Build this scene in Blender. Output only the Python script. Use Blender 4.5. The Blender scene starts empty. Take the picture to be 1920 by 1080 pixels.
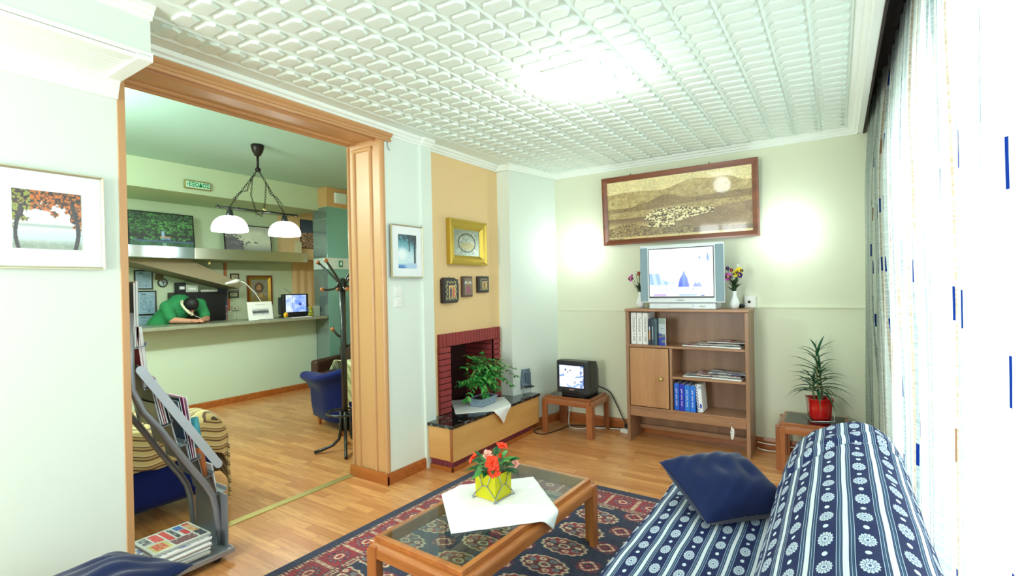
import bpy, math, random
import numpy as np
from mathutils import Vector, Matrix, Euler

SC = bpy.context.scene
COL = SC.collection
rnd = random.Random(7)
PI = math.pi

# ------------------------------------------------------------------ camera
def setup_camera():
    vy = (1570.0, 525.0); vx = (-472.0, 567.0)           # vanishing points of the room's two horizontal axes
    cx, cy = 960.0, 540.0
    f = math.sqrt(-((vy[0]-cx)*(vx[0]-cx) + (vy[1]-cy)*(vx[1]-cy)))
    dY = Vector((vy[0]-cx, -(vy[1]-cy), -f)).normalized()
    dX = -Vector((vx[0]-cx, -(vx[1]-cy), -f)).normalized()
    dX = (dX - dY*dX.dot(dY)).normalized()
    dZ = dX.cross(dY)
    rot = Matrix((dX, dY, dZ))                            # rows: world axes in camera space -> camera-to-world
    cam = bpy.data.cameras.new('camera'); ob = bpy.data.objects.new('camera', cam); COL.objects.link(ob)
    ob.matrix_world = Matrix.Translation((0, 0, 1.45)) @ rot.to_4x4()
    cam.sensor_width = 36.0; cam.lens = f/1920.0*36.0
    cam.clip_start = 0.02
    SC.camera = ob
setup_camera()

# ------------------------------------------------------------------ view, world, big lights
SC.view_settings.view_transform = 'Standard'
SC.view_settings.look = 'None'
SC.view_settings.gamma = 1.0
SC.view_settings.use_curve_mapping = False
SC.view_settings.exposure = 0.68
SC.cycles.max_bounces = 8
SC.cycles.diffuse_bounces = 5
SC.cycles.transparent_max_bounces = 16
SC.cycles.sample_clamp_indirect = 6.0
SC.cycles.caustics_reflective = False
SC.cycles.caustics_refractive = False

W = bpy.data.worlds.new('sky'); SC.world = W; W.use_nodes = True
_bg = W.node_tree.nodes['Background']
_bg.inputs[0].default_value = (0.86, 0.95, 1.0, 1); _bg.inputs[1].default_value = 1.0

def area(name, loc, target, sx, sy, power, col=(1, 1, 1)):
    L = bpy.data.lights.new(name, 'AREA'); L.shape = 'RECTANGLE'; L.size = sx; L.size_y = sy
    L.energy = power; L.color = col
    o = bpy.data.objects.new(name, L); COL.objects.link(o); o.location = loc
    d = Vector(target) - Vector(loc); o.rotation_euler = d.to_track_quat('-Z', 'Y').to_euler()
    return o
area('daylight_side_window', (1.0, 1.7, 1.35), (-1, 1.7, 1.2), 4.4, 2.4, 125, (0.93, 0.98, 1.0))
area('added_front_light', (-2.0, -1.75, 1.45), (-1.7, 2.0, 1.35), 0.9, 1.1, 60, (1.0, 0.985, 0.95))  # added light behind the camera, standing in for a flash
def point(name, loc, power, r=0.06, col=(1, 1, 1)):
    L = bpy.data.lights.new(name, 'POINT'); L.energy = power; L.shadow_soft_size = r; L.color = col
    o = bpy.data.objects.new(name, L); COL.objects.link(o); o.location = loc
    return o

# ------------------------------------------------------------------ colour and node helpers
def lin(c):
    return tuple((x/12.92 if x <= 0.04045 else ((x+0.055)/1.055)**2.4) for x in c)
def rgb(r, g, b):
    return lin((r/255, g/255, b/255)) + (1.0,)
def srgb2lin(a):
    a = np.clip(a, 0, 1)
    return np.where(a <= 0.04045, a/12.92, ((a+0.055)/1.055)**2.4)

class NT:
    def __init__(s, mat):
        s.t = mat.node_tree; s.n = s.t.nodes; s.l = s.t.links
    def new(s, typ, **kw):
        n = s.n.new(typ)
        for k, v in kw.items(): setattr(n, k, v)
        return n
    def put(s, sock, v):
        if isinstance(v, X): v = v.s
        if hasattr(v, 'is_linked'): s.l.new(v, sock)
        else: sock.default_value = v
    def math(s, op, *a):
        n = s.new('ShaderNodeMath', operation=op)
        for i, v in enumerate(a): s.put(n.inputs[i], v)
        return X(s, n.outputs[0])
    def mix(s, f, a, b):
        n = s.new('ShaderNodeMix', data_type='RGBA')
        s.put(n.inputs[0], f); s.put(n.inputs[6], a); s.put(n.inputs[7], b)
        return n.outputs[2]
    def coord(s, which='Object'):
        c = s.new('ShaderNodeTexCoord'); sp = s.new('ShaderNodeSeparateXYZ')
        s.l.new(c.outputs[which], sp.inputs[0])
        return [X(s, sp.outputs[i]) for i in range(3)] + [c.outputs[which]]
    def vec(s, x, y, z):
        n = s.new('ShaderNodeCombineXYZ')
        for i, v in enumerate((x, y, z)): s.put(n.inputs[i], v)
        return n.outputs[0]
    def noise(s, vec, scale=5.0, detail=3.0, rough=0.55):
        n = s.new('ShaderNodeTexNoise'); s.l.new(vec, n.inputs['Vector'])
        n.inputs['Scale'].default_value = scale; n.inputs['Detail'].default_value = detail; n.inputs['Roughness'].default_value = rough
        return X(s, n.outputs[0])
    def white(s, vec):
        n = s.new('ShaderNodeTexWhiteNoise', noise_dimensions='3D'); s.l.new(vec, n.inputs['Vector'])
        return X(s, n.outputs['Value'])
    def bump(s, h, strength=0.3, dist=0.01):
        n = s.new('ShaderNodeBump'); n.inputs['Strength'].default_value = strength; n.inputs['Distance'].default_value = dist
        s.put(n.inputs['Height'], h); return n.outputs[0]

class X:
    def __init__(s, nt, sock): s.nt, s.s = nt, sock
    def _o(s, op, *a): return s.nt.math(op, s, *a)
    def __add__(s, o): return s._o('ADD', o)
    __radd__ = __add__
    def __sub__(s, o): return s._o('SUBTRACT', o)
    def __rsub__(s, o): return s.nt.math('SUBTRACT', o, s)
    def __mul__(s, o): return s._o('MULTIPLY', o)
    __rmul__ = __mul__
    def __truediv__(s, o): return s._o('DIVIDE', o)
    def lt(s, o): return s._o('LESS_THAN', o)
    def gt(s, o): return s._o('GREATER_THAN', o)
    def fract(s): return s._o('FRACT')
    def floor(s): return s._o('FLOOR')
    def abs(s): return s._o('ABSOLUTE')
    def pow(s, o): return s._o('POWER', o)

def base_mat(name, rough=0.5, metal=0.0, spec=0.5):
    m = bpy.data.materials.new(name); m.use_nodes = True
    nt = NT(m); b = m.node_tree.nodes['Principled BSDF']
    b.inputs['Roughness'].default_value = rough; b.inputs['Metallic'].default_value = metal
    b.inputs['Specular IOR Level'].default_value = spec
    return m, nt, b

def mat(name, c, rough=0.5, metal=0.0, var=0.05, scale=14.0, bump=0.0, spec=0.5, coat=0.0, sheen=0.0):
    """plain surface with a slight procedural mottling"""
    m, nt, b = base_mat(name, rough, metal, spec)
    x, y, z, v = nt.coord('Object')
    n = nt.noise(v, scale, 4)
    c = rgb(*c)
    lo = tuple(k*(1-var) for k in c[:3]) + (1,); hi = tuple(min(1, k*(1+var)) for k in c[:3]) + (1,)
    nt.put(b.inputs['Base Color'], nt.mix(n, lo, hi))
    if bump: nt.put(b.inputs['Normal'], nt.bump(nt.noise(v, scale*8, 3), bump, 0.004))
    if coat: b.inputs['Coat Weight'].default_value = coat; b.inputs['Coat Roughness'].default_value = 0.15
    if sheen:
        b.inputs['Sheen Weight'].default_value = sheen; b.inputs['Sheen Roughness'].default_value = 0.4
    return m

def wood(name, c1, c2, axis='X', scale=6.0, rough=0.4, coat=0.15, stripe=0.0):
    m, nt, b = base_mat(name, rough)
    x, y, z, v = nt.coord('Object')
    s = {'X': (0.12, 1, 1), 'Y': (1, 0.12, 1), 'Z': (1, 1, 0.1)}[axis]
    vv = nt.vec(x*s[0], y*s[1], z*s[2])
    n = nt.noise(vv, scale*3, 5, 0.6)
    n2 = nt.noise(vv, scale*22, 2)
    f = (n*1.6 - 0.35 + (n2 - 0.5)*0.5)
    f = nt.math('MINIMUM', nt.math('MAXIMUM', f, 0.0), 1.0)
    col = nt.mix(f, rgb(*c1), rgb(*c2))
    if stripe:
        a = {'X': z, 'Y': x, 'Z': x + y}[axis]
        w = nt.white(nt.vec((a/stripe).floor(), 0.0, 0.0))
        col = nt.mix(w*0.45, col, rgb(*c1))
    nt.put(b.inputs['Base Color'], col)
    b.inputs['Coat Weight'].default_value = coat; b.inputs['Coat Roughness'].default_value = 0.2
    return m

def glow(name, c, strength):
    m, nt, b = base_mat(name, 0.3)
    x, y, z, v = nt.coord('Object')
    n = nt.noise(v, 6.0)
    nt.put(b.inputs['Base Color'], nt.mix(n, rgb(*c), rgb(*[min(255, k+6) for k in c])))
    b.inputs['Emission Color'].default_value = rgb(*c); b.inputs['Emission Strength'].default_value = strength
    return m

def glass(name, c=(255, 255, 255), gloss=0.12, rough=0.02, tint=0.0):
    """thin pane: see-through with a mirror component"""
    m = bpy.data.materials.new(name); m.use_nodes = True; nt = NT(m); nt.n.clear()
    out = nt.new('ShaderNodeOutputMaterial'); t = nt.new('ShaderNodeBsdfTransparent'); g = nt.new('ShaderNodeBsdfGlossy')
    x, y, z, v = nt.coord('Object')
    n = nt.noise(v, 3.0)
    lo = rgb(*c); hi = tuple(min(1, k*1.02) for k in lo[:3]) + (1,)
    nt.put(t.inputs[0], nt.mix(n, lo, hi))
    g.inputs['Roughness'].default_value = rough
    fr = nt.new('ShaderNodeFresnel'); fr.inputs[0].default_value = 1.5
    geo = nt.new('ShaderNodeNewGeometry')
    f = (X(nt, fr.outputs[0]) + gloss)*(1.0 - X(nt, geo.outputs['Backfacing']))
    mx = nt.new('ShaderNodeMixShader'); nt.put(mx.inputs[0], f)
    nt.l.new(t.outputs[0], mx.inputs[1]); nt.l.new(g.outputs[0], mx.inputs[2]); nt.l.new(mx.outputs[0], out.inputs[0])
    return m

def paint_mat(name, rough=0.6, emit=0.0, coat=0.0, metal=0.0):
    """reads the surface's own printed colours"""
    m, nt, b = base_mat(name, rough, metal)
    a = nt.new('ShaderNodeAttribute'); a.attribute_name = 'print'
    x, y, z, v = nt.coord('Object')
    n = nt.noise(v, 60.0)
    col = nt.mix(n*0.08, a.outputs['Color'], (1, 1, 1, 1))
    nt.put(b.inputs['Base Color'], nt.mix(0.9, col, (0.01, 0.01, 0.012, 1)) if emit else col)
    if emit:
        nt.l.new(a.outputs['Color'], b.inputs['Emission Color']); b.inputs['Emission Strength'].default_value = emit
    if coat: b.inputs['Coat Weight'].default_value = coat; b.inputs['Coat Roughness'].default_value = 0.05
    return m

# ------------------------------------------------------------------ mesh builder
class MB:
    def __init__(s): s.v = []; s.f = []; s.m = []; s.uv = None; s.smooth = []
    def add(s, vs, fs, m=0, sm=False):
        o = len(s.v); s.v.extend([tuple(p) for p in vs])
        for f in fs: s.f.append(tuple(i+o for i in f)); s.m.append(m); s.smooth.append(sm)
        return s
    def box(s, x0, y0, z0, x1, y1, z1, m=0, M=None):
        vs = [(x, y, z) for z in (z0, z1) for y in (y0, y1) for x in (x0, x1)]
        if M is not None: vs = [M @ Vector(p) for p in vs]
        return s.add(vs, [(0, 2, 3, 1), (4, 5, 7, 6), (0, 1, 5, 4), (2, 6, 7, 3), (0, 4, 6, 2), (1, 3, 7, 5)], m)
    def cbox(s, c, d, m=0, M=None):
        return s.box(c[0]-d[0]/2, c[1]-d[1]/2, c[2]-d[2]/2, c[0]+d[0]/2, c[1]+d[1]/2, c[2]+d[2]/2, m, M)
    def prism(s, poly, axis, a, b, m=0, M=None, sm=False):
        def P(p, t):
            q = {'x': (t, p[0], p[1]), 'y': (p[0], t, p[1]), 'z': (p[0], p[1], t)}[axis]
            return M @ Vector(q) if M is not None else q
        n = len(poly); vs = [P(p, a) for p in poly] + [P(p, b) for p in poly]
        o = len(s.v); s.v.extend([tuple(p) for p in vs])
        area2 = sum(poly[i][0]*poly[(i+1) % n][1] - poly[(i+1) % n][0]*poly[i][1] for i in range(n))
        flip = (area2 > 0) ^ (axis == 'y') ^ (b < a)
        for i in range(n):
            j = (i+1) % n
            q = (i, j, n+j, n+i)
            s.f.append(tuple(k+o for k in (q if flip else q[::-1]))); s.m.append(m); s.smooth.append(sm)
        c0 = tuple(range(n)); c1 = tuple(range(n, 2*n))
        s.f.append(tuple(k+o for k in (c0[::-1] if flip else c0))); s.f.append(tuple(k+o for k in (c1 if flip else c1[::-1])))
        s.m += [m, m]; s.smooth += [False, False]
        return s
    def tube(s, pts, r, n=8, m=0, cap=True, sm=True):
        pts = [Vector(p) for p in pts]; k = len(pts)
        rs = r if isinstance(r, (list, tuple)) else [r]*k
        rings = []; up = None
        for i in range(k):
            t = (pts[min(i+1, k-1)] - pts[max(i-1, 0)])
            if t.length < 1e-9: t = Vector((0, 0, 1))
            t.normalize()
            if up is None:
                up = Vector((0, 0, 1)) if abs(t.z) < 0.9 else Vector((1, 0, 0))
            a = t.cross(up)
            if a.length < 1e-6: a = t.cross(Vector((0, 1, 0)))
            a.normalize(); b = a.cross(t).normalized(); up = b
            rings.append([pts[i] + (a*math.cos(2*PI*j/n) + b*math.sin(2*PI*j/n))*rs[i] for j in range(n)])
        o = len(s.v)
        for rg in rings: s.v.extend([tuple(p) for p in rg])
        for i in range(k-1):
            for j in range(n):
                j2 = (j+1) % n
                s.f.append((o+i*n+j, o+i*n+j2, o+(i+1)*n+j2, o+(i+1)*n+j)); s.m.append(m); s.smooth.append(sm)
        if cap:
            s.f.append(tuple(o+j for j in range(n))[::-1]); s.f.append(tuple(o+(k-1)*n+j for j in range(n))); s.m += [m, m]; s.smooth += [False, False]
        return s
    def lathe(s, prof, n=20, c=(0, 0, 0), m=0, sm=True, M=None):
        o = len(s.v); k = len(prof)
        for r, z in prof:
            for j in range(n):
                p = Vector((c[0]+r*math.cos(2*PI*j/n), c[1]+r*math.sin(2*PI*j/n), c[2]+z))
                if M is not None: p = M @ p
                s.v.append(tuple(p))
        for i in range(k-1):
            for j in range(n):
                j2 = (j+1) % n
                s.f.append((o+i*n+j, o+i*n+j2, o+(i+1)*n+j2, o+(i+1)*n+j)); s.m.append(m); s.smooth.append(sm)
        if prof[0][0] > 1e-5: s.f.append(tuple(o+j for j in range(n))[::-1]); s.m.append(m); s.smooth.append(False)
        if prof[-1][0] > 1e-5: s.f.append(tuple(o+(k-1)*n+j for j in range(n))); s.m.append(m); s.smooth.append(False)
        return s
    def ball(s, c, r, n=12, k=8, m=0, M=None):
        r = r if isinstance(r, (list, tuple)) else (r, r, r)
        o = len(s.v)
        for i in range(k+1):
            th = PI*i/k
            for j in range(n):
                ph = 2*PI*j/n
                p = Vector((r[0]*math.sin(th)*math.cos(ph), r[1]*math.sin(th)*math.sin(ph), -r[2]*math.cos(th)))
                if M is not None: p = M @ p
                s.v.append((c[0]+p.x, c[1]+p.y, c[2]+p.z))
        for i in range(k):
            for j in range(n):
                j2 = (j+1) % n
                s.f.append((o+i*n+j, o+i*n+j2, o+(i+1)*n+j2, o+(i+1)*n+j)); s.m.append(m); s.smooth.append(True)
        return s
    def grid(s, fn, nu, nv, m=0, sm=True, wrap=False):
        o = len(s.v)
        for i in range(nv+1):
            for j in range(nu+1):
                s.v.append(tuple(fn(j/nu, i/nv)))
        w = nu+1
        for i in range(nv):
            for j in range(nu):
                s.f.append((o+i*w+j, o+i*w+j+1, o+(i+1)*w+j+1, o+(i+1)*w+j)); s.m.append(m); s.smooth.append(sm)
        return s
    def leaf(s, base, d, L, w, droop=0.3, up=(0, 0, 1), n=4, m=0, fold=0.25, tip=1.0):
        d = Vector(d).normalized(); up = Vector(up)
        side = d.cross(up)
        if side.length < 1e-4: side = Vector((1, 0, 0))
        side.normalize(); nor = side.cross(d).normalized()
        o = len(s.v); base = Vector(base)
        for i in range(n+1):
            t = i/n
            p = base + d*(L*t*(1-0.15*droop*t)) - Vector((0, 0, 1))*(droop*L*t*t)
            ww = w*math.sin(PI*min(1, (0.08+0.92*t)**0.75*tip))*0.5 if i < n else w*0.02
            s.v.append(tuple(p - side*ww + nor*fold*ww)); s.v.append(tuple(p)); s.v.append(tuple(p + side*ww + nor*fold*ww))
        for i in range(n):
            a = o+3*i
            s.f.append((a, a+1, a+4, a+3)); s.f.append((a+1, a+2, a+5, a+4)); s.m += [m, m]; s.smooth += [True, True]
        return s
    def mesh(s, name):
        me = bpy.data.meshes.new(name); me.from_pydata(s.v, [], s.f)
        me.polygons.foreach_set('material_index', s.m)
        me.polygons.foreach_set('use_smooth', s.smooth)
        if s.uv is not None:
            u = me.uv_layers.new(name='uv'); idx = np.zeros(len(me.loops), dtype=np.int32); me.loops.foreach_get('vertex_index', idx)
            u.data.foreach_set('uv', np.asarray(s.uv, dtype=np.float32)[idx].ravel())
        me.update(); return me
    def build(s, name, mats, parent=None, bevel=0.0, seg=2, loc=None):
        me = s.mesh(name)
        for m in (mats if isinstance(mats, (list, tuple)) else [mats]): me.materials.append(m)
        o = bpy.data.objects.new(name, me); COL.objects.link(o)
        if parent is not None: o.parent = parent
        if loc is not None: o.location = loc
        if bevel:
            b = o.modifiers.new('bevel', 'BEVEL'); b.width = bevel; b.segments = seg; b.limit_method = 'ANGLE'; b.angle_limit = math.radians(40)
        return o

def tag(o, label=None, cat=None, group=None, kind=None):
    if label: o['label'] = label
    if cat: o['category'] = cat
    if group: o['group'] = group
    if kind: o['kind'] = kind
    return o
def thing(name, label, cat, loc=(0, 0, 0), rz=0.0, group=None):
    o = bpy.data.objects.new(name, None); COL.objects.link(o); o.empty_display_size = 0.1
    o.location = loc; o.rotation_euler = (0, 0, rz)
    return tag(o, label, cat, group)
def struct(name, mb, m, bevel=0.0):
    return tag(mb.build(name, m, None, bevel), kind='structure')
def copy_tree(o, parent=None):
    c = o.copy(); COL.objects.link(c)
    if parent is not None: c.parent = parent
    for ch in [k for k in bpy.data.objects if k.parent == o]: copy_tree(ch, c)
    return c
def part_label(o, s): o['label'] = s; return o

def text(name, body, size, m, parent, loc, rot=(PI/2, 0, 0), align='CENTER', extrude=0.0004, sx=1.0, bold=0.0):
    cu = bpy.data.curves.new(name, 'FONT'); cu.body = body; cu.size = size; cu.align_x = align; cu.align_y = 'CENTER'; cu.extrude = extrude
    cu.resolution_u = 2; cu.offset = bold
    t = bpy.data.objects.new(name + '_curve', cu); COL.objects.link(t)
    dg = bpy.context.evaluated_depsgraph_get(); me = bpy.data.meshes.new_from_object(t.evaluated_get(dg))
    bpy.data.objects.remove(t); bpy.data.curves.remove(cu)
    me.materials.clear(); me.materials.append(m); me.name = name
    o = bpy.data.objects.new(name, me); COL.objects.link(o); o.parent = parent; o.location = loc; o.rotation_euler = rot; o.scale = (sx, 1, 1)
    return o

# ---- numpy noise for printed pictures
def _hash(i, j, seed):
    n = (i.astype(np.int64)*374761393 + j.astype(np.int64)*668265263 + seed*974634777) & 0xffffffff
    n = ((n ^ (n >> 13))*1274126177) & 0xffffffff
    return ((n ^ (n >> 16)) & 0xffff)/65535.0
def vn(x, y, seed=0):
    i = np.floor(x); j = np.floor(y); u = x-i; v = y-j; u = u*u*(3-2*u); v = v*v*(3-2*v)
    a = _hash(i, j, seed); b = _hash(i+1, j, seed); c = _hash(i, j+1, seed); d = _hash(i+1, j+1, seed)
    return (a*(1-u)+b*u)*(1-v) + (c*(1-u)+d*u)*v
def fbm(x, y, seed=0, o=4):
    r = 0; a = 0.5; t = 0
    for k in range(o): r = r + a*vn(x*2**k, y*2**k, seed+k*17); t += a; a *= 0.5
    return r/t
def ss(a, b, x):
    t = np.clip((x-a)/(b-a), 0, 1); return t*t*(3-2*t)
def C(*c): return np.array(c, float)/255.0
def lerp(a, b, t): return a + (b-a)*np.asarray(t)[..., None]

def printed(name, parent, w, h, fn, m, nx=80, ny=60, loc=(0, 0, 0), curve=0.0, plane='xz'):
    """flat printed sheet in the parent's xz plane facing -y (or xy plane facing +z); fn gives sRGB for u,v arrays"""
    U, V = np.meshgrid(np.linspace(0, 1, nx+1), np.linspace(0, 1, ny+1))
    col = srgb2lin(np.asarray(fn(U.ravel(), V.ravel()), float))
    x = (U.ravel()-0.5)*w; z = (V.ravel()-0.5)*h
    dep = -curve*(1-(2*U.ravel()-1)**2)*(1-(2*V.ravel()-1)**2)
    co = np.stack([x, dep, z], 1) if plane == 'xz' else np.stack([x, z, -dep], 1)
    me = bpy.data.meshes.new(name)
    wv = nx+1
    faces = [(i*wv+j, i*wv+j+1, (i+1)*wv+j+1, (i+1)*wv+j) for i in range(ny) for j in range(nx)]
    me.from_pydata(co.tolist(), [], faces)
    at = me.attributes.new('print', 'FLOAT_COLOR', 'POINT')
    at.data.foreach_set('color', np.concatenate([col, np.ones((len(col), 1))], 1).astype(np.float32).ravel())
    if curve: me.polygons.foreach_set('use_smooth', [True]*len(faces))
    me.materials.append(m); me.update()
    o = bpy.data.objects.new(name, me); COL.objects.link(o); o.parent = parent; o.location = loc
    return o
# ------------------------------------------------------------------ materials
M = {}
M['wall'] = mat('painted_wall', (226, 237, 228), 0.75, var=0.015, scale=3)
M['wall_back'] = mat('cream_painted_wall', (226, 230, 206), 0.75, var=0.015, scale=3)
M['orange'] = mat('apricot_painted_wall', (238, 205, 152), 0.75, var=0.02, scale=3)
M['casing'] = mat('tan_gloss_paint', (200, 152, 104), 0.4, var=0.03, scale=5)
M['plaster'] = mat('white_plaster', (240, 247, 240), 0.6, var=0.01)
M['tile'] = mat('white_foam_tile', (228, 240, 232), 0.7, var=0.015, bump=0.06)
M['rec_ceiling'] = mat('pale_green_ceiling_paint', (182, 216, 204), 0.7, var=0.02, scale=2)
M['rec_wall'] = mat('pale_green_wall_paint', (202, 216, 182), 0.75, var=0.02, scale=3)
M['rec_wall_peach'] = mat('peach_wall_paint', (232, 200, 150), 0.75, var=0.02, scale=3)
M['counter_wall'] = mat('mint_wall_paint', (204, 224, 204), 0.7, var=0.015, scale=3)
M['baseboard'] = wood('varnished_baseboard', (150, 78, 30), (190, 112, 52), 'X', 5, 0.35, 0.3)
M['black_plastic'] = mat('black_plastic', (26, 27, 30), 0.4, var=0.05)
M['dark_plastic'] = mat('dark_grey_plastic', (52, 55, 60), 0.4)
M['silver_plastic'] = mat('silver_plastic', (216, 224, 230), 0.35, spec=0.6)
M['grey_grille'] = mat('grey_speaker_cloth', (136, 160, 172), 0.7, scale=120, var=0.12)
M['white_plastic'] = mat('white_plastic', (236, 238, 234), 0.4)
M['steel'] = mat('brushed_steel', (176, 180, 184), 0.3, metal=1.0, var=0.06, scale=40)
M['grey_metal'] = mat('grey_painted_metal', (150, 154, 160), 0.38, metal=0.6, var=0.05)
M['dark_metal'] = mat('dark_bronze_metal', (46, 38, 36), 0.4, metal=0.7)
M['black_metal'] = mat('black_lacquered_metal', (24, 25, 27), 0.3, coat=0.3)
M['brass'] = mat('polished_brass', (204, 192, 124), 0.35, metal=0.75)
M['gold'] = mat('gilded_moulding', (206, 176, 78), 0.3, metal=0.75, var=0.1)
M['mahogany'] = wood('reddish_frame_wood', (96, 44, 18), (150, 78, 34), 'X', 5, 0.3, 0.3)
M['table_wood'] = wood('honey_varnished_wood', (158, 84, 36), (206, 132, 66), 'Y', 5, 0.28, 0.4)
M['table_wood_x'] = wood('honey_varnished_wood_crosswise', (158, 84, 36), (206, 132, 66), 'X', 5, 0.28, 0.4)
M['table_wood_z'] = wood('honey_varnished_wood_upright', (150, 78, 34), (200, 124, 62), 'Z', 5, 0.28, 0.4)
M['end_wood'] = wood('brown_varnished_wood', (136, 76, 42), (180, 112, 66), 'X', 5, 0.3, 0.3)
M['end_wood_z'] = wood('brown_varnished_wood_upright', (136, 76, 42), (180, 112, 66), 'Z', 5, 0.3, 0.3)
M['cabinet'] = wood('walnut_laminate', (136, 98, 72), (176, 134, 102), 'Z', 4, 0.4, 0.15, stripe=0.07)
M['cabinet_x'] = wood('walnut_laminate_crosswise', (140, 98, 70), (186, 140, 104), 'X', 4, 0.4, 0.15)
M['cabinet_door'] = wood('striped_walnut_door', (166, 116, 74), (206, 158, 112), 'Z', 4, 0.4, 0.2, stripe=0.06)
M['pine'] = wood('blond_veneer', (206, 152, 82), (232, 186, 116), 'Y', 2.2, 0.4, 0.2)
M['pine_x'] = wood('blond_veneer_end', (206, 152, 82), (232, 186, 116), 'X', 2.2, 0.4, 0.2)
M['navy_velvet'] = mat('navy_velvet', (14, 30, 72), 0.8, var=0.4, scale=9, sheen=0.25, spec=0.2)
M['blue_cloth'] = mat('royal_blue_upholstery', (16, 30, 92), 0.9, var=0.1, scale=30, sheen=0.12, spec=0.2)
M['white_cloth'] = mat('white_linen', (244, 246, 244), 0.85, var=0.02, scale=60)
M['paper'] = mat('white_paper', (238, 240, 238), 0.8, var=0.02)
M['soil'] = mat('potting_soil', (54, 44, 38), 0.95, var=0.4, scale=60, bump=0.4)
M['bark'] = mat('grey_bark', (120, 96, 76), 0.9, var=0.25, scale=40)
M['ink'] = mat('dark_ink', (40, 44, 52), 0.8)
M['skin'] = mat('skin', (214, 150, 124), 0.55, var=0.05, scale=20)
M['hair'] = mat('black_hair', (22, 20, 22), 0.6, var=0.2, scale=60)
M['green_shirt'] = mat('green_cotton_shirt', (42, 132, 78), 0.85, var=0.08, scale=25)
M['trousers'] = mat('dark_trousers', (38, 40, 50), 0.85)
M['mat_card'] = mat('white_picture_mount', (238, 243, 246), 0.7, var=0.01)
M['champagne'] = mat('champagne_metal_frame', (206, 200, 168), 0.35, metal=0.6)
M['black_wood'] = mat('black_frame_wood', (26, 24, 24), 0.4)
M['pane'] = glass('clear_pane', (250, 254, 253), 0.01)
M['table_glass'] = glass('table_glass', (226, 240, 235), 0.05)
M['smoked_glass'] = glass('smoked_table_glass', (120, 122, 108), 0.12)
M['print'] = paint_mat('printed_paper', 0.6)
M['print_glossy'] = paint_mat('glazed_print', 0.4, coat=0.45)
M['screen'] = paint_mat('lit_screen', 0.2, emit=0.72)
M['metal_print'] = paint_mat('embossed_silver', 0.35, metal=0.5)

def parquet():
    m, nt, b = base_mat('strip_parquet', 0.32)
    x, y, z, v = nt.coord('Object')
    row = (y/0.068).floor()
    off = nt.white(nt.vec(row, 3.0, 1.0))
    xx = x/0.46 + off*7.0
    cell = xx.floor()
    r = nt.white(nt.vec(row, cell, 5.0)); r2 = nt.white(nt.vec(row, cell, 9.0))
    fx = xx.fract(); fy = (y/0.068).fract()
    g = nt.math('MAXIMUM', fx.lt(0.006), fy.lt(0.03))
    grain = nt.noise(nt.vec(x*1.6 + r2*31.0, y*16.0 + r2*17.0, 0.0), 2.6, 5, 0.6)
    c = nt.mix(r, rgb(196, 128, 72), rgb(226, 164, 104))
    c = nt.mix(nt.math('MINIMUM', nt.math('MAXIMUM', (grain - 0.42)*2.2, 0.0), 0.55), c, rgb(168, 98, 50))
    c = nt.mix(g*0.45, c, rgb(120, 66, 32))
    nt.put(b.inputs['Base Color'], c)
    nt.put(b.inputs['Roughness'], grain*0.12 + 0.26)
    b.inputs['Coat Weight'].default_value = 0.25; b.inputs['Coat Roughness'].default_value = 0.18
    return m
M['parquet'] = parquet()

def brick(name, c1, c2):
    m, nt, b = base_mat(name, 0.6)
    x, y, z, v = nt.coord('Object')
    n = nt.noise(v, 30, 4); n2 = nt.noise(v, 5, 2)
    nt.put(b.inputs['Base Color'], nt.mix(n2, nt.mix(n, rgb(*c1), rgb(*c2)), rgb(*c2)))
    nt.put(b.inputs['Normal'], nt.bump(n, 0.5, 0.006)); return m
M['brick'] = brick('red_painted_brick', (128, 40, 44), (160, 62, 62))
M['brick_plinth'] = brick('maroon_painted_brick', (104, 34, 48), (134, 54, 66))
M['mortar'] = mat('maroon_mortar', (84, 24, 28), 0.8)
M['soot'] = mat('sooty_firebox', (58, 22, 22), 0.8, var=0.3, scale=8)

def marble():
    m, nt, b = base_mat('black_veined_marble', 0.12)
    x, y, z, v = nt.coord('Object')
    n = nt.noise(v, 7, 6, 0.7); k = nt.noise(v, 26, 5, 0.7)
    vein = nt.math('MAXIMUM', (n - 0.5).abs()*-18.0 + 0.9, 0.0)*k.gt(0.53)
    nt.put(b.inputs['Base Color'], nt.mix(vein*0.7, rgb(20, 24, 26), rgb(150, 164, 160)))
    b.inputs['Coat Weight'].default_value = 0.4; return m
M['marble'] = marble()

def stone_top():
    m, nt, b = base_mat('grey_green_stone', 0.25)
    x, y, z, v = nt.coord('Object')
    nt.put(b.inputs['Base Color'], nt.mix(nt.noise(v, 60, 4), rgb(120, 124, 104), rgb(168, 172, 150))); return m
M['stone_top'] = stone_top()

def striped(name, axis, cols, period, rough=0.85, shift=0.0):
    """woven cloth with repeating stripes: cols = [(upto, colour)...] over one period"""
    m, nt, b = base_mat(name, rough)
    co = nt.coord('Object'); n = nt.noise(co[3], 40.0)
    a = co[axis] if isinstance(axis, int) else co[0]*axis[0] + co[1]*axis[1] + co[2]*axis[2]
    f = (a/period + shift + n*0.02).fract()
    c = rgb(*cols[-1][1])
    for up, k in reversed(cols[:-1]): c = nt.mix(f.lt(up), c, rgb(*k))
    nt.put(b.inputs['Base Color'], c); b.inputs['Sheen Weight'].default_value = 0.2
    return m
M['throw'] = striped('tan_striped_throw', (1.0, 0.12, 1.0), [(0.35, (204, 178, 120)), (0.5, (96, 62, 36)), (0.72, (184, 152, 96)), (0.8, (60, 40, 28)), (1, (214, 190, 136))], 0.06)
M['throw_green'] = striped('green_cream_striped_throw', (0.35, 0.9, 0.45), [(0.45, (206, 206, 160)), (0.55, (70, 84, 70)), (0.75, (190, 190, 140)), (0.83, (120, 84, 60)), (1, (214, 212, 170))], 0.055)

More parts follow.
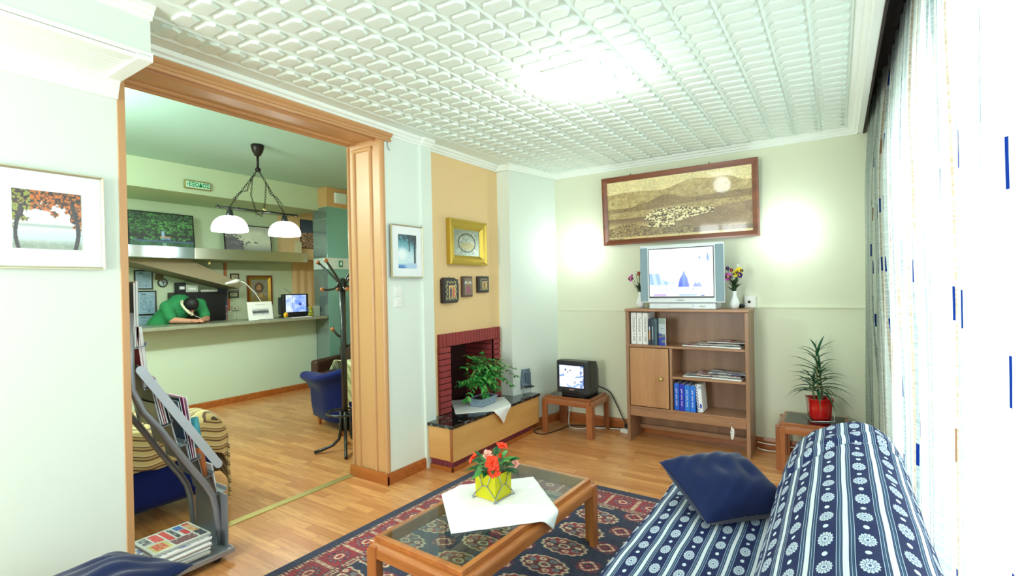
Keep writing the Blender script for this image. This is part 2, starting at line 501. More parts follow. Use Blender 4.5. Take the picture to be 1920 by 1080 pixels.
def sofa_cloth():
    m, nt, b = base_mat('navy_medallion_stripe_cloth', 0.8)
    uv = nt.new('ShaderNodeUVMap'); uv.uv_map = 'uv'; sp = nt.new('ShaderNodeSeparateXYZ'); nt.l.new(uv.outputs[0], sp.inputs[0])
    u = X(nt, sp.outputs[0]); v = X(nt, sp.outputs[1])
    wv = nt.new('ShaderNodeTexNoise'); wv.inputs['Scale'].default_value = 9.0; nt.l.new(uv.outputs[0], wv.inputs['Vector'])
    fu = u.fract(); fv = v.fract()
    d = (fu - 0.5).abs()*2.0
    navy = nt.mix(X(nt, wv.outputs[0]), rgb(15, 25, 66), rgb(26, 40, 92))
    pale = rgb(168, 188, 206); teal = rgb(46, 84, 112); white = rgb(212, 220, 226)
    c = navy
    for a, e, k in ((0.56, 0.595, pale), (0.635, 0.69, teal), (0.72, 0.75, pale), (0.78, 0.82, teal), (0.86, 2.0, white)):
        c = nt.mix(d.gt(a)*d.lt(e), c, k)
    ex = (fu - 0.5)/0.2; ey = (fv - 0.5)/0.23
    r = nt.math('SQRT', ex*ex + ey*ey); th = nt.math('ARCTAN2', ey, ex)
    petal = nt.math('COSINE', th*14.0)
    edge = 1.0 + petal*0.08
    inside = nt.math('SUBTRACT', edge, r).gt(0.0)
    ring = r.gt(0.42)*r.lt(0.56)*petal.gt(-0.35)
    spoke = r.gt(0.62)*r.lt(0.82)*petal.lt(-0.55)
    core = r.lt(0.18)
    dark = nt.math('MAXIMUM', nt.math('MAXIMUM', ring, spoke), core)
    c = nt.mix(inside, c, nt.mix(dark, rgb(190, 204, 216), rgb(60, 78, 128)))
    fy2 = ((v + 0.5).fract() - 0.5)/0.075; fx2 = (fu - 0.5)/0.075
    c = nt.mix((fy2*fy2 + fx2*fx2).lt(1.0), c, rgb(206, 220, 230))
    weave = nt.white(nt.vec((u*90.0).floor(), (v*140.0).floor(), 0.0))
    c = nt.mix(weave*0.05, c, rgb(120, 130, 150))
    nt.put(b.inputs['Base Color'], c); b.inputs['Specular IOR Level'].default_value = 0.25
    return m
M['sofa'] = sofa_cloth()

def curtain_cloth():
    m = bpy.data.materials.new('sheer_striped_curtain'); m.use_nodes = True; nt = NT(m); nt.n.clear()
    out = nt.new('ShaderNodeOutputMaterial')
    uv = nt.new('ShaderNodeUVMap'); uv.uv_map = 'uv'; sp = nt.new('ShaderNodeSeparateXYZ'); nt.l.new(uv.outputs[0], sp.inputs[0])
    u = X(nt, sp.outputs[0]); z = X(nt, sp.outputs[1])
    w1 = nt.white(nt.vec((u/0.011).floor(), 1.0, 0.0)); w2 = nt.white(nt.vec((u/0.0045).floor(), 2.0, 0.0)); w3 = nt.white(nt.vec((z/0.006).floor(), (u/0.05).floor(), 3.0))
    base = nt.mix(w1, rgb(214, 220, 206), rgb(150, 168, 166))
    base = nt.mix(w2.gt(0.84), base, rgb(96, 120, 124))
    base = nt.mix(w2.lt(0.1), base, rgb(150, 132, 104))
    base = nt.mix((w3*0.25), base, rgb(236, 240, 236))
    ci = (u/0.075).floor(); fu = (u/0.075).fract()
    zz = z/0.36 + nt.white(nt.vec(ci, 7.0, 0.0))*5.0
    cj = zz.floor(); fz = zz.fract()
    on = (fu - 0.5).abs().lt(0.03)*fz.lt(0.24)*nt.white(nt.vec(ci, cj, 11.0)).gt(0.28)
    which = nt.white(nt.vec(ci, cj, 13.0)).gt(0.7)
    dash = nt.mix(which, rgb(16, 40, 104), rgb(126, 96, 70))
    colr = nt.mix(on, base, dash)
    dif = nt.new('ShaderNodeBsdfDiffuse'); tr = nt.new('ShaderNodeBsdfTranslucent'); tp = nt.new('ShaderNodeBsdfTransparent')
    nt.put(dif.inputs[0], colr); nt.put(tr.inputs[0], colr)
    m1 = nt.new('ShaderNodeMixShader'); m1.inputs[0].default_value = 0.55
    nt.l.new(dif.outputs[0], m1.inputs[1]); nt.l.new(tr.outputs[0], m1.inputs[2])
    m2 = nt.new('ShaderNodeMixShader'); f = (1.0 - on)*(w2*0.25 + 0.12)
    nt.put(m2.inputs[0], f); nt.l.new(m1.outputs[0], m2.inputs[1]); nt.l.new(tp.outputs[0], m2.inputs[2])
    nt.l.new(m2.outputs[0], out.inputs[0]); return m
M['curtain'] = curtain_cloth()

# ------------------------------------------------------------------ room shell
XW, YB, ZC, XR, YF = -2.81, 4.80, 2.66, 0.45, -1.4
ZT = 3.05
mb = MB().box(-7.9, -1.6, -0.1, 0.65, 6.2, 0.0); struct('floor', mb, M['parquet'])
# near wall section left of the opening, with its bulkhead and ribbed underside
mb = MB().box(-3.2, YF, 0, XW, 0.96, ZT); mb.box(XW, YF, 2.455, -2.43, 0.95, ZC)
struct('wall_left', mb, M['wall'])
mb = MB()
for i in range(9):
    x = -2.80+0.034*i; mb.prism([(x, 2.455), (x+0.026, 2.455), (x+0.022, 2.447), (x+0.004, 2.447)], 'y', YF, 0.90)
mb.prism([(-2.81, 2.36), (-2.81, 2.455), (-2.74, 2.455), (-2.765, 2.425), (-2.785, 2.385), (-2.79, 2.36)], 'y', YF, 0.955)
mb.prism([(-2.50, 2.455), (-2.425, 2.455), (-2.425, 2.475), (-2.44, 2.44), (-2.49, 2.44)], 'y', YF, 0.955)
mb.box(-2.808, 0.90, 2.435, -2.425, 0.957, 2.46)
struct('trim_1', mb, M['plaster'], 0.002)
# lintel over the opening
mb = MB().box(-3.2, 0.96, 2.60, XW, 2.60, ZT); struct('wall_left', mb, M['wall'])
# pillar, narrow pilaster
mb = MB().box(-3.2, 2.60, 0, XW, 2.97, ZT); mb.box(-3.2, 2.97, 0, -2.788, 3.09, ZT); struct('wall_left', mb, M['wall'])
# apricot chimney breast with the firebox opening
FY0, FY1, FZ0, FZ1, XO = 3.325, 3.98, 0.36, 0.95, -2.85
mb = MB().box(-3.2, 3.09, 0, XO, FY0, ZT); mb.box(-3.2, FY1, 0, XO, 4.13, ZT); mb.box(-3.2, FY0, 0, XO, FY1, FZ0); mb.box(-3.2, FY0, FZ1, XO, FY1, ZT)
mb.box(-3.3, 3.09, 0, -3.2, 4.13, ZT)
struct('wall_left', mb, M['orange'])
mb = MB().prism([(-3.2, 4.125), (-2.705, 4.125), (-2.55, 4.80), (-3.2, 4.80)], 'z', 0, ZT); struct('wall_left', mb, M['wall'])
mb = MB().box(-3.3, YB, 0, 0.65, 5.0, ZT); struct('wall_back', mb, M['wall_back'])
# window wall behind the curtain, and the wall behind the camera
mb = MB().box(XR, YF, 0, 0.65, -0.4, ZT); mb.box(XR, 3.72, 0, 0.65, YB, ZT); mb.box(XR, -0.4, 2.36, 0.65, 3.72, ZT); mb.box(XR, -0.4, 0, 0.65, 3.72, 0.05)
struct('wall_right', mb, M['wall'])
mb = MB().box(-3.2, YF-0.2, 0, -2.6, YF, ZT); mb.box(-1.4, YF-0.2, 0, 0.65, YF, ZT); mb.box(-2.6, YF-0.2, 2.1, -1.4, YF, ZT); mb.box(-2.6, YF-0.2, 0, -1.4, YF, 0.75)
struct('wall_front', mb, M['wall'])
def window(name, axis, a0, a1, z0, z1, p, n):
    fr = MB(); t = 0.05
    def bx(u0, u1, w0, w1, d=0.05):
        if axis == 'y': fr.box(p, u0, w0, p+d, u1, w1)
        else: fr.box(u0, p, w0, u1, p+d, w1)
    bx(a0, a1, z0, z0+t); bx(a0, a1, z1-t, z1)
    for i in range(n+1):
        c = a0+t/2+(a1-a0-t)*i/n; bx(c-t/2, c+t/2, z0, z1)
    w = struct(name, fr, M['white_plastic'], 0.004)
    g = MB()
    if axis == 'y': g.box(p+0.02, a0+t, z0+t, p+0.026, a1-t, z1-t)
    else: g.box(a0+t, p+0.02, z0+t, a1-t, p+0.026, z1-t)
    g.build('pane', M['pane'], w)
window('window_1', 'y', -0.4, 3.72, 0.05, 2.36, 0.50, 4)
window('added_front_window', 'x', -2.6, -1.4, 0.75, 2.1, YF-0.12, 2)  # added window, unseen behind the camera, an opening for the flash stand-in

# relief ceiling: plates, low rhombs and ribs of the foam tiles
mb = MB()
mb.box(-2.81, YF, ZC, 0.17, YB, 2.76)
PX, PY = 0.17, 0.10
low = [(-0.080, 0.006), (-0.045, -0.044), (0.044, -0.040), (0.080, -0.006), (0.045, 0.044), (-0.044, 0.040)]
top = [(-0.074, 0.002, 0.007), (-0.050, -0.036, 0.010), (0.050, -0.034, 0.015), (0.070, -0.010, 0.018), (0.046, 0.030, 0.015), (-0.050, 0.034, 0.010)]
i0 = 0
for i in range(17):
    cx = -2.56+PX*i
    if cx > 0.06: break
    for j in range(41):
        cy = 0.77+PY*j
        if cy > 4.72 or (cx < -2.36 and cy < 0.98) or (cx < -2.60 and cy > 4.55): continue
        if abs(cx+1.21) < 0.17 and abs(cy-2.62) < 0.17: continue
        b_ = [(cx+a, cy+c, ZC) for a, c in low]; t_ = [(cx+a, cy+c, ZC-d_) for a, c, d_ in top]
        fs = [(k, (k+1) % 6, 6+(k+1) % 6, 6+k) for k in range(6)]
        fs = [f[::-1] for f in fs] + [(6, 7, 8, 9, 10, 11)[::-1]]
        mb.add(b_+t_, [f[::-1] for f in fs])
        y2 = cy+PY/2
        mb.add([(cx-0.055, y2-0.004, ZC), (cx, y2-0.014, ZC), (cx+0.055, y2+0.004, ZC), (cx, y2+0.014, ZC), (cx-0.01, y2, ZC-0.006)], [(0, 4, 1), (1, 4, 2), (2, 4, 3), (3, 4, 0)])
for i in range(18):
    x = -2.645+PX*i
    if x > 0.12: break
    y0 = 0.98 if x < -2.42 else 0.70
    w = 0.011 if i % 3 else 0.014
    mb.prism([(x-w, ZC), (x+w, ZC), (x, ZC-0.009)], 'y', y0, 4.76)
for yy in (1.22, 1.72, 2.22, 2.72, 3.22, 3.72, 4.22): mb.box(-2.76, yy-0.0015, ZC-0.002, 0.12, yy+0.0015, ZC)
struct('ceiling', mb, M['tile'])
# cornices
def corn(d): return [(0, 2.60), (0.010*d, 2.60), (0.014*d, 2.614), (0.026*d, 2.620), (0.030*d, 2.634), (0.046*d, 2.640), (0.052*d, ZC+0.003), (0, ZC+0.003)]
mb = MB()
mb.prism([(-2.43+a, z+0.01) for a, z in corn(1)], 'y', YF, 0.955)
mb.prism([(XW+a, z) for a, z in corn(1)], 'y', 0.955, 2.975)
mb.prism([(-2.79+a, z) for a, z in corn(1)], 'y', 2.97, 3.095)
mb.prism([(XO+a, z) for a, z in corn(1)], 'y', 3.09, 4.13)
c45 = math.atan2(0.155, 0.675)
Mr = Matrix.Translation((-2.705, 4.10, 0)) @ Matrix.Rotation(-c45, 4, 'Z')
mb.prism([(a, z) for a, z in corn(1)], 'y', -0.01, 0.71, M=Mr)
mb.box(-2.85, 4.095, 2.60, -2.70, 4.125, ZC)
struct('trim_2', mb, M['plaster'])
mb = MB().prism([(YB-a, z) for a, z in corn(1)], 'x', -2.60, 0.165); struct('trim_3', mb, M['plaster'])
mb = MB().prism([(0.165-a*1.6, z) for a, z in corn(1)], 'y', YF, YB); mb.box(0.165, YF, 2.60, 0.185, YB, 2.80); struct('trim_4', mb, M['plaster'])
# curtain recess, the shade of the unlit slot put into its dark wood colour
dk = mat('shade_dark_recess_wood', (40, 28, 24), 0.8, var=0.2)
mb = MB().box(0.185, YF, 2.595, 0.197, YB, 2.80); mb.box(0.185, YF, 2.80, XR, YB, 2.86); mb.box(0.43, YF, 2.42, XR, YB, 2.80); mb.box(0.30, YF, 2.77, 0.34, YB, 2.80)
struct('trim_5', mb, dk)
# door casing of the wide opening
mb = MB()
mb.box(-3.21, 2.582, 0.0, -2.806, 2.60, 2.60)
for x0, x1 in ((-3.205, -3.175), (-3.14, -3.105), (-2.955, -2.92), (-2.84, -2.806)): mb.prism([(x0, 2.582), (x0+0.006, 2.572), ((x0+x1)/2, 2.566), (x1-0.006, 2.572), (x1, 2.582)], 'z', 0.08, 2.53 if x0 in (-3.14, -2.955) else 2.56)
mb.prism([(2.582, 2.50), (2.572, 2.506), (2.566, 2.518), (2.572, 2.53), (2.582, 2.536)], 'x', -3.14, -2.92)
mb.box(-3.21, 0.96, 2.582, -2.81, 2.60, 2.60)
for x in (-3.19, -3.12, -2.90): mb.prism([(x-0.017, 2.582), (x-0.012, 2.572), (x, 2.565), (x+0.012, 2.572), (x+0.017, 2.582)], 'y', 0.97, 2.585)
mb.prism([(-2.81, 2.556), (-2.795, 2.556), (-2.79, 2.566), (-2.797, 2.575), (-2.797, 2.588), (-2.785, 2.594), (-2.772, 2.606), (-2.772, 2.614), (-2.81, 2.614)], 'y', 0.95, 2.66)
mb.box(-3.21, 0.955, 0, -2.803, 0.985, 2.60)
struct('trim_6', mb, M['casing'], 0.0015)
mb = MB().box(-3.235, 0.985, 0, -3.175, 2.582, 0.006); struct('trim_7', mb, M['brass'], 0.002)
# baseboards
def base(d, h=0.085): return [(0, 0), (0.016*d, 0), (0.016*d, h*0.75), (0.009*d, h), (0, h)]
mb = MB().prism([(XW+a, z) for a, z in base(1)], 'y', 2.55, 2.985)
mb.prism([(2.572-a, z) for a, z in base(1)], 'x', -3.215, XW+0.016)
mb.prism([(XW+a, z) for a, z in base(1)], 'y', YF, 0.955)
mb.prism([(a, z) for a, z in base(1)], 'y', 0.25, 0.70, M=Mr)
struct('baseboard_left', mb, M['baseboard'])
mb = MB().prism([(YB-a, z) for a, z in base(1, 0.1)], 'x', -2.56, XR); struct('baseboard_back', mb, M['baseboard'])
# cable strip along the back wall, with the wallpaper seams
mb = MB().box(-0.66, YB-0.012, 1.222, XR, YB, 1.236); mb.box(-2.54, YB-0.004, 1.185, -1.66, YB, 1.19); struct('trim_8', mb, M['wall_back'])

# ---------------- reception shell
mb = MB().box(-7.9, 0.0, 3.0, -3.2, 6.2, 3.06); struct('ceiling', mb, M['rec_ceiling'])
XB = -7.45
mb = MB().box(-7.9, 0.0, 0, XB, 6.2, 3.0); struct('wall_far', mb, M['rec_wall'])
mb = MB().box(-7.9, 6.0, 0, -3.2, 6.2, 3.0); struct('wall_right', mb, M['rec_wall_peach'])
mb = MB().box(-7.9, -0.1, 0, -3.2, 0.0, 3.06); struct('wall_left', mb, M['rec_wall'])
mb = MB().box(-3.3, 5.0, 0, -3.2, 6.2, 3.06); struct('wall_front', mb, M['rec_wall'])
mb = MB().box(XB, 0.0, 2.67, -6.55, 4.80, 3.0); mb.box(XB, 0.0, 2.66, -6.54, 4.80, 2.675); struct('wall_far', mb, M['rec_wall'])
# ------------------------------------------------------------------ large furniture of the lounge
def arcp(cx, cy, r, a0, a1, n): return [(cx+r*math.cos(a0+(a1-a0)*i/n), cy+r*math.sin(a0+(a1-a0)*i/n)) for i in range(n+1)]

# ---- sofa under a striped cover
def sofa():
    s = thing('sofa', 'navy and white striped sofa with medallion cover in front of the curtain', 'sofa', (0, 0, 0))
    y0, y1 = 0.55, 2.80
    nz = np.random.RandomState(3)
    # seat: profile in x (left edge to the back), run along y
    prof = [(-0.735, 0.02), (-0.75, 0.2), (-0.755, 0.33), (-0.748, 0.375), (-0.72, 0.398), (-0.66, 0.408), (-0.55, 0.412), (-0.42, 0.41), (-0.30, 0.405), (-0.16, 0.40), (0.0, 0.39)]
    def resample(p, n):
        d = [0]
        for i in range(1, len(p)): d.append(d[-1]+math.dist(p[i], p[i-1]))
        t = np.linspace(0, d[-1], n)
        return np.interp(t, d, [q[0] for q in p]), np.interp(t, d, [q[1] for q in p]), t
    def sheet(name, prof, n, ny, ya, yb, endr, u0, label=None, wr=0.004, crease=None):
        xs, zs, t = resample(prof, n)
        g = MB(); g.uv = []
        for i in range(ny+1):
            k = i/ny; y = ya+(yb-ya)*k
            rem = yb-y
            sh = 1.0 if rem > endr else math.sqrt(max(0.0, 1-((endr-rem)/endr)**2))
            for j in range(n):
                x, z = xs[j], zs[j]
                lim = 0.40
                zz = z if z < lim else lim+(z-lim)*(0.12+0.88*sh)
                xx = x
                w = wr*(math.sin(x*31+y*9)+math.sin(y*23-x*17+z*12))
                if crease is not None and z > lim:
                    dd = abs(y-crease-0.10*math.sin(x*9)); zz -= 0.03*math.exp(-(dd/0.03)**2)
                    zz += 0.012*math.exp(-((dd-0.08)/0.06)**2)
                yy = y + (endr*0.0)
                g.v.append((xx, yy, zz+w*(1 if z > 0.3 else 0.3)))
                g.uv.append((u0+t[j]/0.0865, y/0.1425 + 0.25*math.sin(x*3)*0))
        for i in range(ny):
            for j in range(n-1):
                a = i*n+j; g.f.append((a, a+1, a+n+1, a+n)); g.m.append(0); g.smooth.append(True)
        g.f = [f[::-1] for f in g.f]
        o = g.build(name, M['sofa'], s)
        sub = o.modifiers.new('thick', 'SOLIDIFY'); sub.thickness = 0.012; sub.offset = -1
        return o
    # the seat's hem at the far end, then the back
    sheet('seat', prof, 40, 90, y0, y1-0.10, 0.03, 0.23, wr=0.0022)
    bprof = [(-0.235, 0.39), (-0.232, 0.46), (-0.215, 0.56), (-0.17, 0.665), (-0.10, 0.74), (-0.02, 0.785), (0.06, 0.80), (0.12, 0.79), (0.172, 0.755), (0.205, 0.69), (0.212, 0.55), (0.212, 0.3), (0.212, 0.03)]
    sheet('backrest', bprof, 56, 100, y0, y1+0.20, 0.34, 0.1, wr=0.003, crease=2.36)
    # closed body below the cover: plinth and far end
    b = MB().box(-0.72, y0+0.02, 0.03, 0.18, y1-0.13, 0.36); b.build('frame', M['blue_cloth'], s, 0.02)
    e = MB()
    pts = [(-0.225, 0.04), (-0.225, 0.41), (-0.15, 0.43), (0.0, 0.44), (0.12, 0.43), (0.185, 0.40), (0.185, 0.04)]
    e.prism(pts, 'y', y1-0.12, y1+0.17); e.build('end_panel', M['blue_cloth'], s, 0.02)
    return s
sofa()

def pillow(name, label, loc, rot, w, h, t, group=None):
    g = MB(); n = 28
    for sgn in (1, -1):
        def f(u, v):
            a = 2*u-1; b = 2*v-1
            k = (max(0, 1-abs(a)**2.6)*max(0, 1-abs(b)**2.6))**0.55
            pin = 1-0.10*(abs(a)**2)*(1-abs(b))-0.0
            x = a*w/2*(1-0.10*(1-abs(b)**2)*0-0.09*(1-b*b)*abs(a)**3*0)*(1-0.07*(1-b*b)*(abs(a) > 0.0)*abs(a))
            y = b*h/2*(1-0.07*(1-a*a)*abs(b))
            wr = (0.010*math.sin(a*5+b*3)*math.sin(b*4-a*2)+0.006*math.sin(a*13-b*9+2*math.sin(b*5)))*k
            return (x, y, sgn*(k*t/2+wr*(sgn > 0)) + 0.001*sgn)
        g.grid(f, n, n)
        if sgn < 0: g.f[-n*n:] = [q[::-1] for q in g.f[-n*n:]]
    o = g.build(name, M['navy_velvet']); o.location = loc; o.rotation_euler = rot
    return tag(o, label, 'pillow')
pillow('pillow', 'navy velvet pillow lying on the striped sofa seat', (-0.447, 2.425, 0.522), (math.radians(20), math.radians(1.5), math.radians(48)), 0.45, 0.39, 0.21)

# ---- low stool below the frame, carrying the second pillow
def low_stool():
    c = thing('footstool', 'low navy footstool under the blue pillow at the lower left', 'footstool', (-2.22, 0.60, 0.0098))
    MB().box(-0.24, -0.28, 0.08, 0.24, 0.26, 0.34).build('seat', M['blue_cloth'], c, 0.04, 4)
    for x in (-0.19, 0.19):
        for y in (-0.22, 0.20): MB().lathe([(0.018, 0), (0.026, 0.09)], 10, (x, y, 0)).build('leg', M['end_wood_z'], c)
low_stool()
pillow('pillow', 'blue velvet pillow at the lower left, in front of the magazine rack', (-2.225, 0.635, 0.402), (math.radians(2), math.radians(-5), math.radians(10)), 0.46, 0.46, 0.13)

# ---- bordered rug
def rug_print(U, V):
    w, h = 2.02, 3.0
    x = U*w; y = V*h
    dx = np.minimum(x, w-x); dy = np.minimum(y, h-y); d = np.minimum(dx, dy)
    along = np.where(dx < dy, y, x)
    navy = C(14, 24, 62); red = C(140, 22, 40); cream = C(214, 190, 160); teal = C(96, 136, 140); dk = C(22, 26, 46); rose = C(176, 62, 72)
    col = np.tile(navy, (len(x), 1))
    # field: columns of oval guls with small crosses between
    PXr, PYr = 0.40, 0.213
    fx = (x-0.345)/PXr; fy = y/PYr
    ci = np.round(fx); ax = (fx-ci)*PXr; cj = np.round(fy); ay = (fy-cj)*PYr
    th = np.arctan2(ay/0.078, ax/0.135); r = np.hypot(ax/0.135, ay/0.078)
    sc = 1+0.05*np.cos(th*14)
    g = r < sc; col = np.where(g[:, None], np.where(((ax > 0) ^ (ay > 0))[:, None], red, C(104, 26, 40)), col)
    col = np.where(((r < sc) & (r > sc-0.10))[:, None], cream, col)
    for k in range(8):
        a = k*PI/4+0.39; px, py = 0.084*math.cos(a), 0.047*math.sin(a)
        q = np.hypot((ax-px)/0.020, (ay-py)/0.013); kk = [cream, teal][k % 2]
        col = np.where((q < 1)[:, None], kk, col); col = np.where((q < 0.45)[:, None], red, col)
    q = np.hypot(ax/0.040, ay/0.026); col = np.where((q < 1)[:, None], dk, col); col = np.where(((q < 0.85) & (q > 0.55))[:, None], cream, col); col = np.where((q < 0.3)[:, None], rose, col)
    spoke = ((np.abs(ax) < 0.006) | (np.abs(ay) < 0.005)) & (r < 0.85) & (q > 1); col = np.where(spoke[:, None], dk, col)
    # crosses
    fx2 = (x-0.345-PXr/2)/PXr; fy2 = y/PYr-0.5
    bx = (fx2-np.round(fx2))*PXr; by = (fy2-np.round(fy2))*PYr
    m = np.abs(bx)+np.abs(by)*1.1; st = (np.maximum(np.abs(bx), np.abs(by)*1.2) < 0.062) & (m < 0.092)
    cell = (np.floor(np.abs(bx)/0.013)+np.floor(np.abs(by)/0.011)).astype(int)
    col = np.where((st & (cell % 2 == 0))[:, None], red, col); col = np.where((st & (cell % 4 == 3))[:, None], cream, col)
    # borders
    bw = 0.30
    inb = d < bw; col = np.where(inb[:, None], navy, col)
    def braid(lo, hi, per, c1, c2):
        nonlocal col
        s = (d >= lo) & (d < hi); t = (d-lo)/(hi-lo)
        ph = ((along/per + np.where(t > 0.5, 0.5, 0)) % 1)
        col = np.where(s[:, None], red, col)
        z = np.abs(t-0.5)*2
        col = np.where((s & (np.abs(ph-0.5) < 0.36*(1-np.abs(z-0.5))) & (z < 0.9))[:, None], c1, col)
        col = np.where((s & (np.abs(ph-0.5) < 0.14))[:, None], c2, col)
        col = np.where((s & ((t < 0.12) | (t > 0.88)))[:, None], dk, col)
    braid(0.058, 0.092, 0.022, cream, dk); braid(0.248, 0.298, 0.026, cream, dk)
    s = (d >= 0.092) & (d < 0.248); col = np.where(s[:, None], red, col)
    per = 0.185; ph = (along % per); u = ph-per/2; v = d-0.17
    bar = s & ((ph < 0.016) | (ph > per-0.016)); col = np.where(bar[:, None], C(128, 30, 48), col)
    dots = bar & ((d/0.016) % 1 < 0.6) & (np.abs(np.where(ph < 0.05, ph-0.006, per-ph-0.006)) < 0.006); col = np.where(dots[:, None], cream, col)
    rr = np.hypot(u/0.062, v/0.062); t8 = np.arctan2(v, u); pt = np.cos(t8*12)
    col = np.where((s & (rr < 1.0) & (rr > 0.55) & (pt > 0.2))[:, None], navy, col)
    col = np.where((s & (rr < 0.92) & (rr > 0.66) & (pt > 0.75))[:, None], teal, col)
    q = np.hypot(u/0.026, v/0.020); col = np.where((s & (q < 1.15))[:, None], cream, col); col = np.where((s & (q < 0.75))[:, None], red, col)
    wear = fbm(x*9, y*9, 5, 3)[:, None]
    return np.clip(col*(0.86+0.28*wear), 0, 1)
rug_m = paint_mat('wool_pile', 0.95)
rg = thing('rug', 'dark red and navy patterned rug under the glass coffee table', 'rug', (-1.44, 1.82, 0.0), math.radians(-1.5))
printed('pile', rg, 2.02, 3.0, rug_print, rug_m, 300, 440, (0, 0, 0.0095), plane='xy')
MB().box(-1.012, -1.502, 0.0, 1.012, 1.502, 0.009).build('backing', M['navy_velvet'], rg, 0.003)

# ---- wooden tables with a glass inset: coffee table and the two end tables share their build
def glass_table(name, label, loc, rz, w, d, h, glass_m, wx, wy, wz, cat='table', rail=0.055, leg=0.062, group=None):
    t = thing(name, label, cat, loc, rz, group)
    hr = h-0.022                                  # height of the outer rails
    def rounded_u(length, depthsign): pass
    th = 0.030
    # rails: bullnose boards along the four sides
    def bull(z0, z1, r): return [(0, z0), (th, z0)] + [(th-r+r*math.cos(a), z1-r+r*math.sin(a)) for a in np.linspace(0, PI/2, 6)] + [(0, z1)]
    for sx in (-1, 1):
        pr = [(sx*(w/2-th)+sx*a, z) for a, z in bull(hr-rail, hr, 0.022)]
        MB().prism(pr, 'y', -d/2+0.035, d/2-0.035, sm=False).build('rail', wy, t, 0.002)
    for sy in (-1, 1):
        pr = [(sy*(d/2-th)+sy*a, z) for a, z in bull(hr-rail, hr, 0.022)]
        MB().prism(pr, 'x', -w/2+0.035, w/2-0.035).build('rail', wx, t, 0.002)
    # legs: two boards meeting at the corner around a core, tops rounded over
    for sx in (-1, 1):
        for sy in (-1, 1):
            g = MB()
            r = 0.03
            top = [(0, 0), (leg, 0), (leg, hr-0.004)] + [(r-r*math.sin(a), hr-0.004-r+r*math.cos(a)) for a in np.linspace(0, PI/2, 6)]
            # board in the xz plane (on the y face) and board in the yz plane (on the x face)
            pa = [(sx*(w/2+0.004-0.0) - sx*a, z) for a, z in [(0.030, 0), (0.030+leg-0.026, 0), (0.030+leg-0.026, hr-0.004)] + [(0.030+0.012-0.012*math.sin(q), hr-0.004-0.012+0.012*math.cos(q)) for q in np.linspace(0, PI/2, 5)]]
            ya, yb = sy*(d/2+0.004), sy*(d/2-0.026)
            g.prism(pa, 'y', min(ya, yb), max(ya, yb))
            pb = [(sy*(d/2+0.004) - sy*a, z) for a, z in [(0.030, 0), (0.030+leg-0.026, 0), (0.030+leg-0.026, hr-0.004)] + [(0.030+0.012-0.012*math.sin(q), hr-0.004-0.012+0.012*math.cos(q)) for q in np.linspace(0, PI/2, 5)]]
            xa, xb = sx*(w/2+0.004), sx*(w/2-0.026)
            g.prism(pb, 'x', min(xa, xb), max(xa, xb))
            cx, cy = sx*(w/2-0.024), sy*(d/2-0.024)
            g.box(cx-0.02, cy-0.02, 0, cx+0.02, cy+0.02, hr-0.03)
            g.build('leg', wz, t, 0.003)
    fr = 0.028; ins = 0.030
    g = MB(); a, b = w/2-ins, d/2-ins
    g.box(-a, -b, hr-0.03, a, -b+fr, h); g.box(-a, b-fr, hr-0.03, a, b, h); g.box(-a, -b+fr, hr-0.03, -a+fr, b-fr, h); g.box(a-fr, -b+fr, hr-0.03, a, b-fr, h)
    g.build('top_frame', wy, t, 0.004)
    MB().box(-a+fr-0.006, -b+fr-0.006, h-0.007, a-fr+0.006, b-fr+0.006, h+0.001).build('glass_top', glass_m, t)
    return t
glass_table('coffee_table', 'honey wood coffee table with a clear glass top on the rug', (-1.442, 2.022, 0.0098), math.radians(-2.2), 0.565, 1.15, 0.362, M['table_glass'], M['table_wood_x'], M['table_wood'], M['table_wood_z'], leg=0.075)
glass_table('end_table', 'brown wooden end table holding the small black television', (-2.215, 4.525, 0), 0.0, 0.545, 0.45, 0.365, M['smoked_glass'], M['end_wood'], M['end_wood'], M['end_wood_z'])
glass_table('end_table', 'brown wooden end table with the red pot, beside the curtain', (-0.165, 4.525, 0), 0.0, 0.50, 0.45, 0.365, M['smoked_glass'], M['end_wood'], M['end_wood'], M['end_wood_z'])

# ---- curtain
def curtain():
    g = MB(); g.uv = []
    ya, yb = -0.9, 4.765; nu, nv = 420, 26
    for i in range(nv+1):
        t = i/nv; z = 0.02+(2.755-0.02)*t
        for j in range(nu+1):
            s = j/nu; y = ya+(yb-ya)*s
            amp = 0.020+0.012*math.sin(y*1.7)
            gather = 1.0 if y < 3.6 else 1.35
            ph = y*2*PI/0.17 + 1.1*math.sin(y*2.3)+0.25*math.sin(z*2.2+y)
            x = 0.262 + amp*gather*math.sin(ph) + 0.007*math.sin(ph*2.7+z)
            x += 0.035*max(0.0, (t-0.75)/0.25)**1.5
            x -= 0.045*ss(3.5, 4.75, y)*(1.15-0.5*t)
            g.v.append((x, y+0.012*math.cos(ph), z)); g.uv.append((y*1.25+0.03*math.sin(ph), z))
    w = nu+1
    for i in range(nv):
        for j in range(nu):
            a = i*w+j; g.f.append((a, a+1, a+w+1, a+w)); g.m.append(0); g.smooth.append(True)
    o = g.build('curtain', M['curtain'])
    tag(o, 'long sheer striped curtain with blue flecks covering the window wall', 'curtain')
curtain()

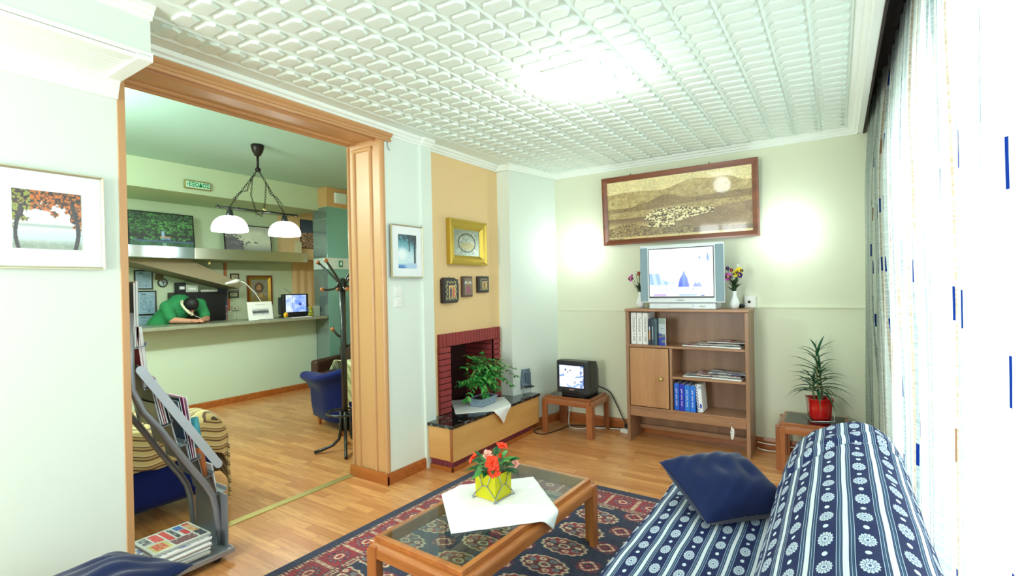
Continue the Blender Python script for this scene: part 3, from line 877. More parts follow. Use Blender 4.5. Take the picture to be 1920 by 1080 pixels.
# ---- square ceiling lamp
cl = thing('ceiling_lamp', 'square white glass ceiling lamp glowing on the relief ceiling', 'lamp', (-1.215, 2.625, ZC))
MB().box(-0.16, -0.16, -0.022, 0.16, 0.16, 0.0).build('base', M['white_plastic'], cl, 0.004)
g = MB().grid(lambda u, v: ((2*u-1)*0.15, (2*v-1)*0.15, -0.022-0.05*((1-(2*u-1)**4)*(1-(2*v-1)**4))**0.6), 16, 16)
g.f = [f[::-1] for f in g.f]
g.build('glass_shade', glow('lit_lamp_glass', (250, 255, 252), 6.0), cl)
LC = point('ceiling_lamp_light', (-1.215, 2.625, 2.48), 7, 0.10, (0.95, 1.0, 0.97))

# ---- wall sconces on both sides of the panorama
def sconce(x, z, label):
    s = thing('wall_sconce', label, 'lamp', (x, YB, z), 0, 'wall sconces beside the panorama')
    MB().box(-0.05, -0.012, -0.05, 0.05, 0.0, 0.05).build('back_plate', M['white_plastic'], s, 0.003)
    g = MB(); n = 16; k = 10
    for i in range(k+1):
        th = PI/2*i/k
        for j in range(n+1):
            ph = PI*j/n
            g.v.append((0.105*math.cos(ph)*math.sin(th), -0.012-0.10*math.sin(ph)*math.sin(th), 0.04-0.115*math.cos(th)))
    for i in range(k):
        for j in range(n):
            a = i*(n+1)+j; g.f.append((a, a+n+1, a+n+2, a+1)); g.m.append(0); g.smooth.append(True)
    o = g.build('glass_shade', glow('sconce_glass', (246, 255, 252), 3.5), s)
    md = o.modifiers.new('thick', 'SOLIDIFY'); md.thickness = 0.004
    point('sconce_light', (x, YB-0.15, z+0.03), 2.8, 0.05, (0.86, 0.98, 1.0))
sconce(-2.215, 1.80, 'white glowing wall sconce left of the panorama picture')
sconce(-0.335, 1.83, 'white glowing wall sconce right of the panorama picture')
# ------------------------------------------------------------------ bookcase and what stands on it
BX0, BX1, BYF, BYB, BH = -1.655, -0.612, 4.45, 4.765, 1.223
def bookcase():
    b = thing('bookcase', 'walnut shelf cabinet with one small door against the back wall', 'bookcase', ((BX0+BX1)/2, (BYF+BYB)/2, 0))
    cx, cy = (BX0+BX1)/2, (BYF+BYB)/2
    def bx(n, x0, y0, z0, x1, y1, z1, m, bev=0.003, p=None): return MB().box(x0-cx, y0-cy, z0, x1-cx, y1-cy, z1).build(n, m, p or b, bev)
    t = 0.030
    bx('side_panel', BX0, BYF, 0, BX0+t, BYB, BH-0.025, M['cabinet']); bx('side_panel', BX1-t, BYF, 0, BX1, BYB, BH-0.025, M['cabinet'])
    bx('top_panel', BX0-0.005, BYF-0.008, BH-0.025, BX1+0.005, BYB, BH, M['cabinet_x'], 0.006)
    bx('back_panel', BX0+t, BYB-0.012, 0.05, BX1-t, BYB, BH-0.025, M['cabinet'], 0)
    i0, i1 = BX0+t, BX1-t
    bx('shelf', i0, BYF+0.004, 0.873, i1, BYB-0.012, 0.895, M['cabinet_x'])
    bx('divider', -1.258, BYF+0.004, 0.325, -1.236, BYB-0.012, 0.873, M['cabinet'])
    bx('shelf', -1.236, BYF+0.004, 0.606, i1, BYB-0.012, 0.627, M['cabinet_x'])
    bx('shelf', i0, BYF+0.004, 0.308, i1, BYB-0.012, 0.328, M['cabinet_x'])
    a = bx('apron', i0, BYF+0.006, 0.238, i1, BYF+0.028, 0.308, M['cabinet_x'])
    MB().lathe([(0.007, 0), (0.008, 0.004), (0.004, 0.006)], 12, M=Matrix.Translation((-0.755-cx, BYF+0.006-cy, 0.272)) @ Matrix.Rotation(PI/2, 4, 'X')).build('lock', M['steel'], a)
    d = bx('door', -1.618, BYF-0.004, 0.336, -1.266, BYF+0.014, 0.868, M['cabinet_door'], 0.003)
    MB().lathe([(0.006, 0), (0.007, 0.010), (0.017, 0.016), (0.018, 0.024), (0.010, 0.030), (0.0, 0.031)], 16, M=Matrix.Translation((-1.330-cx, BYF-0.004-cy, 0.598)) @ Matrix.Rotation(PI/2, 4, 'X')).build('knob', M['brass'], d)
    MB().box(i0-cx, 0.10, 0.060, i1-cx, 0.118, 0.098).build('rail', M['cabinet_x'], b, 0.004)
    return b
bookcase()
# bundle of white cord hanging from the lock
k = thing('cord_bundle', 'knotted white cord hanging from the bookcase lock', 'cord', (-0.748, BYF-0.005, 0.272))
g = MB()
for s in (0, 1.1, 2.3):
    g.tube([(0.008*math.sin(q*2*PI+s)+0.003*s-0.003, -0.006-0.004*math.cos(q*6+s), -0.02-0.085*abs(math.sin(q*PI))-0.008*s) for q in np.linspace(0, 1, 20)], 0.0035, 6)
g.tube([(-0.012, -0.008, -0.06), (0.0, -0.014, -0.066), (0.016, -0.008, -0.07), (0.0, -0.002, -0.074), (-0.012, -0.008, -0.06)], 0.004, 6)
g.build('cord', M['white_cloth'], k)

def book(name, label, loc, w, h, d, cover, group=None, lean=0.0, cat='book', rz=0.0, page=True):
    """upright book; loc = front lower-left corner, spine facing the room"""
    t = thing(name, label, cat, loc, rz, group); t.rotation_euler = (0, lean, rz)
    g = MB(); c = min(0.003, w*0.2)
    g.box(0, 0, 0, w, 0.004, h); g.box(0, 0, 0, c, d, h); g.box(w-c, 0, 0, w, d, h)
    g.build('cover', cover, t, 0.001)
    MB().box(c, 0.004, 0.004, w-c, d-0.004, h-0.004).build('pages', M['paper'], t)
    return t
z1 = 0.8955
for i, ds in enumerate(('white folder with dark lettering, leftmost on the top shelf', 'white folder with dark lettering, between the two other white folders', 'white folder with dark lettering, touching the dark books')):
    x = -1.617+0.0545*i
    t = book('folder', ds, (x, 4.49, z1), 0.053, 0.292, 0.21, M['paper'], 'white folders on the top shelf', cat='folder')
    text('lettering', 'Ποσειδών', 0.030, M['ink'], t, (0.028, -0.0006, 0.185), (PI/2, PI/2, 0)); text('lettering', '1 11 2005', 0.024, M['ink'], t, (0.028, -0.0006, 0.075), (PI/2, PI/2, 0))
dk1 = mat('navy_book_cloth', (34, 42, 66), 0.5); dk2 = mat('slate_book_cloth', (44, 66, 84), 0.5); dk3 = mat('teal_black_book_cover', (60, 92, 104), 0.4, var=0.6, scale=40)
t = book('book', 'dark navy book with an orange spine label beside the white folders', (-1.452, 4.475, z1), 0.030, 0.232, 0.17, dk1, 'dark books on the top shelf')
MB().box(0.010, -0.0008, 0.045, 0.020, 0.001, 0.125).build('spine_label', mat('orange_label', (214, 150, 92), 0.6), t); MB().box(0.010, -0.0008, 0.13, 0.020, 0.001, 0.165).build('spine_label', mat('pale_label', (190, 200, 210), 0.6), t)
t = book('book', 'slate blue book between the navy and the teal book', (-1.421, 4.472, z1), 0.028, 0.236, 0.17, dk2, 'dark books on the top shelf')
MB().box(0.009, -0.0008, 0.05, 0.017, 0.001, 0.17).build('spine_label', mat('grey_label', (150, 170, 186), 0.6), t)
t = book('book', 'mottled teal and black book beside the lake brochure', (-1.392, 4.470, z1), 0.026, 0.240, 0.17, dk3, 'dark books on the top shelf')
def brochure(U, V):
    n = fbm(U*9, V*14, 3)
    c = lerp(C(150, 176, 170), C(196, 212, 224), ss(0.80, 0.78, V)); c = lerp(c, C(28, 60, 190), ss(0.46, 0.42, V+0.05*U)); 
    isl = np.exp(-((V-0.30-0.08*U)/0.05)**2)+np.exp(-((V-0.12-0.05*U)/0.05)**2)*ss(0.3, 0.6, U)
    c = lerp(c, lerp(C(90, 96, 60), C(180, 190, 170), n), np.clip(isl*1.2*(n > 0.35), 0, 1))
    c[(np.abs(V-0.62) < 0.012) & (U > 0.3) & (U < 0.85) & ((U*16) % 1 < 0.7)] = C(90, 110, 150)
    return c
br = thing('brochure', 'blue lake brochure standing at the right end of the books', 'brochure', (-1.325, 4.475, z1), math.radians(-22))
MB().box(-0.036, 0.0, 0, 0.036, 0.012, 0.245).build('pages', M['paper'], br, 0.001)
printed('cover', br, 0.072, 0.245, brochure, M['print_glossy'], 20, 50, (0, -0.0008, 0.1225))
z0 = 0.3285
for i, (cc, ds) in enumerate((((26, 96, 214), 'bright blue folder, leftmost on the lower shelf'), ((22, 40, 190), 'dark blue folder, second on the lower shelf'), ((30, 122, 228), 'light blue folder, third on the lower shelf'), ((28, 116, 232), 'light blue folder, fourth, beside the striped white folder'))):
    t = book('folder', ds, (-1.228+0.0462*i, 4.475-0.003*i, z0), 0.045, 0.236-0.003*i, 0.19, mat('blue_folder_%d' % i, cc, 0.45), 'blue folders on the lower shelf', cat='folder')
    text('lettering', 'gold  name  book', 0.021, M['white_plastic'], t, (0.022, -0.0006, 0.115), (PI/2, PI/2, 0))
def wstripe(U, V):
    c = np.tile(C(226, 232, 244), (len(U), 1)); s = (U < 0.36) & (((V*9+U*2.4) % 1) < 0.5); c[s] = C(20, 26, 110)
    c[np.hypot((U-0.68)/0.2, (V-0.22)/0.085) < 1] = C(26, 60, 190); c[(U > 0.5) & (V > 0.82) & (V < 0.95) & ((V*30) % 1 < 0.5)] = C(70, 90, 150); return c
t = thing('folder', 'white folder with diagonal navy stripes at the end of the blue folders', 'folder', (-1.030, 4.475, z0+0.003), 0.0)
t.rotation_euler = (0, math.radians(-4), 0)
MB().box(0, 0, 0, 0.046, 0.18, 0.238).build('cover', M['paper'], t, 0.002); printed('spine_print', t, 0.046, 0.238, wstripe, M['print'], 30, 70, (0.023, -0.0008, 0.119))

# newspapers and magazines lying on the shelves
def paper_print(seed):
    def f(U, V):
        n = fbm(U*5+seed, V*7, seed); c = np.tile(C(226, 226, 222), (len(U), 1))
        ln = ((V*26) % 1 < 0.5) & (vn(U*30, V*26, seed) > 0.35) & (np.abs((U*4) % 1-0.5) < 0.44); c[ln] = C(150, 152, 156)
        pic = n > 0.60; pc = [C(120, 130, 170), C(180, 90, 90), C(96, 120, 130), C(170, 130, 150)][seed % 4]
        c = np.where(pic[:, None], pc*(0.7+0.6*fbm(U*20, V*20, seed+3))[:, None], c)
        c[(V > 0.9) & (V < 0.97) & (U > 0.1) & (U < 0.7)] = [C(150, 40, 50), C(40, 60, 130), C(40, 40, 46), C(60, 110, 130)][(seed+1) % 4]
        return np.clip(c, 0, 1)
    return f
def flat_paper(label, cx, cy, z, w, d, th, rz, seed, group, cat='newspaper', name='newspaper', big=24):
    t = thing(name, label, cat, (cx, cy, z), rz, group)
    MB().box(-w/2, -d/2, 0, w/2, d/2, th).build('pages', M['paper'], t, 0.0015)
    o = printed('cover', t, w*0.995, d*0.995, paper_print(seed), M['print'], big*2, big, (0, 0, th+0.0006), plane='xy')
    return t
def wavy_sheet(label, cx, cy, z, w, d, rz, seed, group, lift=0.012):
    t = thing('newspaper', label, 'newspaper', (cx, cy, z), rz, group)
    U, V = 30, 14; r = random.Random(seed); a, b = r.uniform(3, 7), r.uniform(0, 6)
    g = MB().grid(lambda u, v: ((u-0.5)*w, (v-0.5)*d, 0.004+lift*v*(0.55+0.45*math.sin(a*u*1.5+b))), U, V)
    o = g.build('pages', M['print'], t); me = o.data
    us = np.array([((p.co.x/w)+0.5, (p.co.y/d)+0.5) for p in me.vertices]); col = srgb2lin(paper_print(seed)(us[:, 0], us[:, 1]))
    at = me.attributes.new('print', 'FLOAT_COLOR', 'POINT'); at.data.foreach_set('color', np.concatenate([col, np.ones((len(col), 1))], 1).astype(np.float32).ravel())
    md = o.modifiers.new('thick', 'SOLIDIFY'); md.thickness = 0.004; md.offset = 1
    return t
for zi, gname, wher, seeds in ((0.896, 'papers on the upper open shelf', 'upper', (1, 2, 3, 5)), (0.628, 'papers on the middle open shelf', 'middle', (6, 7, 9, 4))):
    flat_paper('open newspaper at the left end of the papers on the %s shelf' % wher, -1.00, 4.60, zi, 0.32, 0.20, 0.009, 0.06, seeds[0], gname)
    flat_paper('magazine at the right end of the papers on the %s shelf' % wher, -0.785, 4.580, zi, 0.24, 0.21, 0.012, -0.10, seeds[1], gname, 'magazine', 'magazine')
    wavy_sheet('loose curled newspaper lying across the papers on the %s shelf' % wher, -0.87, 4.615, zi+0.013, 0.36, 0.20, 0.02, seeds[2], gname, 0.016)
    wavy_sheet('topmost rumpled newspaper of the papers on the %s shelf' % wher, -0.80, 4.63, zi+0.031, 0.30, 0.17, -0.05, seeds[3], gname, 0.012)

# ---- silver television
def big_tv():
    t = thing('television', 'silver widescreen tube television on top of the walnut bookcase', 'television', (-1.150, 4.46, BH+0.0005))
    w, h0, h1 = 0.715, 0.055, 0.572
    MB().box(-0.285, 0.015, 0, 0.285, 0.27, 0.052).build('base', M['silver_plastic'], t, 0.006)
    b = MB().box(-w/2, 0.0, h0, w/2, 0.045, h1)
    b.build('bezel', M['silver_plastic'], t, 0.008)
    bk = MB(); a = [(-0.33, h0+0.01), (0.33, h0+0.01), (0.33, h1-0.01), (-0.33, h1-0.01)]; c = [(-0.22, h0+0.02), (0.22, h0+0.02), (0.22, h1-0.10), (-0.22, h1-0.10)]
    bk.add([(x, 0.045, z) for x, z in a]+[(x, 0.29, z) for x, z in c], [(0, 1, 5, 4), (1, 2, 6, 5), (2, 3, 7, 6), (3, 0, 4, 7), (4, 5, 6, 7)]); bk.build('housing', M['grey_metal'], t, 0.01)
    for s in (-1, 1): MB().box(s*0.323-0.033, -0.006, h0+0.012, s*0.323+0.033, 0.006, h1-0.022).build('speaker_grille', M['grey_grille'], t, 0.004)
    MB().box(-0.279, -0.003, 0.098, 0.279, 0.003, 0.540).build('screen_surround', M['dark_plastic'], t, 0.003)
    def pic(U, V):
        c = np.tile(C(248, 253, 255), (len(U), 1))
        n = fbm(U*4, V*9, 4); c = lerp(c, C(205, 235, 250), np.clip((n-0.5)*3, 0, 1)*ss(0.45, 0.6, U))
        # pale blue drapery low left, white rounded shape
        dr = (V > 0.24) & (V < 0.48) & (U < 0.34); c = np.where(dr[:, None], lerp(C(150, 190, 245), C(205, 225, 255), 0.5+0.5*np.sin(U*55+V*8)), c)
        c = np.where((np.hypot((U-0.34)/0.17, (V-0.47)/0.16) < 1)[:, None], C(252, 254, 255), c)
        c = np.where(((V > 0.24) & (V < 0.30) & (U < 0.44) & (U > 0.3))[:, None], C(205, 214, 250), c)
        s = (V > 0.20) & (V < 0.52-((U-0.555)*2.6)**2*6) & (np.abs(U-0.56) < 0.01+0.12*ss(0.52, 0.2, V)) ; c[s] = C(24, 70, 214)
        s = (V > 0.20) & (np.abs(U-0.555) < 0.018) & (V < 0.50); c[s] = C(60, 120, 235)
        s = (V > 0.20) & (V < 0.31-np.abs(np.abs(U-0.765)-0.025)*2.2) & (np.abs(U-0.765) < 0.075); c[s] = C(24, 80, 200)
        s = (np.abs(U-0.925-0.03*(0.8-V)) < 0.018*ss(0.68, 0.76, V)*ss(0.92, 0.78, V)); c[s] = C(60, 130, 230)
        s = np.hypot((U-0.80)/0.016, (V-0.79)/0.03) < 1; c[s] = C(90, 150, 235)
        c[(V > 0.005) & (V < 0.055) & (U > 0.07) & (U < 0.28)] = C(196, 176, 240); c[(V > 0.005) & (V < 0.055) & (U > 0.48) & (U < 0.75)] = C(176, 198, 236)
        c[(V > 0.0) & (V < 0.03) & (U > 0.81) & (U < 0.87)] = C(40, 60, 160)
        return np.clip(c, 0, 1)
    sc = printed('screen', t, 0.545, 0.420, pic, M['screen'], 110, 84, (0, -0.0045, 0.322), curve=0.006)
    tm = mat('screen_lettering', (168, 184, 196), 0.6)
    text('caption', 'Theart FLMs1', 0.026, tm, sc, (-0.155, -0.010, -0.118)); text('caption', 'ΣΤΟΝ ΑΓΩΝΑ ΤΗΣ ΤΑΧΑ ΤΟΦΟΡΕΥΝ', 0.022, tm, sc, (0.0, -0.008, -0.148)); text('caption', 'ΜΕ ΤΕΧΝΟΛΟΓΙΕΣ 2002', 0.022, tm, sc, (0.0, -0.0075, -0.172))
    text('maker_badge', 'GENERAL', 0.016, M['ink'], t, (0.0, -0.0012, 0.077))
    MB().box(-0.10, -0.0, 0.010, 0.10, 0.02, 0.046).build('control_flap', M['silver_plastic'], t, 0.002)
    MB().lathe([(0.0, 0), (0.022, 0.001), (0.024, 0.004), (0.0, 0.005)], 16, M=Matrix.Translation((0.18, 0.016, 0.028)) @ Matrix.Rotation(PI/2, 4, 'X') @ Matrix.Scale(0.4, 4, (0, 1, 0))).build('button', M['white_plastic'], t)
    text('badge_dot', '.', 0.001, M['ink'], t, (0.3, 0.02, 0.02)) if False else None
big_tv()

# ---- vases with cloth pansies
def vase(label, x, y, seed, heads):
    v = thing('flower_vase', label, 'vase', (x, y, BH+0.0005), 0, 'white vases beside the television')
    MB().lathe([(0.0, 0), (0.026, 0.001), (0.036, 0.022), (0.040, 0.045), (0.034, 0.07), (0.021, 0.10), (0.016, 0.125), (0.020, 0.150), (0.017, 0.150), (0.013, 0.125), (0.017, 0.10), (0.0, 0.06)], 24).build('vase_body', mat('white_porcelain_%d' % seed, (240, 244, 246), 0.2, coat=0.4), v)
    r = random.Random(seed); g = MB(); lf = MB()
    gm = mat('stem_green_%d' % seed, (46, 78, 40), 0.7); lm = mat('vase_leaf_green_%d' % seed, (34, 62, 36), 0.6, var=0.2)
    for hx, hy, hz, size, c in heads:
        g.tube([(0, 0, 0.08), (hx*0.35, hy*0.35, 0.08+(hz-0.08)*0.5), (hx, hy, hz)], 0.0022, 5)
    for i in range(15):
        a = r.uniform(0, 2*PI); e = r.uniform(0.5, 1.3)
        lf.leaf((0.008*math.cos(a), 0.008*math.sin(a), 0.145+r.uniform(0, 0.07)), (math.cos(a)*0.6, math.sin(a)*0.5-0.1, e), r.uniform(0.06, 0.10), 0.030, 0.2)
    g.build('stems', gm, v); lf.build('leaves', lm, v)
    for i, (hx, hy, hz, size, c) in enumerate(heads):
        f = MB(); cm = [mat('petal_%d_%d' % (seed, i), c[0], 0.7, var=0.1), mat('petal_dark_%d_%d' % (seed, i), c[1], 0.7), mat('petal_eye_%d_%d' % (seed, i), (240, 206, 40), 0.7)]
        Mt = Matrix.Translation((hx, hy, hz)) @ Matrix.Rotation(r.uniform(-0.35, 0.35), 4, 'Y') @ Matrix.Rotation(r.uniform(-0.3, 0.3), 4, 'Z')
        for k, (a, sc) in enumerate(((1.1, 1.0), (2.04, 1.0), (3.3, 0.9), (-0.16, 0.9), (-1.57, 1.15))):
            px, pz = 0.5*size*math.cos(a), 0.5*size*math.sin(a)
            n = 12; vs = [Mt @ Vector((px*0.25, -0.004-0.001*k, pz*0.25))]
            for q in range(n):
                t = 2*PI*q/n; vs.append(Mt @ Vector((px+0.52*size*sc*math.cos(t), 0.004*math.sin(3*t)-0.001*k, pz+0.50*size*sc*math.sin(t))))
            f.add(vs, [(0, 1+(q+1) % n, 1+q) for q in range(n)], 0 if k in (0, 1, 4) else (1 if k in (2, 3) else 0))
        e = [Mt @ Vector((0.24*size*math.cos(2*PI*q/8), -0.009, 0.22*size*math.sin(2*PI*q/8))) for q in range(8)]
        f.add(e, [tuple(range(8))], 2)
        e = [Mt @ Vector((0.42*size*math.cos(2*PI*q/10), -0.0078, 0.34*size*math.sin(2*PI*q/10)-0.1*size)) for q in range(10)]
        f.add(e, [tuple(range(10))], 1)
        f.build('flower_head', cm, v)
PK, YL, PU, WH, RD = ((206, 96, 190), (96, 40, 70)), ((240, 218, 40), (90, 60, 30)), ((70, 40, 130), (40, 24, 80)), ((240, 244, 236), (200, 206, 200)), ((176, 60, 60), (90, 30, 36))
vase('white vase of coloured pansies at the right of the silver television', -0.735, 4.585, 5, [(-0.045, -0.02, 0.275, 0.034, PK), (0.045, -0.02, 0.318, 0.034, YL), (0.015, -0.01, 0.30, 0.028, YL), (0.052, -0.03, 0.285, 0.024, PU), (-0.05, 0.0, 0.345, 0.018, PU), (0.03, 0.01, 0.36, 0.016, WH), (-0.02, 0.0, 0.33, 0.016, RD), (-0.06, 0.0, 0.30, 0.012, YL)])
vase('white vase with pink flowers half hidden by the left side of the silver television', -1.565, 4.62, 8, [(-0.085, -0.02, 0.28, 0.026, PK), (-0.045, 0.0, 0.345, 0.018, WH), (-0.005, -0.02, 0.325, 0.020, RD), (0.0, -0.01, 0.355, 0.016, WH), (-0.075, -0.01, 0.31, 0.012, PK), (0.02, 0.0, 0.30, 0.018, YL)])

# wall socket box and its plug
s = thing('wall_socket', 'white surface socket box with a black hole on the back wall right of the vase', 'socket', (-0.640, YB, 1.275))
MB().box(-0.045, -0.04, -0.05, 0.045, 0, 0.05).build('cover', M['white_plastic'], s, 0.004)
MB().lathe([(0.012, 0), (0.012, 0.003), (0.0, 0.003)], 14, M=Matrix.Translation((-0.005, -0.040, 0.0)) @ Matrix.Rotation(PI/2, 4, 'X')).build('outlet', M['black_plastic'], s)
p = MB().ball((-0.70, 4.70, BH+0.020), (0.030, 0.022, 0.0195), 14, 8).build('adaptor_plug', M['black_plastic']); tag(p, 'small black adaptor lying behind the vase on the bookcase', 'plug')

# ---- framed things on the walls
def frame_bars(w, h, fw, fd, m, parent, bev=0.003, name='frame', prof=None):
    """mitred moulding around a w x h outline, back at y=0, front at y=-fd"""
    prof = prof or [(0, 0), (0, fd), (fw*0.3, fd), (fw, fd*0.7), (fw, 0)]
    g = MB()
    cs = [(-1, -1), (1, -1), (1, 1), (-1, 1)]; n = len(prof)
    vs = []
    for sx, sz in cs:
        for a, d in prof: vs.append((sx*(w/2-a), -d, sz*(h/2-a)))
    fs = []
    for i in range(4):
        j = (i+1) % 4
        for k in range(n-1): fs.append((i*n+k, i*n+k+1, j*n+k+1, j*n+k))
    g.add(vs, [f[::-1] for f in fs]); return g.build(name, m, parent, 0)
def picture(name, label, cat, loc, rz, w, h, fw, fd, fm, fn, pm, nx, ny, mount=None, tilt=0.0, group=None, aw=None, ah=None, az=0.0):
    t = thing(name, label, cat, loc, rz, group); t.rotation_euler = (tilt, 0, rz)
    frame_bars(w, h, fw, fd, fm, t)
    MB().box(-w/2+0.002, -0.006, -h/2+0.002, w/2-0.002, 0, h/2-0.002).build('backing', M['black_wood'], t)
    if mount: MB().box(-w/2+fw*0.5, -fd*0.45, -h/2+fw*0.5, w/2-fw*0.5, -0.006, h/2-fw*0.5).build('mount', mount, t)
    aw = aw or (w-2*fw*0.9); ah = ah or (h-2*fw*0.9)
    printed('print', t, aw, ah, fn, pm, nx, ny, (0, -fd*0.45-0.0012, az))
    return t
def panorama(U, V):
    n = fbm(U*14, V*12, 2); f = fbm(U*60, V*50, 4, 3); g = fbm(U*140, V*110, 8, 2)
    c = lerp(C(218, 200, 150), C(232, 218, 170), V) + (n-0.5)[:, None]*0.08
    ridge = 0.76+0.05*np.sin(U*5+0.6)*0+0.12*np.exp(-((U-0.62)/0.12)**2)+0.10*np.exp(-((U-0.82)/0.10)**2)+0.03*fbm(U*14, U*0, 3)+0.02*np.exp(-((U-0.2)/0.15)**2)
    m = V < ridge; c = np.where(m[:, None], lerp(C(168, 146, 98), C(206, 188, 138), np.clip(0.5+1.6*(fbm(U*40, V*26-U*14, 6)-0.5), 0, 1)), c)
    r2 = 0.58+0.10*np.exp(-((U-0.44)/0.10)**2)+0.05*ss(0.5, 1, U)+0.025*fbm(U*20, U*0+2, 3)-0.06*ss(0.35, 0.1, U)
    m = V < r2; c = np.where(m[:, None], lerp(C(120, 98, 62), C(176, 154, 106), f), c)
    m = (V < 0.47+0.06*ss(0.2, 0.7, U)); c = np.where(m[:, None], lerp(C(206, 186, 138), C(150, 128, 84), f), c)
    # lake inlets
    l1 = (V < 0.36) & (V > 0.16) & (U < 0.36-0.06*np.sin(V*30)); c = np.where(l1[:, None], lerp(C(138, 112, 80), C(198, 176, 132), ss(0.34, 0.2, V)), c)
    l2 = (V < 0.36+0.10*ss(0.5, 1, U)) & (V > 0.13) & (U > 0.47+0.9*np.abs(V-0.25)*0.4); c = np.where(l2[:, None], lerp(C(128, 104, 74), C(176, 154, 118), n), c)
    # the town on its spit
    tn = (np.abs(V-0.36-0.10*(U-0.5)) < 0.115*ss(0.26, 0.36, U)*(1-0.6*ss(0.5, 0.72, U))) & (U > 0.28) & (U < 0.76) | ((V < 0.3) & (V > 0.13) & (np.abs(U-0.40) < 0.10-0.3*np.abs(V-0.2)))
    sp = vn(U*110, V*64, 21); c = np.where(tn[:, None], np.where((sp > 0.56)[:, None], C(240, 228, 186), np.where((sp < 0.3)[:, None], C(70, 56, 38), C(170, 146, 100))), c)
    fg = V < 0.15+0.10*np.exp(-((U-0.16)/0.13)**2)+0.03*n; c = np.where((fg & (U < 0.62))[:, None], lerp(C(96, 74, 44), C(214, 194, 142), np.clip(0.2+1.1*(g-0.3), 0, 1)), c)
    fg2 = (V < 0.13-0.02*n) & (U >= 0.62); c = np.where(fg2[:, None], lerp(C(96, 80, 56), C(150, 130, 92), f), c)
    c[(V < 0.045)] = C(214, 196, 146); c[(V < 0.03) & (U < 0.12) & ((U*160) % 1 < 0.5)] = C(90, 70, 46)
    return np.clip((c*(0.84+0.28*g[:, None])-0.5)*1.25+0.45, 0, 1)
pan = picture('picture', 'large sepia panorama of a lakeside town in a brown wooden frame', 'picture', (-1.262, YB-0.045, 2.180), 0, 1.425, 0.672, 0.052, 0.028, M['mahogany'], panorama, M['print_glossy'], 300, 140, tilt=math.radians(3.0))
for hx in (-0.42, 0.31): MB().tube([(hx, 0, 0.335), (hx, 0.004, 0.35), (hx+0.006, 0.002, 0.352)], 0.004, 6).build('hook', M['dark_metal'], pan)

RL = PI/2      # things on the left wall face +x
def autumn(U, V):
    n = fbm(U*10, V*10, 12); f = fbm(U*34, V*34, 15, 3)
    c = lerp(C(236, 240, 240), C(206, 226, 232), ss(0.45, 0.2, V)); c = lerp(c, C(160, 178, 176), np.exp(-((V-0.40)/0.03)**2)*0.8); c = lerp(c, lerp(C(170, 186, 172), C(120, 140, 120), f), ss(0.20, 0.05, V)*0.9)
    fol = (n+0.70*ss(0.45, 0.95, V)+0.45*np.abs(U-0.5)*2*ss(0.2, 0.6, V)) > 0.88
    fc = np.where((f > 0.55)[:, None], C(214, 118, 42), np.where((f > 0.42)[:, None], C(120, 74, 46), C(44, 38, 40)))
    fc = np.where(((U < 0.25) & (f > 0.5))[:, None], C(150, 160, 70), fc); c = np.where(fol[:, None], fc, c)
    tr = (np.abs(U-0.90-0.05*np.sin(V*5)) < 0.035) & (V < 0.8) | (np.abs(U-0.08+0.04*np.sin(V*6)) < 0.03) & (V < 0.75); c = np.where(tr[:, None], C(50, 46, 50), c); return np.clip(c, 0, 1)
def blue_tree(U, V):
    n = fbm(U*9, V*12, 32); f = fbm(U*40, V*50, 35, 3); c = lerp(C(70, 150, 170), C(216, 240, 246), ss(0.8, 0.35, V)*0.8+0.2*n)
    c = lerp(c, C(236, 248, 252), np.exp(-(np.hypot((U-0.2)/0.28, (V-0.42)/0.18))**4)); fol = (f+0.8*ss(0.45, 1.0, V)+0.3*ss(0.3, 0.9, U)) > 1.15; c = np.where(fol[:, None], C(26, 62, 76), c)
    tr = (np.abs(U-0.90) < 0.05) & (V > 0.15) | (np.abs(U-0.56+0.05*np.sin(V*7)) < 0.03) & (V > 0.5); c = np.where(tr[:, None], C(22, 42, 56), c)
    c = lerp(c, C(40, 110, 190), ss(0.16, 0.04, V)*ss(0.6, 0.2, U)); c = lerp(c, C(160, 196, 230), ss(0.2, 0.1, V)*ss(0.3, 0.6, U)*0.8); return np.clip(c, 0, 1)
p1 = picture('picture', 'autumn tree photograph in a white mount on the near left wall', 'picture', (XW, 0.70, 1.775), RL, 0.385, 0.417, 0.010, 0.020, M['champagne'], autumn, M['print_glossy'], 110, 110, mount=M['mat_card'], aw=0.222, ah=0.244, az=-0.003)
p2 = picture('picture', 'blue tree photograph in a white mount on the pillar beside the opening', 'picture', (XW+0.022, 2.792, 1.738), RL, 0.335, 0.405, 0.010, 0.016, M['champagne'], blue_tree, M['print_glossy'], 70, 90, mount=M['mat_card'], aw=0.195, ah=0.26, az=0.0)
for z in (1.434, 1.349):
    s = thing('light_switch', 'white square light switch, %s of the pair on the pillar' % ('upper' if z > 1.4 else 'lower'), 'switch', (XW, 2.707, z), RL, 'light switches on the pillar')
    MB().box(-0.038, -0.008, -0.038, 0.038, 0, 0.038).build('cover', M['white_plastic'], s, 0.003)
    for sx in (-1, 1): MB().box(sx*0.012-0.010, -0.012, -0.018, sx*0.012+0.010, -0.006, 0.018).build('rocker', M['white_plastic'], s, 0.002)
w = MB().tube([(XW+0.004, 2.60+0.0, 2.55)]+[(XW+0.004, 2.665-0.035*math.sin(a), 2.545+0.05*math.cos(a)) for a in np.linspace(0.3, PI-0.3, 12)], 0.003, 6).build('cable', M['grey_metal']); tag(w, 'short curved wire end high on the pillar beside the casing', 'cable')
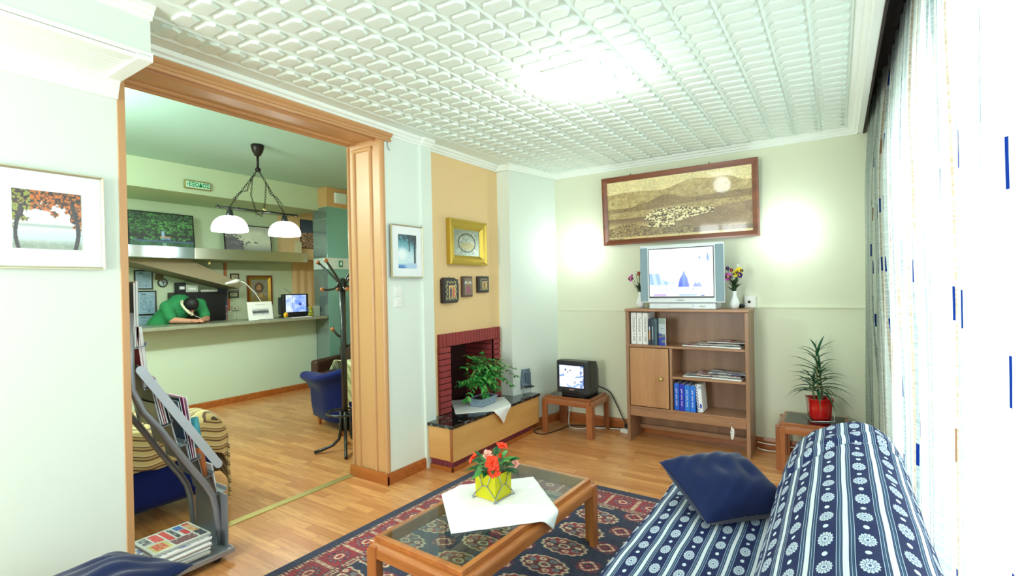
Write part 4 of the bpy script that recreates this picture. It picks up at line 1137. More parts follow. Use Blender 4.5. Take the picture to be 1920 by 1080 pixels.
# icons on the apricot wall
def silver_icon(U, V):
    n = fbm(U*16, V*14, 41); f = fbm(U*46, V*44, 45, 3); c = lerp(C(96, 106, 88), C(196, 208, 196), np.clip(0.5+1.8*(f-0.5)+0.6*(n-0.5), 0, 1))
    b = np.minimum(np.minimum(U, 1-U), np.minimum(V, 1-V)); c = np.where((b < 0.09)[:, None], lerp(C(110, 124, 108), C(176, 190, 176), (np.sin(U*90)*np.sin(V*90)+1)/2), c)
    q = np.hypot((U-0.52)/0.30, (V-0.38)/0.14); c = lerp(c, C(168, 156, 96), ((q < 1)*0.7)); q = np.abs(np.hypot((U-0.5)/0.32, (V-0.5)/0.34)-1) < 0.07; c = np.where(q[:, None], C(70, 76, 62), c); return np.clip(c, 0, 1)
YI = lambda y: y*2.85/2.81
ic = thing('icon', 'embossed silver icon in a wide gilded frame over the fireplace', 'icon', (XO, 3.605, 1.858), RL)
frame_bars(0.545, 0.405, 0.085, 0.045, M['gold'], ic, prof=[(0, 0), (0, 0.045), (0.012, 0.05), (0.03, 0.036), (0.055, 0.04), (0.085, 0.016), (0.085, 0)])
printed('silver_relief', ic, 0.385, 0.245, silver_icon, M['metal_print'], 90, 60, (0, -0.014, 0)); MB().box(-0.26, -0.010, -0.19, 0.26, 0, 0.19).build('backing', M['mahogany'], ic)
def small_icon(kind):
    def f(U, V):
        b = np.minimum(np.minimum(U, 1-U)*0.8, np.minimum(V, 1-V)); n = fbm(U*12, V*14, 51+kind)
        if kind == 1:
            c = np.tile(C(96, 82, 64), (len(U), 1)); c = np.where((b > 0.05)[:, None], lerp(C(110, 94, 76), C(150, 130, 100), n), c)
            bod = (np.abs(U-0.52) < 0.22*ss(0.75, 0.2, V)+0.04) & (V < 0.62) & (V > 0.12); c = np.where(bod[:, None], np.where((n > 0.5)[:, None], C(196, 50, 50), C(70, 100, 150)), c)
            c[np.hypot((U-0.52)/0.12, (V-0.70)/0.08) < 1] = C(206, 178, 90); w = (np.abs(V-0.80+0.25*np.abs(U-0.5)) < 0.07) & (np.abs(U-0.5) > 0.14) & (b > 0.08); c[w] = C(196, 210, 214)
        else:
            c = np.tile(C(34, 36, 40), (len(U), 1)); wv = np.abs(b-0.13-0.03*np.sin(np.arctan2(V-0.5, U-0.5)*11)) < 0.022; c = np.where(wv[:, None], C(186, 176, 110), c)
            inn = (np.abs(U-0.55) < 0.24) & (np.abs(V-0.45) < 0.27); c = np.where(inn[:, None], C(226, 192, 120), c)
            for cx, cc in (((0.45, C(60, 60, 70)), (0.65, C(200, 84, 60))) if kind == 0 else ((0.50, C(80, 60, 44)), (0.6, C(170, 130, 70)))):
                bod = (np.abs(U-cx) < 0.08) & (V > 0.2) & (V < 0.58); c = np.where(bod[:, None], cc, c); c[np.hypot((U-cx)/0.05, (V-0.62)/0.045) < 1] = C(110, 70, 50)
        return np.clip(c, 0, 1)
    return f
for k, (y, z, w_, h_, ds, pol) in enumerate(((3.345, 1.428, 0.215, 0.228, 'arched dark icon of two figures, leftmost of the three small icons', [(-0.107, -0.108), (0.085, -0.108), (0.107, -0.075), (0.107, 0.05), (0.095, 0.09), (0.05, 0.11), (-0.085, 0.112), (-0.107, 0.095)]),
        (3.588, 1.459, 0.142, 0.187, 'brown icon with a red figure, middle of the three small icons', None), (3.832, 1.477, 0.172, 0.154, 'small dark square icon, rightmost of the three small icons', None))):
    t = thing('icon', ds, 'icon', (XO, y, z), RL, 'small icons over the fireplace')
    g = MB()
    if pol: g.prism(pol, 'y', -0.034, 0.0)
    else: g.box(-w_/2, -0.028, -h_/2, w_/2, 0, h_/2)
    g.build('board', mat('dark_icon_board_%d' % k, (48, 36, 34) if k != 1 else (92, 72, 58), 0.5), t, 0.004)
    printed('painting', t, w_*0.84, h_*0.86, small_icon(k), M['print'], 50, 56, (0.004, -0.0355 if pol else -0.0295, 0))
    MB().lathe([(0.004, 0), (0.006, 0.003), (0.004, 0.006), (0, 0.008)], 8, c=(0, -0.012, h_/2)).build('hanger', M['brass'], t)
# ------------------------------------------------------------------ fireplace, hearth and the things around them
def fireplace():
    f = thing('fireplace', 'red brick fireplace surround on the apricot wall', 'fireplace', (XO, 3.63, 0))
    ya, yb, zt = 3.185-3.63, 4.085-3.63, 1.055
    oa, ob, ot = FY0-3.63, FY1-3.63, FZ1
    g = MB(); g.box(-0.002, ya+0.004, 0.372, 0.020, oa, zt-0.004); g.box(-0.002, ob, 0.372, 0.020, yb-0.004, zt-0.004); g.box(-0.002, oa, ot, 0.020, ob, zt-0.004)
    g.box(-0.335, ob-0.0015, 0.366, 0.0, ob+0.001, ot)
    g.build('mortar_bed', M['mortar'], f)
    g = MB(); n = 21
    for i in range(n):
        y0 = ya+(yb-ya)*i/n; g.box(0.0, y0+0.003, ot-0.004, 0.030+rnd.uniform(0, 0.004), ya+(yb-ya)*(i+1)/n-0.003, zt)
    nr = 11
    for i in range(nr):
        z0 = 0.372+(ot-0.006-0.372)*i/nr; z1_ = 0.372+(ot-0.006-0.372)*(i+1)/nr
        for y0, y1 in ((ya, oa), (ob, yb)): g.box(-0.0, y0, z0+0.004, 0.030+rnd.uniform(0, 0.005), y1, z1_-0.004)
        g.box(-0.33, ob-0.003, z0+0.004, 0.0, ob+0.0, z1_-0.004)
    g.build('brick_surround', M['brick'], f, 0.006)
    g = MB(); g.box(-0.345, oa, 0.361, -0.335, ob, ot); g.box(-0.345, oa, ot-0.005, 0.0, ob, ot); g.box(-0.345, oa, 0.361, 0.0, oa+0.004, ot); g.box(-0.345, oa, 0.361, 0.0, ob, 0.366)
    g.build('firebox', M['soot'], f)
fireplace()
def hearth():
    hx, hy = -2.66, 3.63
    h = thing('hearth_bench', 'long wooden hearth bench with a black marble top under the fireplace', 'hearth', (hx, hy, 0))
    def pl(grow, x1, y0, y1): return [(-2.79+0.002, y0), (x1, y0), (x1, y1), (-2.650, y1), (-2.697, 4.115), (-2.848, 4.115), (-2.848, 3.095), (-2.786, 3.095)]
    def loc(p): return [(a-hx, b-hy) for a, b in p]
    MB().prism(loc(pl(0, -2.525, 2.978, 4.345)), 'z', 0.345, 0.3715).build('marble_top', M['marble'], h, 0.004)
    MB().box(-2.785-hx, 2.99-hy, 0.088, -2.552-hx, 3.008-hy, 0.345).build('end_panel', M['pine_x'], h, 0.002)
    MB().box(-2.552-hx, 2.985-hy, 0.083, -2.535-hx, 4.335-hy, 0.345).build('front_panel', M['pine'], h, 0.002)
    MB().box(-2.556-hx, 2.982-hy, 0.083, -2.532-hx, 2.990-hy, 0.345).build('corner_strip', M['end_wood_z'], h, 0.001)
    MB().box(-2.66-hx, 4.32-hy, 0.088, -2.552-hx, 4.335-hy, 0.345).build('end_panel', M['pine_x'], h, 0.002)
    g = MB(); k = 40
    for i in range(k):
        y0 = 3.02-hy+(4.22-3.02)*i/k; g.box(-2.60-hx, y0+0.002, 0.012, -2.566-hx+rnd.uniform(0, 0.003), y0+(4.22-3.02)/k-0.002, 0.09)
    for i in range(5): g.box(-2.785-hx+0.043*i, 3.015-hy, 0.012, -2.785-hx+0.043*i+0.041, 3.05-hy, 0.09)
    g.build('brick_plinth', M['brick_plinth'], h, 0.003)
    g = MB(); g.box(-2.785-hx, 3.0-hy, 0, -2.545-hx, 3.014-hy, 0.035); g.box(-2.562-hx, 3.0-hy, 0, -2.545-hx, 4.24-hy, 0.035); g.build('base_strip', M['baseboard'], h, 0.003)
hearth()

def square_cloth(name, label, c, z, half, ang, edges, mat_, n=44, drop=1.0, wr=0.002):
    """a square cloth lying flat; beyond the given straight edges it bends and hangs. edges: (nx, ny, d) lines n.p = d"""
    g = MB(); ca, sa = math.cos(ang), math.sin(ang)
    def f(u, v):
        a, b = (2*u-1)*half, (2*v-1)*half
        x = a*ca-b*sa; y = a*sa+b*ca; zz = z + wr*abs(math.sin(a*31)*math.sin(b*27))
        for nx, ny, d in edges:
            e = nx*x+ny*y-d
            if e > 0:
                r = 0.014; q = min(e/r, PI/2)
                out = r*math.sin(q); dn = r*(1-math.cos(q)) + max(0, e-r*PI/2)
                out += 0.010*math.sin(7*(x*ny-y*nx)*3)*min(1, dn/0.05)+0.006*min(1, dn/0.05)
                k = e-out; x -= nx*k; y -= ny*k; zz -= dn*drop
        return (x, y, zz)
    g.grid(f, n, n)
    o = g.build(name, mat_); o.location = (c[0], c[1], 0)
    md = o.modifiers.new('thick', 'SOLIDIFY'); md.thickness = 0.0025; md.offset = 1
    return o
o = square_cloth('tablecloth', None, (-2.745, 3.655), 0.3725, 0.262, PI/4, [(1, 0, -2.525+2.745+0.003)], M['white_cloth'])
tag(o, 'white cloth under the bonsai on the black marble hearth, one corner hanging', 'tablecloth')
ta = math.radians(-2.2)
o = square_cloth('tablecloth', None, (-1.442, 2.035), 0.3738, 0.262, PI/4+0.03, [(math.cos(ta), math.sin(ta), 0.2925), (-math.cos(ta), -math.sin(ta), 0.2925)], M['white_cloth'])
tag(o, 'white square cloth laid cornerwise on the glass coffee table', 'tablecloth')

# ---- bonsai
def bonsai():
    b = thing('bonsai', 'small leafy bonsai tree in a blue grey pot on the hearth', 'plant', (-2.735, 3.665, 0.3795))
    m, nt, bs = base_mat('crackled_blue_glaze', 0.35); x, y, z, v = nt.coord('Object')
    vo = nt.new('ShaderNodeTexVoronoi', feature='DISTANCE_TO_EDGE'); vo.inputs['Scale'].default_value = 70; nt.l.new(v, vo.inputs['Vector'])
    nt.put(bs.inputs['Base Color'], nt.mix(X(nt, vo.outputs['Distance']).lt(0.06), rgb(150, 172, 190), rgb(96, 118, 140)))
    def rim(hx, hy, z): return [(-hx, -hy, z), (hx, -hy, z), (hx, hy, z), (-hx, hy, z)]
    g = MB(); rings = [rim(0.060, 0.105, 0), rim(0.080, 0.135, 0.075), rim(0.072, 0.127, 0.075), rim(0.068, 0.12, 0.055)]
    vs = sum(rings, []); fs = [(0, 3, 2, 1)]
    for k in range(3):
        for i in range(4): fs.append((4*k+i, 4*k+(i+1) % 4, 4*k+4+(i+1) % 4, 4*k+4+i))
    g.add(vs, fs); g.build('pot', m, b, 0.004)
    g = MB().grid(lambda u, v: ((2*u-1)*0.071, (2*v-1)*0.125, 0.060+0.010*math.sin(u*PI)*math.sin(v*PI)+0.004*rnd.random()), 14, 22); g.build('soil', M['soil'], b)
    r = random.Random(21); t = MB()
    trunk = [(0, 0.0, 0.05), (0.01, 0.01, 0.10), (0.005, 0.0, 0.14), (0.0, -0.035, 0.17), (0.0, -0.04, 0.205), (0.0, 0.0, 0.235), (0.0, 0.03, 0.28), (0, 0.01, 0.34)]
    t.tube(trunk, [0.030, 0.022, 0.022, 0.020, 0.018, 0.015, 0.012, 0.008], 10)
    lf = MB(); tips = []
    for i in range(58):
        p0 = Vector(trunk[r.choice((3, 4, 5, 6, 7))]); a = r.uniform(0, 2*PI); e = r.uniform(-0.25, 0.9)
        L = r.uniform(0.16, 0.30)
        d = Vector((math.cos(a)*0.55*math.cos(e), math.sin(a)*math.cos(e), math.sin(e)*0.9+0.1))
        tips.append((p0, d, L))
    tips += [(Vector((0, 0.03, 0.28)), Vector((0.2, 0.95, 0.30)), 0.42), (Vector((0, 0.02, 0.26)), Vector((0.25, 0.9, 0.12)), 0.36), (Vector((0, 0.02, 0.30)), Vector((0.3, 0.95, 0.45)), 0.36), (Vector((0, -0.04, 0.2)), Vector((0.15, -0.95, -0.1)), 0.27), (Vector((0, 0, 0.3)), Vector((0.1, -0.5, 0.85)), 0.25), (Vector((0, 0, 0.3)), Vector((0.1, -0.1, 0.95)), 0.24)]
    for p0, d, L in tips:
        pts = []; n = 7
        for k in range(n+1):
            q = k/n; p = p0+d*(L*q)+Vector((0, 0, 1))*(-0.13*L*4*q*q*(0.35+0.5*(L > 0.33)) + 0.02*math.sin(q*5))
            pts.append(p)
        t.tube(pts, [0.005*(1-0.75*k/n) for k in range(n+1)], 5)
        for k in range(2, n+1):
            tg = (pts[k]-pts[k-1]).normalized(); sd = tg.cross(Vector((0, 0, 1))).normalized()
            for s in (-1, 1):
                dd = tg*0.55+sd*s*0.8+Vector((0, 0, r.uniform(-0.25, 0.35)))
                lf.leaf(pts[k], dd, r.uniform(0.042, 0.058), r.uniform(0.026, 0.034), 0.35, n=3, m=r.choice((0, 0, 1)), up=(r.uniform(-0.3, 0.5), r.uniform(-0.3, 0.3), 1))
        lf.leaf(pts[-1], tg, 0.042, 0.024, 0.3, n=3)
    t.build('trunk', M['bark'], b)
    lf.build('foliage', [mat('bonsai_leaf', (50, 142, 60), 0.45, var=0.25, scale=25), mat('bonsai_young_leaf', (104, 178, 84), 0.45, var=0.2, scale=25)], b)
bonsai()

# ---- grey curved device on wire legs
d = thing('phone_dock', 'small grey curved handset dock on thin wire legs at the hearth end', 'phone dock', (-2.615, 4.262, 0.3722), math.radians(62))
g = MB().grid(lambda u, v: ((2*u-1)*(0.062-0.02*v*0), 0.03-0.05*(1-(2*u-1)**2)*(0.6)+0.03*v, 0.075+0.17*v-0.03*(abs(2*u-1)**3)*(1-v)), 16, 12)
o = g.build('back_shell', M['dark_plastic'], d); md = o.modifiers.new('thick', 'SOLIDIFY'); md.thickness = 0.012
o.data.materials[0] = mat('blue_grey_plastic', (96, 116, 134), 0.35)
MB().box(-0.03, -0.015, 0.11, 0.03, 0.0, 0.22).build('handset', mat('slate_plastic', (74, 92, 110), 0.35), d, 0.008, 3)
MB().box(-0.05, -0.05, 0.072, 0.05, 0.01, 0.082).build('tray', M['black_plastic'], d, 0.004)
g = MB()
for x in (-0.04, 0.04): g.tube([(x, 0.02, 0.09), (x, 0.03, 0.05), (x*1.1, 0.02, 0.003), (x*1.1, -0.04, 0.003)], 0.0025, 6)
g.build('wire_legs', M['steel'], d)

# ---- planter on the coffee table
def planter():
    p = thing('flower_pot', 'yellow glass cube planter with red impatiens on the coffee table cloth', 'plant', (-1.500, 2.085, 0.3772), math.radians(-4))
    yg = bpy.data.materials.new('yellow_cast_glass'); yg.use_nodes = True; nt = NT(yg); b = yg.node_tree.nodes['Principled BSDF']
    x, y, z, v = nt.coord('Object'); nt.put(b.inputs['Base Color'], nt.mix(nt.noise(v, 18), rgb(255, 226, 20), rgb(255, 240, 70)))
    b.inputs['Roughness'].default_value = 0.1; b.inputs['Transmission Weight'].default_value = 0.35; b.inputs['IOR'].default_value = 1.2; b.inputs['Subsurface Weight'].default_value = 0.3
    s = 0.066; H = 0.128
    g = MB(); t = 0.006
    for x0, y0, x1, y1 in ((-s, -s, s, -s+t), (-s, s-t, s, s), (-s, -s+t, -s+t, s-t), (s-t, -s+t, s, s-t)): g.box(x0, y0, 0.004, x1, y1, H)
    g.box(-s, -s, 0.004, s, s, 0.012); g.build('glass_cube', yg, p, 0.003)
    MB().lathe([(0.0, 0.013), (0.040, 0.013), (0.053, 0.118), (0.058, 0.122), (0.058, 0.134), (0.052, 0.134), (0.046, 0.10), (0.0, 0.10)], 24).build('inner_pot', mat('terracotta_plastic_pot', (206, 128, 48), 0.4), p)
    MB().lathe([(0.053, 0.128), (0.0595, 0.128), (0.0595, 0.138), (0.053, 0.138)], 24).build('pot_rim', M['black_plastic'], p)
    MB().lathe([(0.052, 0.118), (0.03, 0.124), (0.0, 0.126)], 18).build('soil', M['soil'], p)
    w = MB()
    q = s+0.004
    for sx, sy in ((1, -1), (1, 1), (-1, -1), (-1, 1)):
        w.tube([(sx*q, sy*(q-0.03), 0.13), (sx*q, sy*0.016, 0.07), (sx*q, sy*(q+0.014), 0.002)], 0.0022, 6)
        w.tube([(sx*(q-0.03), sy*q, 0.13), (sx*0.016, sy*q, 0.07), (sx*(q+0.014), sy*q, 0.002)], 0.0022, 6)
    for a in (1, -1): w.tube([(a*q, -0.016, 0.07), (a*q, 0.016, 0.07)], 0.0022, 6); w.tube([(-0.016, a*q, 0.07), (0.016, a*q, 0.07)], 0.0022, 6)
    w.tube([(q, -q-0.014, 0.002), (q, q+0.014, 0.002)], 0.0022, 6); w.tube([(-q, -q-0.014, 0.002), (-q, q+0.014, 0.002)], 0.0022, 6)
    w.build('wire_stand', M['steel'], p)
    r = random.Random(4); lf = MB(); st = MB()
    for i in range(46):
        a = r.uniform(0, 2*PI); e = r.uniform(0.15, 1.25); L0 = r.uniform(0.03, 0.075)
        bx, by, bz = 0.018*math.cos(a), 0.018*math.sin(a), 0.125
        d = Vector((math.cos(a)*math.cos(e), math.sin(a)*math.cos(e), math.sin(e)))
        q1 = Vector((bx, by, bz))+d*L0*1.2
        st.tube([(bx, by, bz), tuple(q1)], 0.0024, 5)
        lf.leaf(q1, d+Vector((0, 0, -0.15)), r.uniform(0.055, 0.085), r.uniform(0.022, 0.030), 0.30, n=5, m=r.choice((0, 0, 0, 1)), up=(0.2, -0.3, 1))
    st.tube([(0.01, -0.01, 0.13), (-0.01, -0.045, 0.20), (-0.012, -0.05, 0.235)], 0.002, 5)
    st.build('stems', mat('impatiens_stem', (120, 150, 90), 0.5), p)
    lf.build('leaves', [mat('impatiens_leaf', (22, 92, 44), 0.4, var=0.2, scale=20), mat('impatiens_pale_leaf', (70, 150, 70), 0.4)], p)
    fm = mat('orange_red_petal', (250, 66, 26), 0.6, var=0.12, scale=30); pm = mat('pale_pink_petal', (250, 176, 160), 0.6)
    for cx, cy, cz, s_, nx, ny, nz, mm in ((0.045, -0.062, 0.195, 0.034, 0.5, -0.7, 0.35, fm), (0.055, -0.06, 0.155, 0.033, 0.55, -0.75, 0.2, fm), (-0.06, -0.085, 0.205, 0.028, -0.4, -0.5, 0.5, fm), (0.0, 0.075, 0.235, 0.032, 0.3, 0.1, 0.9, fm), (-0.01, -0.03, 0.215, 0.024, 0.3, -0.5, 0.6, pm), (0.095, 0.06, 0.165, 0.022, 0.8, -0.2, 0.3, pm), (0.03, 0.03, 0.20, 0.012, 0.5, -0.5, 0.5, fm)):
        n = Vector((nx, ny, nz)).normalized(); a = n.cross(Vector((0, 0, 1))).normalized(); b_ = n.cross(a); c = Vector((cx, cy, cz)); f = MB()
        for k in range(5):
            th = 2*PI*k/5+0.3; ctr = c+(a*math.cos(th)+b_*math.sin(th))*s_*0.55+n*0.002*k
            vs = [c+n*0.001]; m_ = 12
            for j in range(m_):
                t = 2*PI*j/m_; vs.append(ctr+(a*math.cos(t)+b_*math.sin(t))*s_*0.56+n*(0.005*math.sin(2*t+k)))
            f.add(vs, [(0, 1+j, 1+(j+1) % m_) for j in range(m_)])
        f.build('flower', [mm], p)
planter()

# ---- dracaena in a red glass pot on the right end table
def dracaena():
    p = thing('potted_dracaena', 'spiky green dracaena in a red glass pot on the end table by the curtain', 'plant', (-0.135, 4.545, 0.3675), math.radians(20))
    rg_ = mat('red_glass', (190, 22, 20), 0.08, var=0.1, coat=0.6)
    def ring(s, z, tw=0): return [(s*a*(1 if abs(a) == abs(b) else 1.08), s*b*(1 if abs(a) == abs(b) else 1.08), z) for a, b in ((-1, -1), (0, -1), (1, -1), (1, 0), (1, 1), (0, 1), (-1, 1), (-1, 0))]
    prof = [(0.056, 0.004), (0.064, 0.03), (0.067, 0.10), (0.074, 0.165), (0.080, 0.172), (0.070, 0.170), (0.062, 0.14)]
    g = MB(); vs = []; fs = [tuple(range(8))[::-1]]
    for s, z in prof: vs += ring(s, z)
    for k in range(len(prof)-1):
        for i in range(8): fs.append((8*k+i, 8*k+(i+1) % 8, 8*k+8+(i+1) % 8, 8*k+8+i))
    g.add(vs, fs, 0, True); g.build('pot', rg_, p)
    MB().lathe([(0.066, 0.138), (0.03, 0.146), (0, 0.148)], 14).build('soil', M['soil'], p)
    w = MB(); q = 0.078
    w.tube([(-q, -q, 0.003), (q, -q, 0.003), (q+0.002, -q, 0.02), (q, -q+0.01, 0.10)], 0.003, 6); w.tube([(q, -q, 0.003), (q, q, 0.003)], 0.003, 6); w.tube([(-q, -q, 0.003), (-q, q, 0.003)], 0.003, 6)
    w.build('wire_stand', M['steel'], p)
    r = random.Random(9); st = MB(); lf = MB()
    for sx, sy, top in ((0.0, 0.0, 0.54), (0.025, 0.01, 0.40), (-0.02, 0.015, 0.30)):
        st.tube([(sx, sy, 0.13), (sx*1.3-0.01, sy, 0.13+(top-0.13)*0.5), (sx-0.015, sy, top)], [0.009, 0.007, 0.004], 8)
        n = int(20*(top-0.1)/0.4)+6
        for i in range(n):
            q_ = i/(n-1); z = 0.20+(top-0.20)*q_; a = i*2.399+r.uniform(-0.3, 0.3); e = 0.15+0.75*q_+r.uniform(-0.15, 0.2)
            lf.leaf((sx-0.01, sy, z), (math.cos(a)*math.cos(e), math.sin(a)*math.cos(e)*0.8, math.sin(e)), r.uniform(0.19, 0.29)*(1-0.25*q_), r.uniform(0.018, 0.024), r.uniform(0.35, 0.75)*(1-0.55*q_), n=7, fold=0.5)
        lf.leaf((sx-0.015, sy, top-0.01), (0.05, 0, 1), 0.10, 0.014, 0.05, n=5); lf.leaf((sx-0.015, sy, top-0.02), (0.75, 0, 0.6), 0.16, 0.016, 0.3, n=6)
    st.build('stem', mat('dracaena_stem', (110, 120, 76), 0.6), p); lf.build('leaves', mat('dracaena_leaf', (22, 84, 48), 0.35, var=0.2, scale=10), p)
dracaena()

# ---- small black television on the left end table
def small_tv():
    t = thing('television', 'small black tube television on the end table in the corner', 'television', (-2.175, 4.355, 0.3668), math.radians(-4))
    w, h = 0.335, 0.352
    MB().box(-0.13, 0.02, 0, 0.13, 0.30, 0.03).build('base', M['black_plastic'], t, 0.006)
    MB().prism([(-w/2, 0.035), (w/2, 0.035), (w/2, h-0.012), (w/2-0.012, h), (-w/2+0.012, h), (-w/2, h-0.012)], 'y', 0.0, 0.07).build('bezel', M['dark_plastic'], t, 0.006)
    bk = MB(); a = [(-w/2, 0.03), (w/2, 0.03), (w/2, h), (-w/2, h)]; b = [(-w/2+0.01, 0.03), (w/2-0.01, 0.03), (w/2-0.01, h-0.02), (-w/2+0.01, h-0.02)]; c = [(-0.12, 0.04), (0.12, 0.04), (0.12, 0.24), (-0.12, 0.24)]
    bk.add([(x, 0.07, z) for x, z in a]+[(x, 0.22, z) for x, z in b]+[(x, 0.33, z) for x, z in c], [(0, 1, 5, 4), (1, 2, 6, 5), (2, 3, 7, 6), (3, 0, 4, 7), (4, 5, 9, 8), (5, 6, 10, 9), (6, 7, 11, 10), (7, 4, 8, 11), (8, 9, 10, 11)])
    bk.build('housing', M['black_plastic'], t, 0.006)
    def pic(U, V):
        c = np.tile(C(250, 252, 255), (len(U), 1)); n = fbm(U*10, V*10, 61)
        c = lerp(c, C(200, 220, 248), np.clip((n-0.52)*4, 0, 1)*ss(0.5, 0.9, np.hypot(U-0.4, V-0.5)*1.6))
        m = (np.abs(V-0.52-0.3*(U-0.1)) < 0.045) & (U < 0.22); c[m] = C(120, 165, 225)
        m = (np.hypot((U-0.27)/0.04, (V-0.80)/0.05) < 1) | (np.hypot((U-0.5)/0.07, (V-0.76)/0.05) < 1) & (n > 0.45) | (np.hypot((U-0.36)/0.03, (V-0.69)/0.03) < 1); c[m] = C(60, 84, 140)
        m = (np.abs(V-0.50+0.8*(U-0.78)**2) < 0.025) & (np.abs(U-0.78) < 0.12); c[m] = C(100, 150, 220)
        m = (V < 0.22) & (np.abs(V-0.10-0.10*np.sin(U*9)) < 0.05) & (U > 0.3); c[m] = C(150, 190, 240)
        m = (U > 0.86) & (n > 0.5); c[m] = C(120, 150, 210); b = np.minimum(np.minimum(U, 1-U), np.minimum(V, 1-V)); return c
    MB().box(-0.145, -0.003, 0.082, 0.145, 0.002, 0.318).build('screen_surround', mat('blue_black_mask', (22, 24, 50), 0.3), t, 0.004)
    sc = printed('screen', t, 0.268, 0.212, pic, M['screen'], 60, 50, (0, -0.0045, 0.200), curve=0.006)
    text('station_letter', 'P', 0.05, mat('screen_letter', (110, 140, 190), 0.5), sc, (0.045, -0.0085, -0.06))
    MB().box(-0.028, -0.002, 0.068, 0.028, 0.001, 0.078).build('maker_badge', mat('bronze_badge', (190, 150, 130), 0.4), t)
    MB().prism([(-0.11, 0.045), (0.06, 0.045), (0.13, 0.052), (0.06, 0.064), (-0.11, 0.064)], 'y', -0.006, 0.002).build('control_panel', M['black_plastic'], t, 0.002)
    for i in range(4): MB().box(-0.06+0.025*i, -0.008, 0.052, -0.048+0.025*i, -0.004, 0.058).build('button', M['dark_plastic'], t)
    return t
small_tv()
def cable(label, pts, r, m, name='cable'):
    q = []; P = [Vector(p) for p in pts]
    for i in range(len(P)-1):
        p0, p1, p2, p3 = P[max(0, i-1)], P[i], P[i+1], P[min(len(P)-1, i+2)]
        for k in range(8):
            t = k/8; q.append(0.5*((2*p1)+(-p0+p2)*t+(2*p0-5*p1+4*p2-p3)*t*t+(-p0+3*p1-3*p2+p3)*t**3))
    q.append(P[-1]); o = MB().tube(q, r, 7).build(name, m); return tag(o, label, 'cable')
cable('black television cable arching from the small set down to the power strip', [(-2.09, 4.66, 0.46), (-2.03, 4.70, 0.42), (-1.945, 4.755, 0.36), (-1.88, 4.765, 0.24), (-1.80, 4.745, 0.10), (-1.775, 4.725, 0.075)], 0.006, M['black_plastic'])
cable('black cable winding over the floor under the left end table', [(-2.46, 4.68, 0.37), (-2.53, 4.44, 0.2), (-2.50, 4.40, 0.05), (-2.555, 4.27, 0.006), (-2.46, 4.21, 0.006), (-2.40, 4.27, 0.006), (-2.36, 4.45, 0.006), (-2.33, 4.62, 0.006), (-2.15, 4.70, 0.006), (-1.95, 4.745, 0.006), (-1.80, 4.735, 0.02)], 0.005, M['black_plastic'])
cable('white cable looping over the floor under the left end table', [(-2.40, 4.74, 0.34), (-2.40, 4.735, 0.12), (-2.38, 4.68, 0.02), (-2.30, 4.57, 0.006), (-2.20, 4.56, 0.006), (-2.08, 4.66, 0.006), (-1.95, 4.715, 0.006), (-1.80, 4.70, 0.02)], 0.005, M['white_plastic'])
ps = thing('power_strip', 'white power strip with a black plug on the floor left of the bookcase', 'power strip', (-1.745, 4.70, 0.0), math.radians(-15))
MB().box(-0.05, -0.06, 0, 0.04, 0.05, 0.035).build('housing', M['white_plastic'], ps, 0.006); MB().box(-0.028, -0.02, 0.035, 0.022, 0.03, 0.085).build('plug', M['black_plastic'], ps, 0.01)
cable('white double cable along the baseboard between bookcase and right end table', [(-0.60, 4.72, 0.075), (-0.52, 4.725, 0.066), (-0.42, 4.75, 0.06), (-0.1, 4.76, 0.055)], 0.0045, M['white_plastic'])
cable('lower white cable on the floor right of the bookcase', [(-0.60, 4.70, 0.03), (-0.52, 4.69, 0.02), (-0.42, 4.735, 0.012), (-0.1, 4.755, 0.008)], 0.0045, M['white_plastic'])

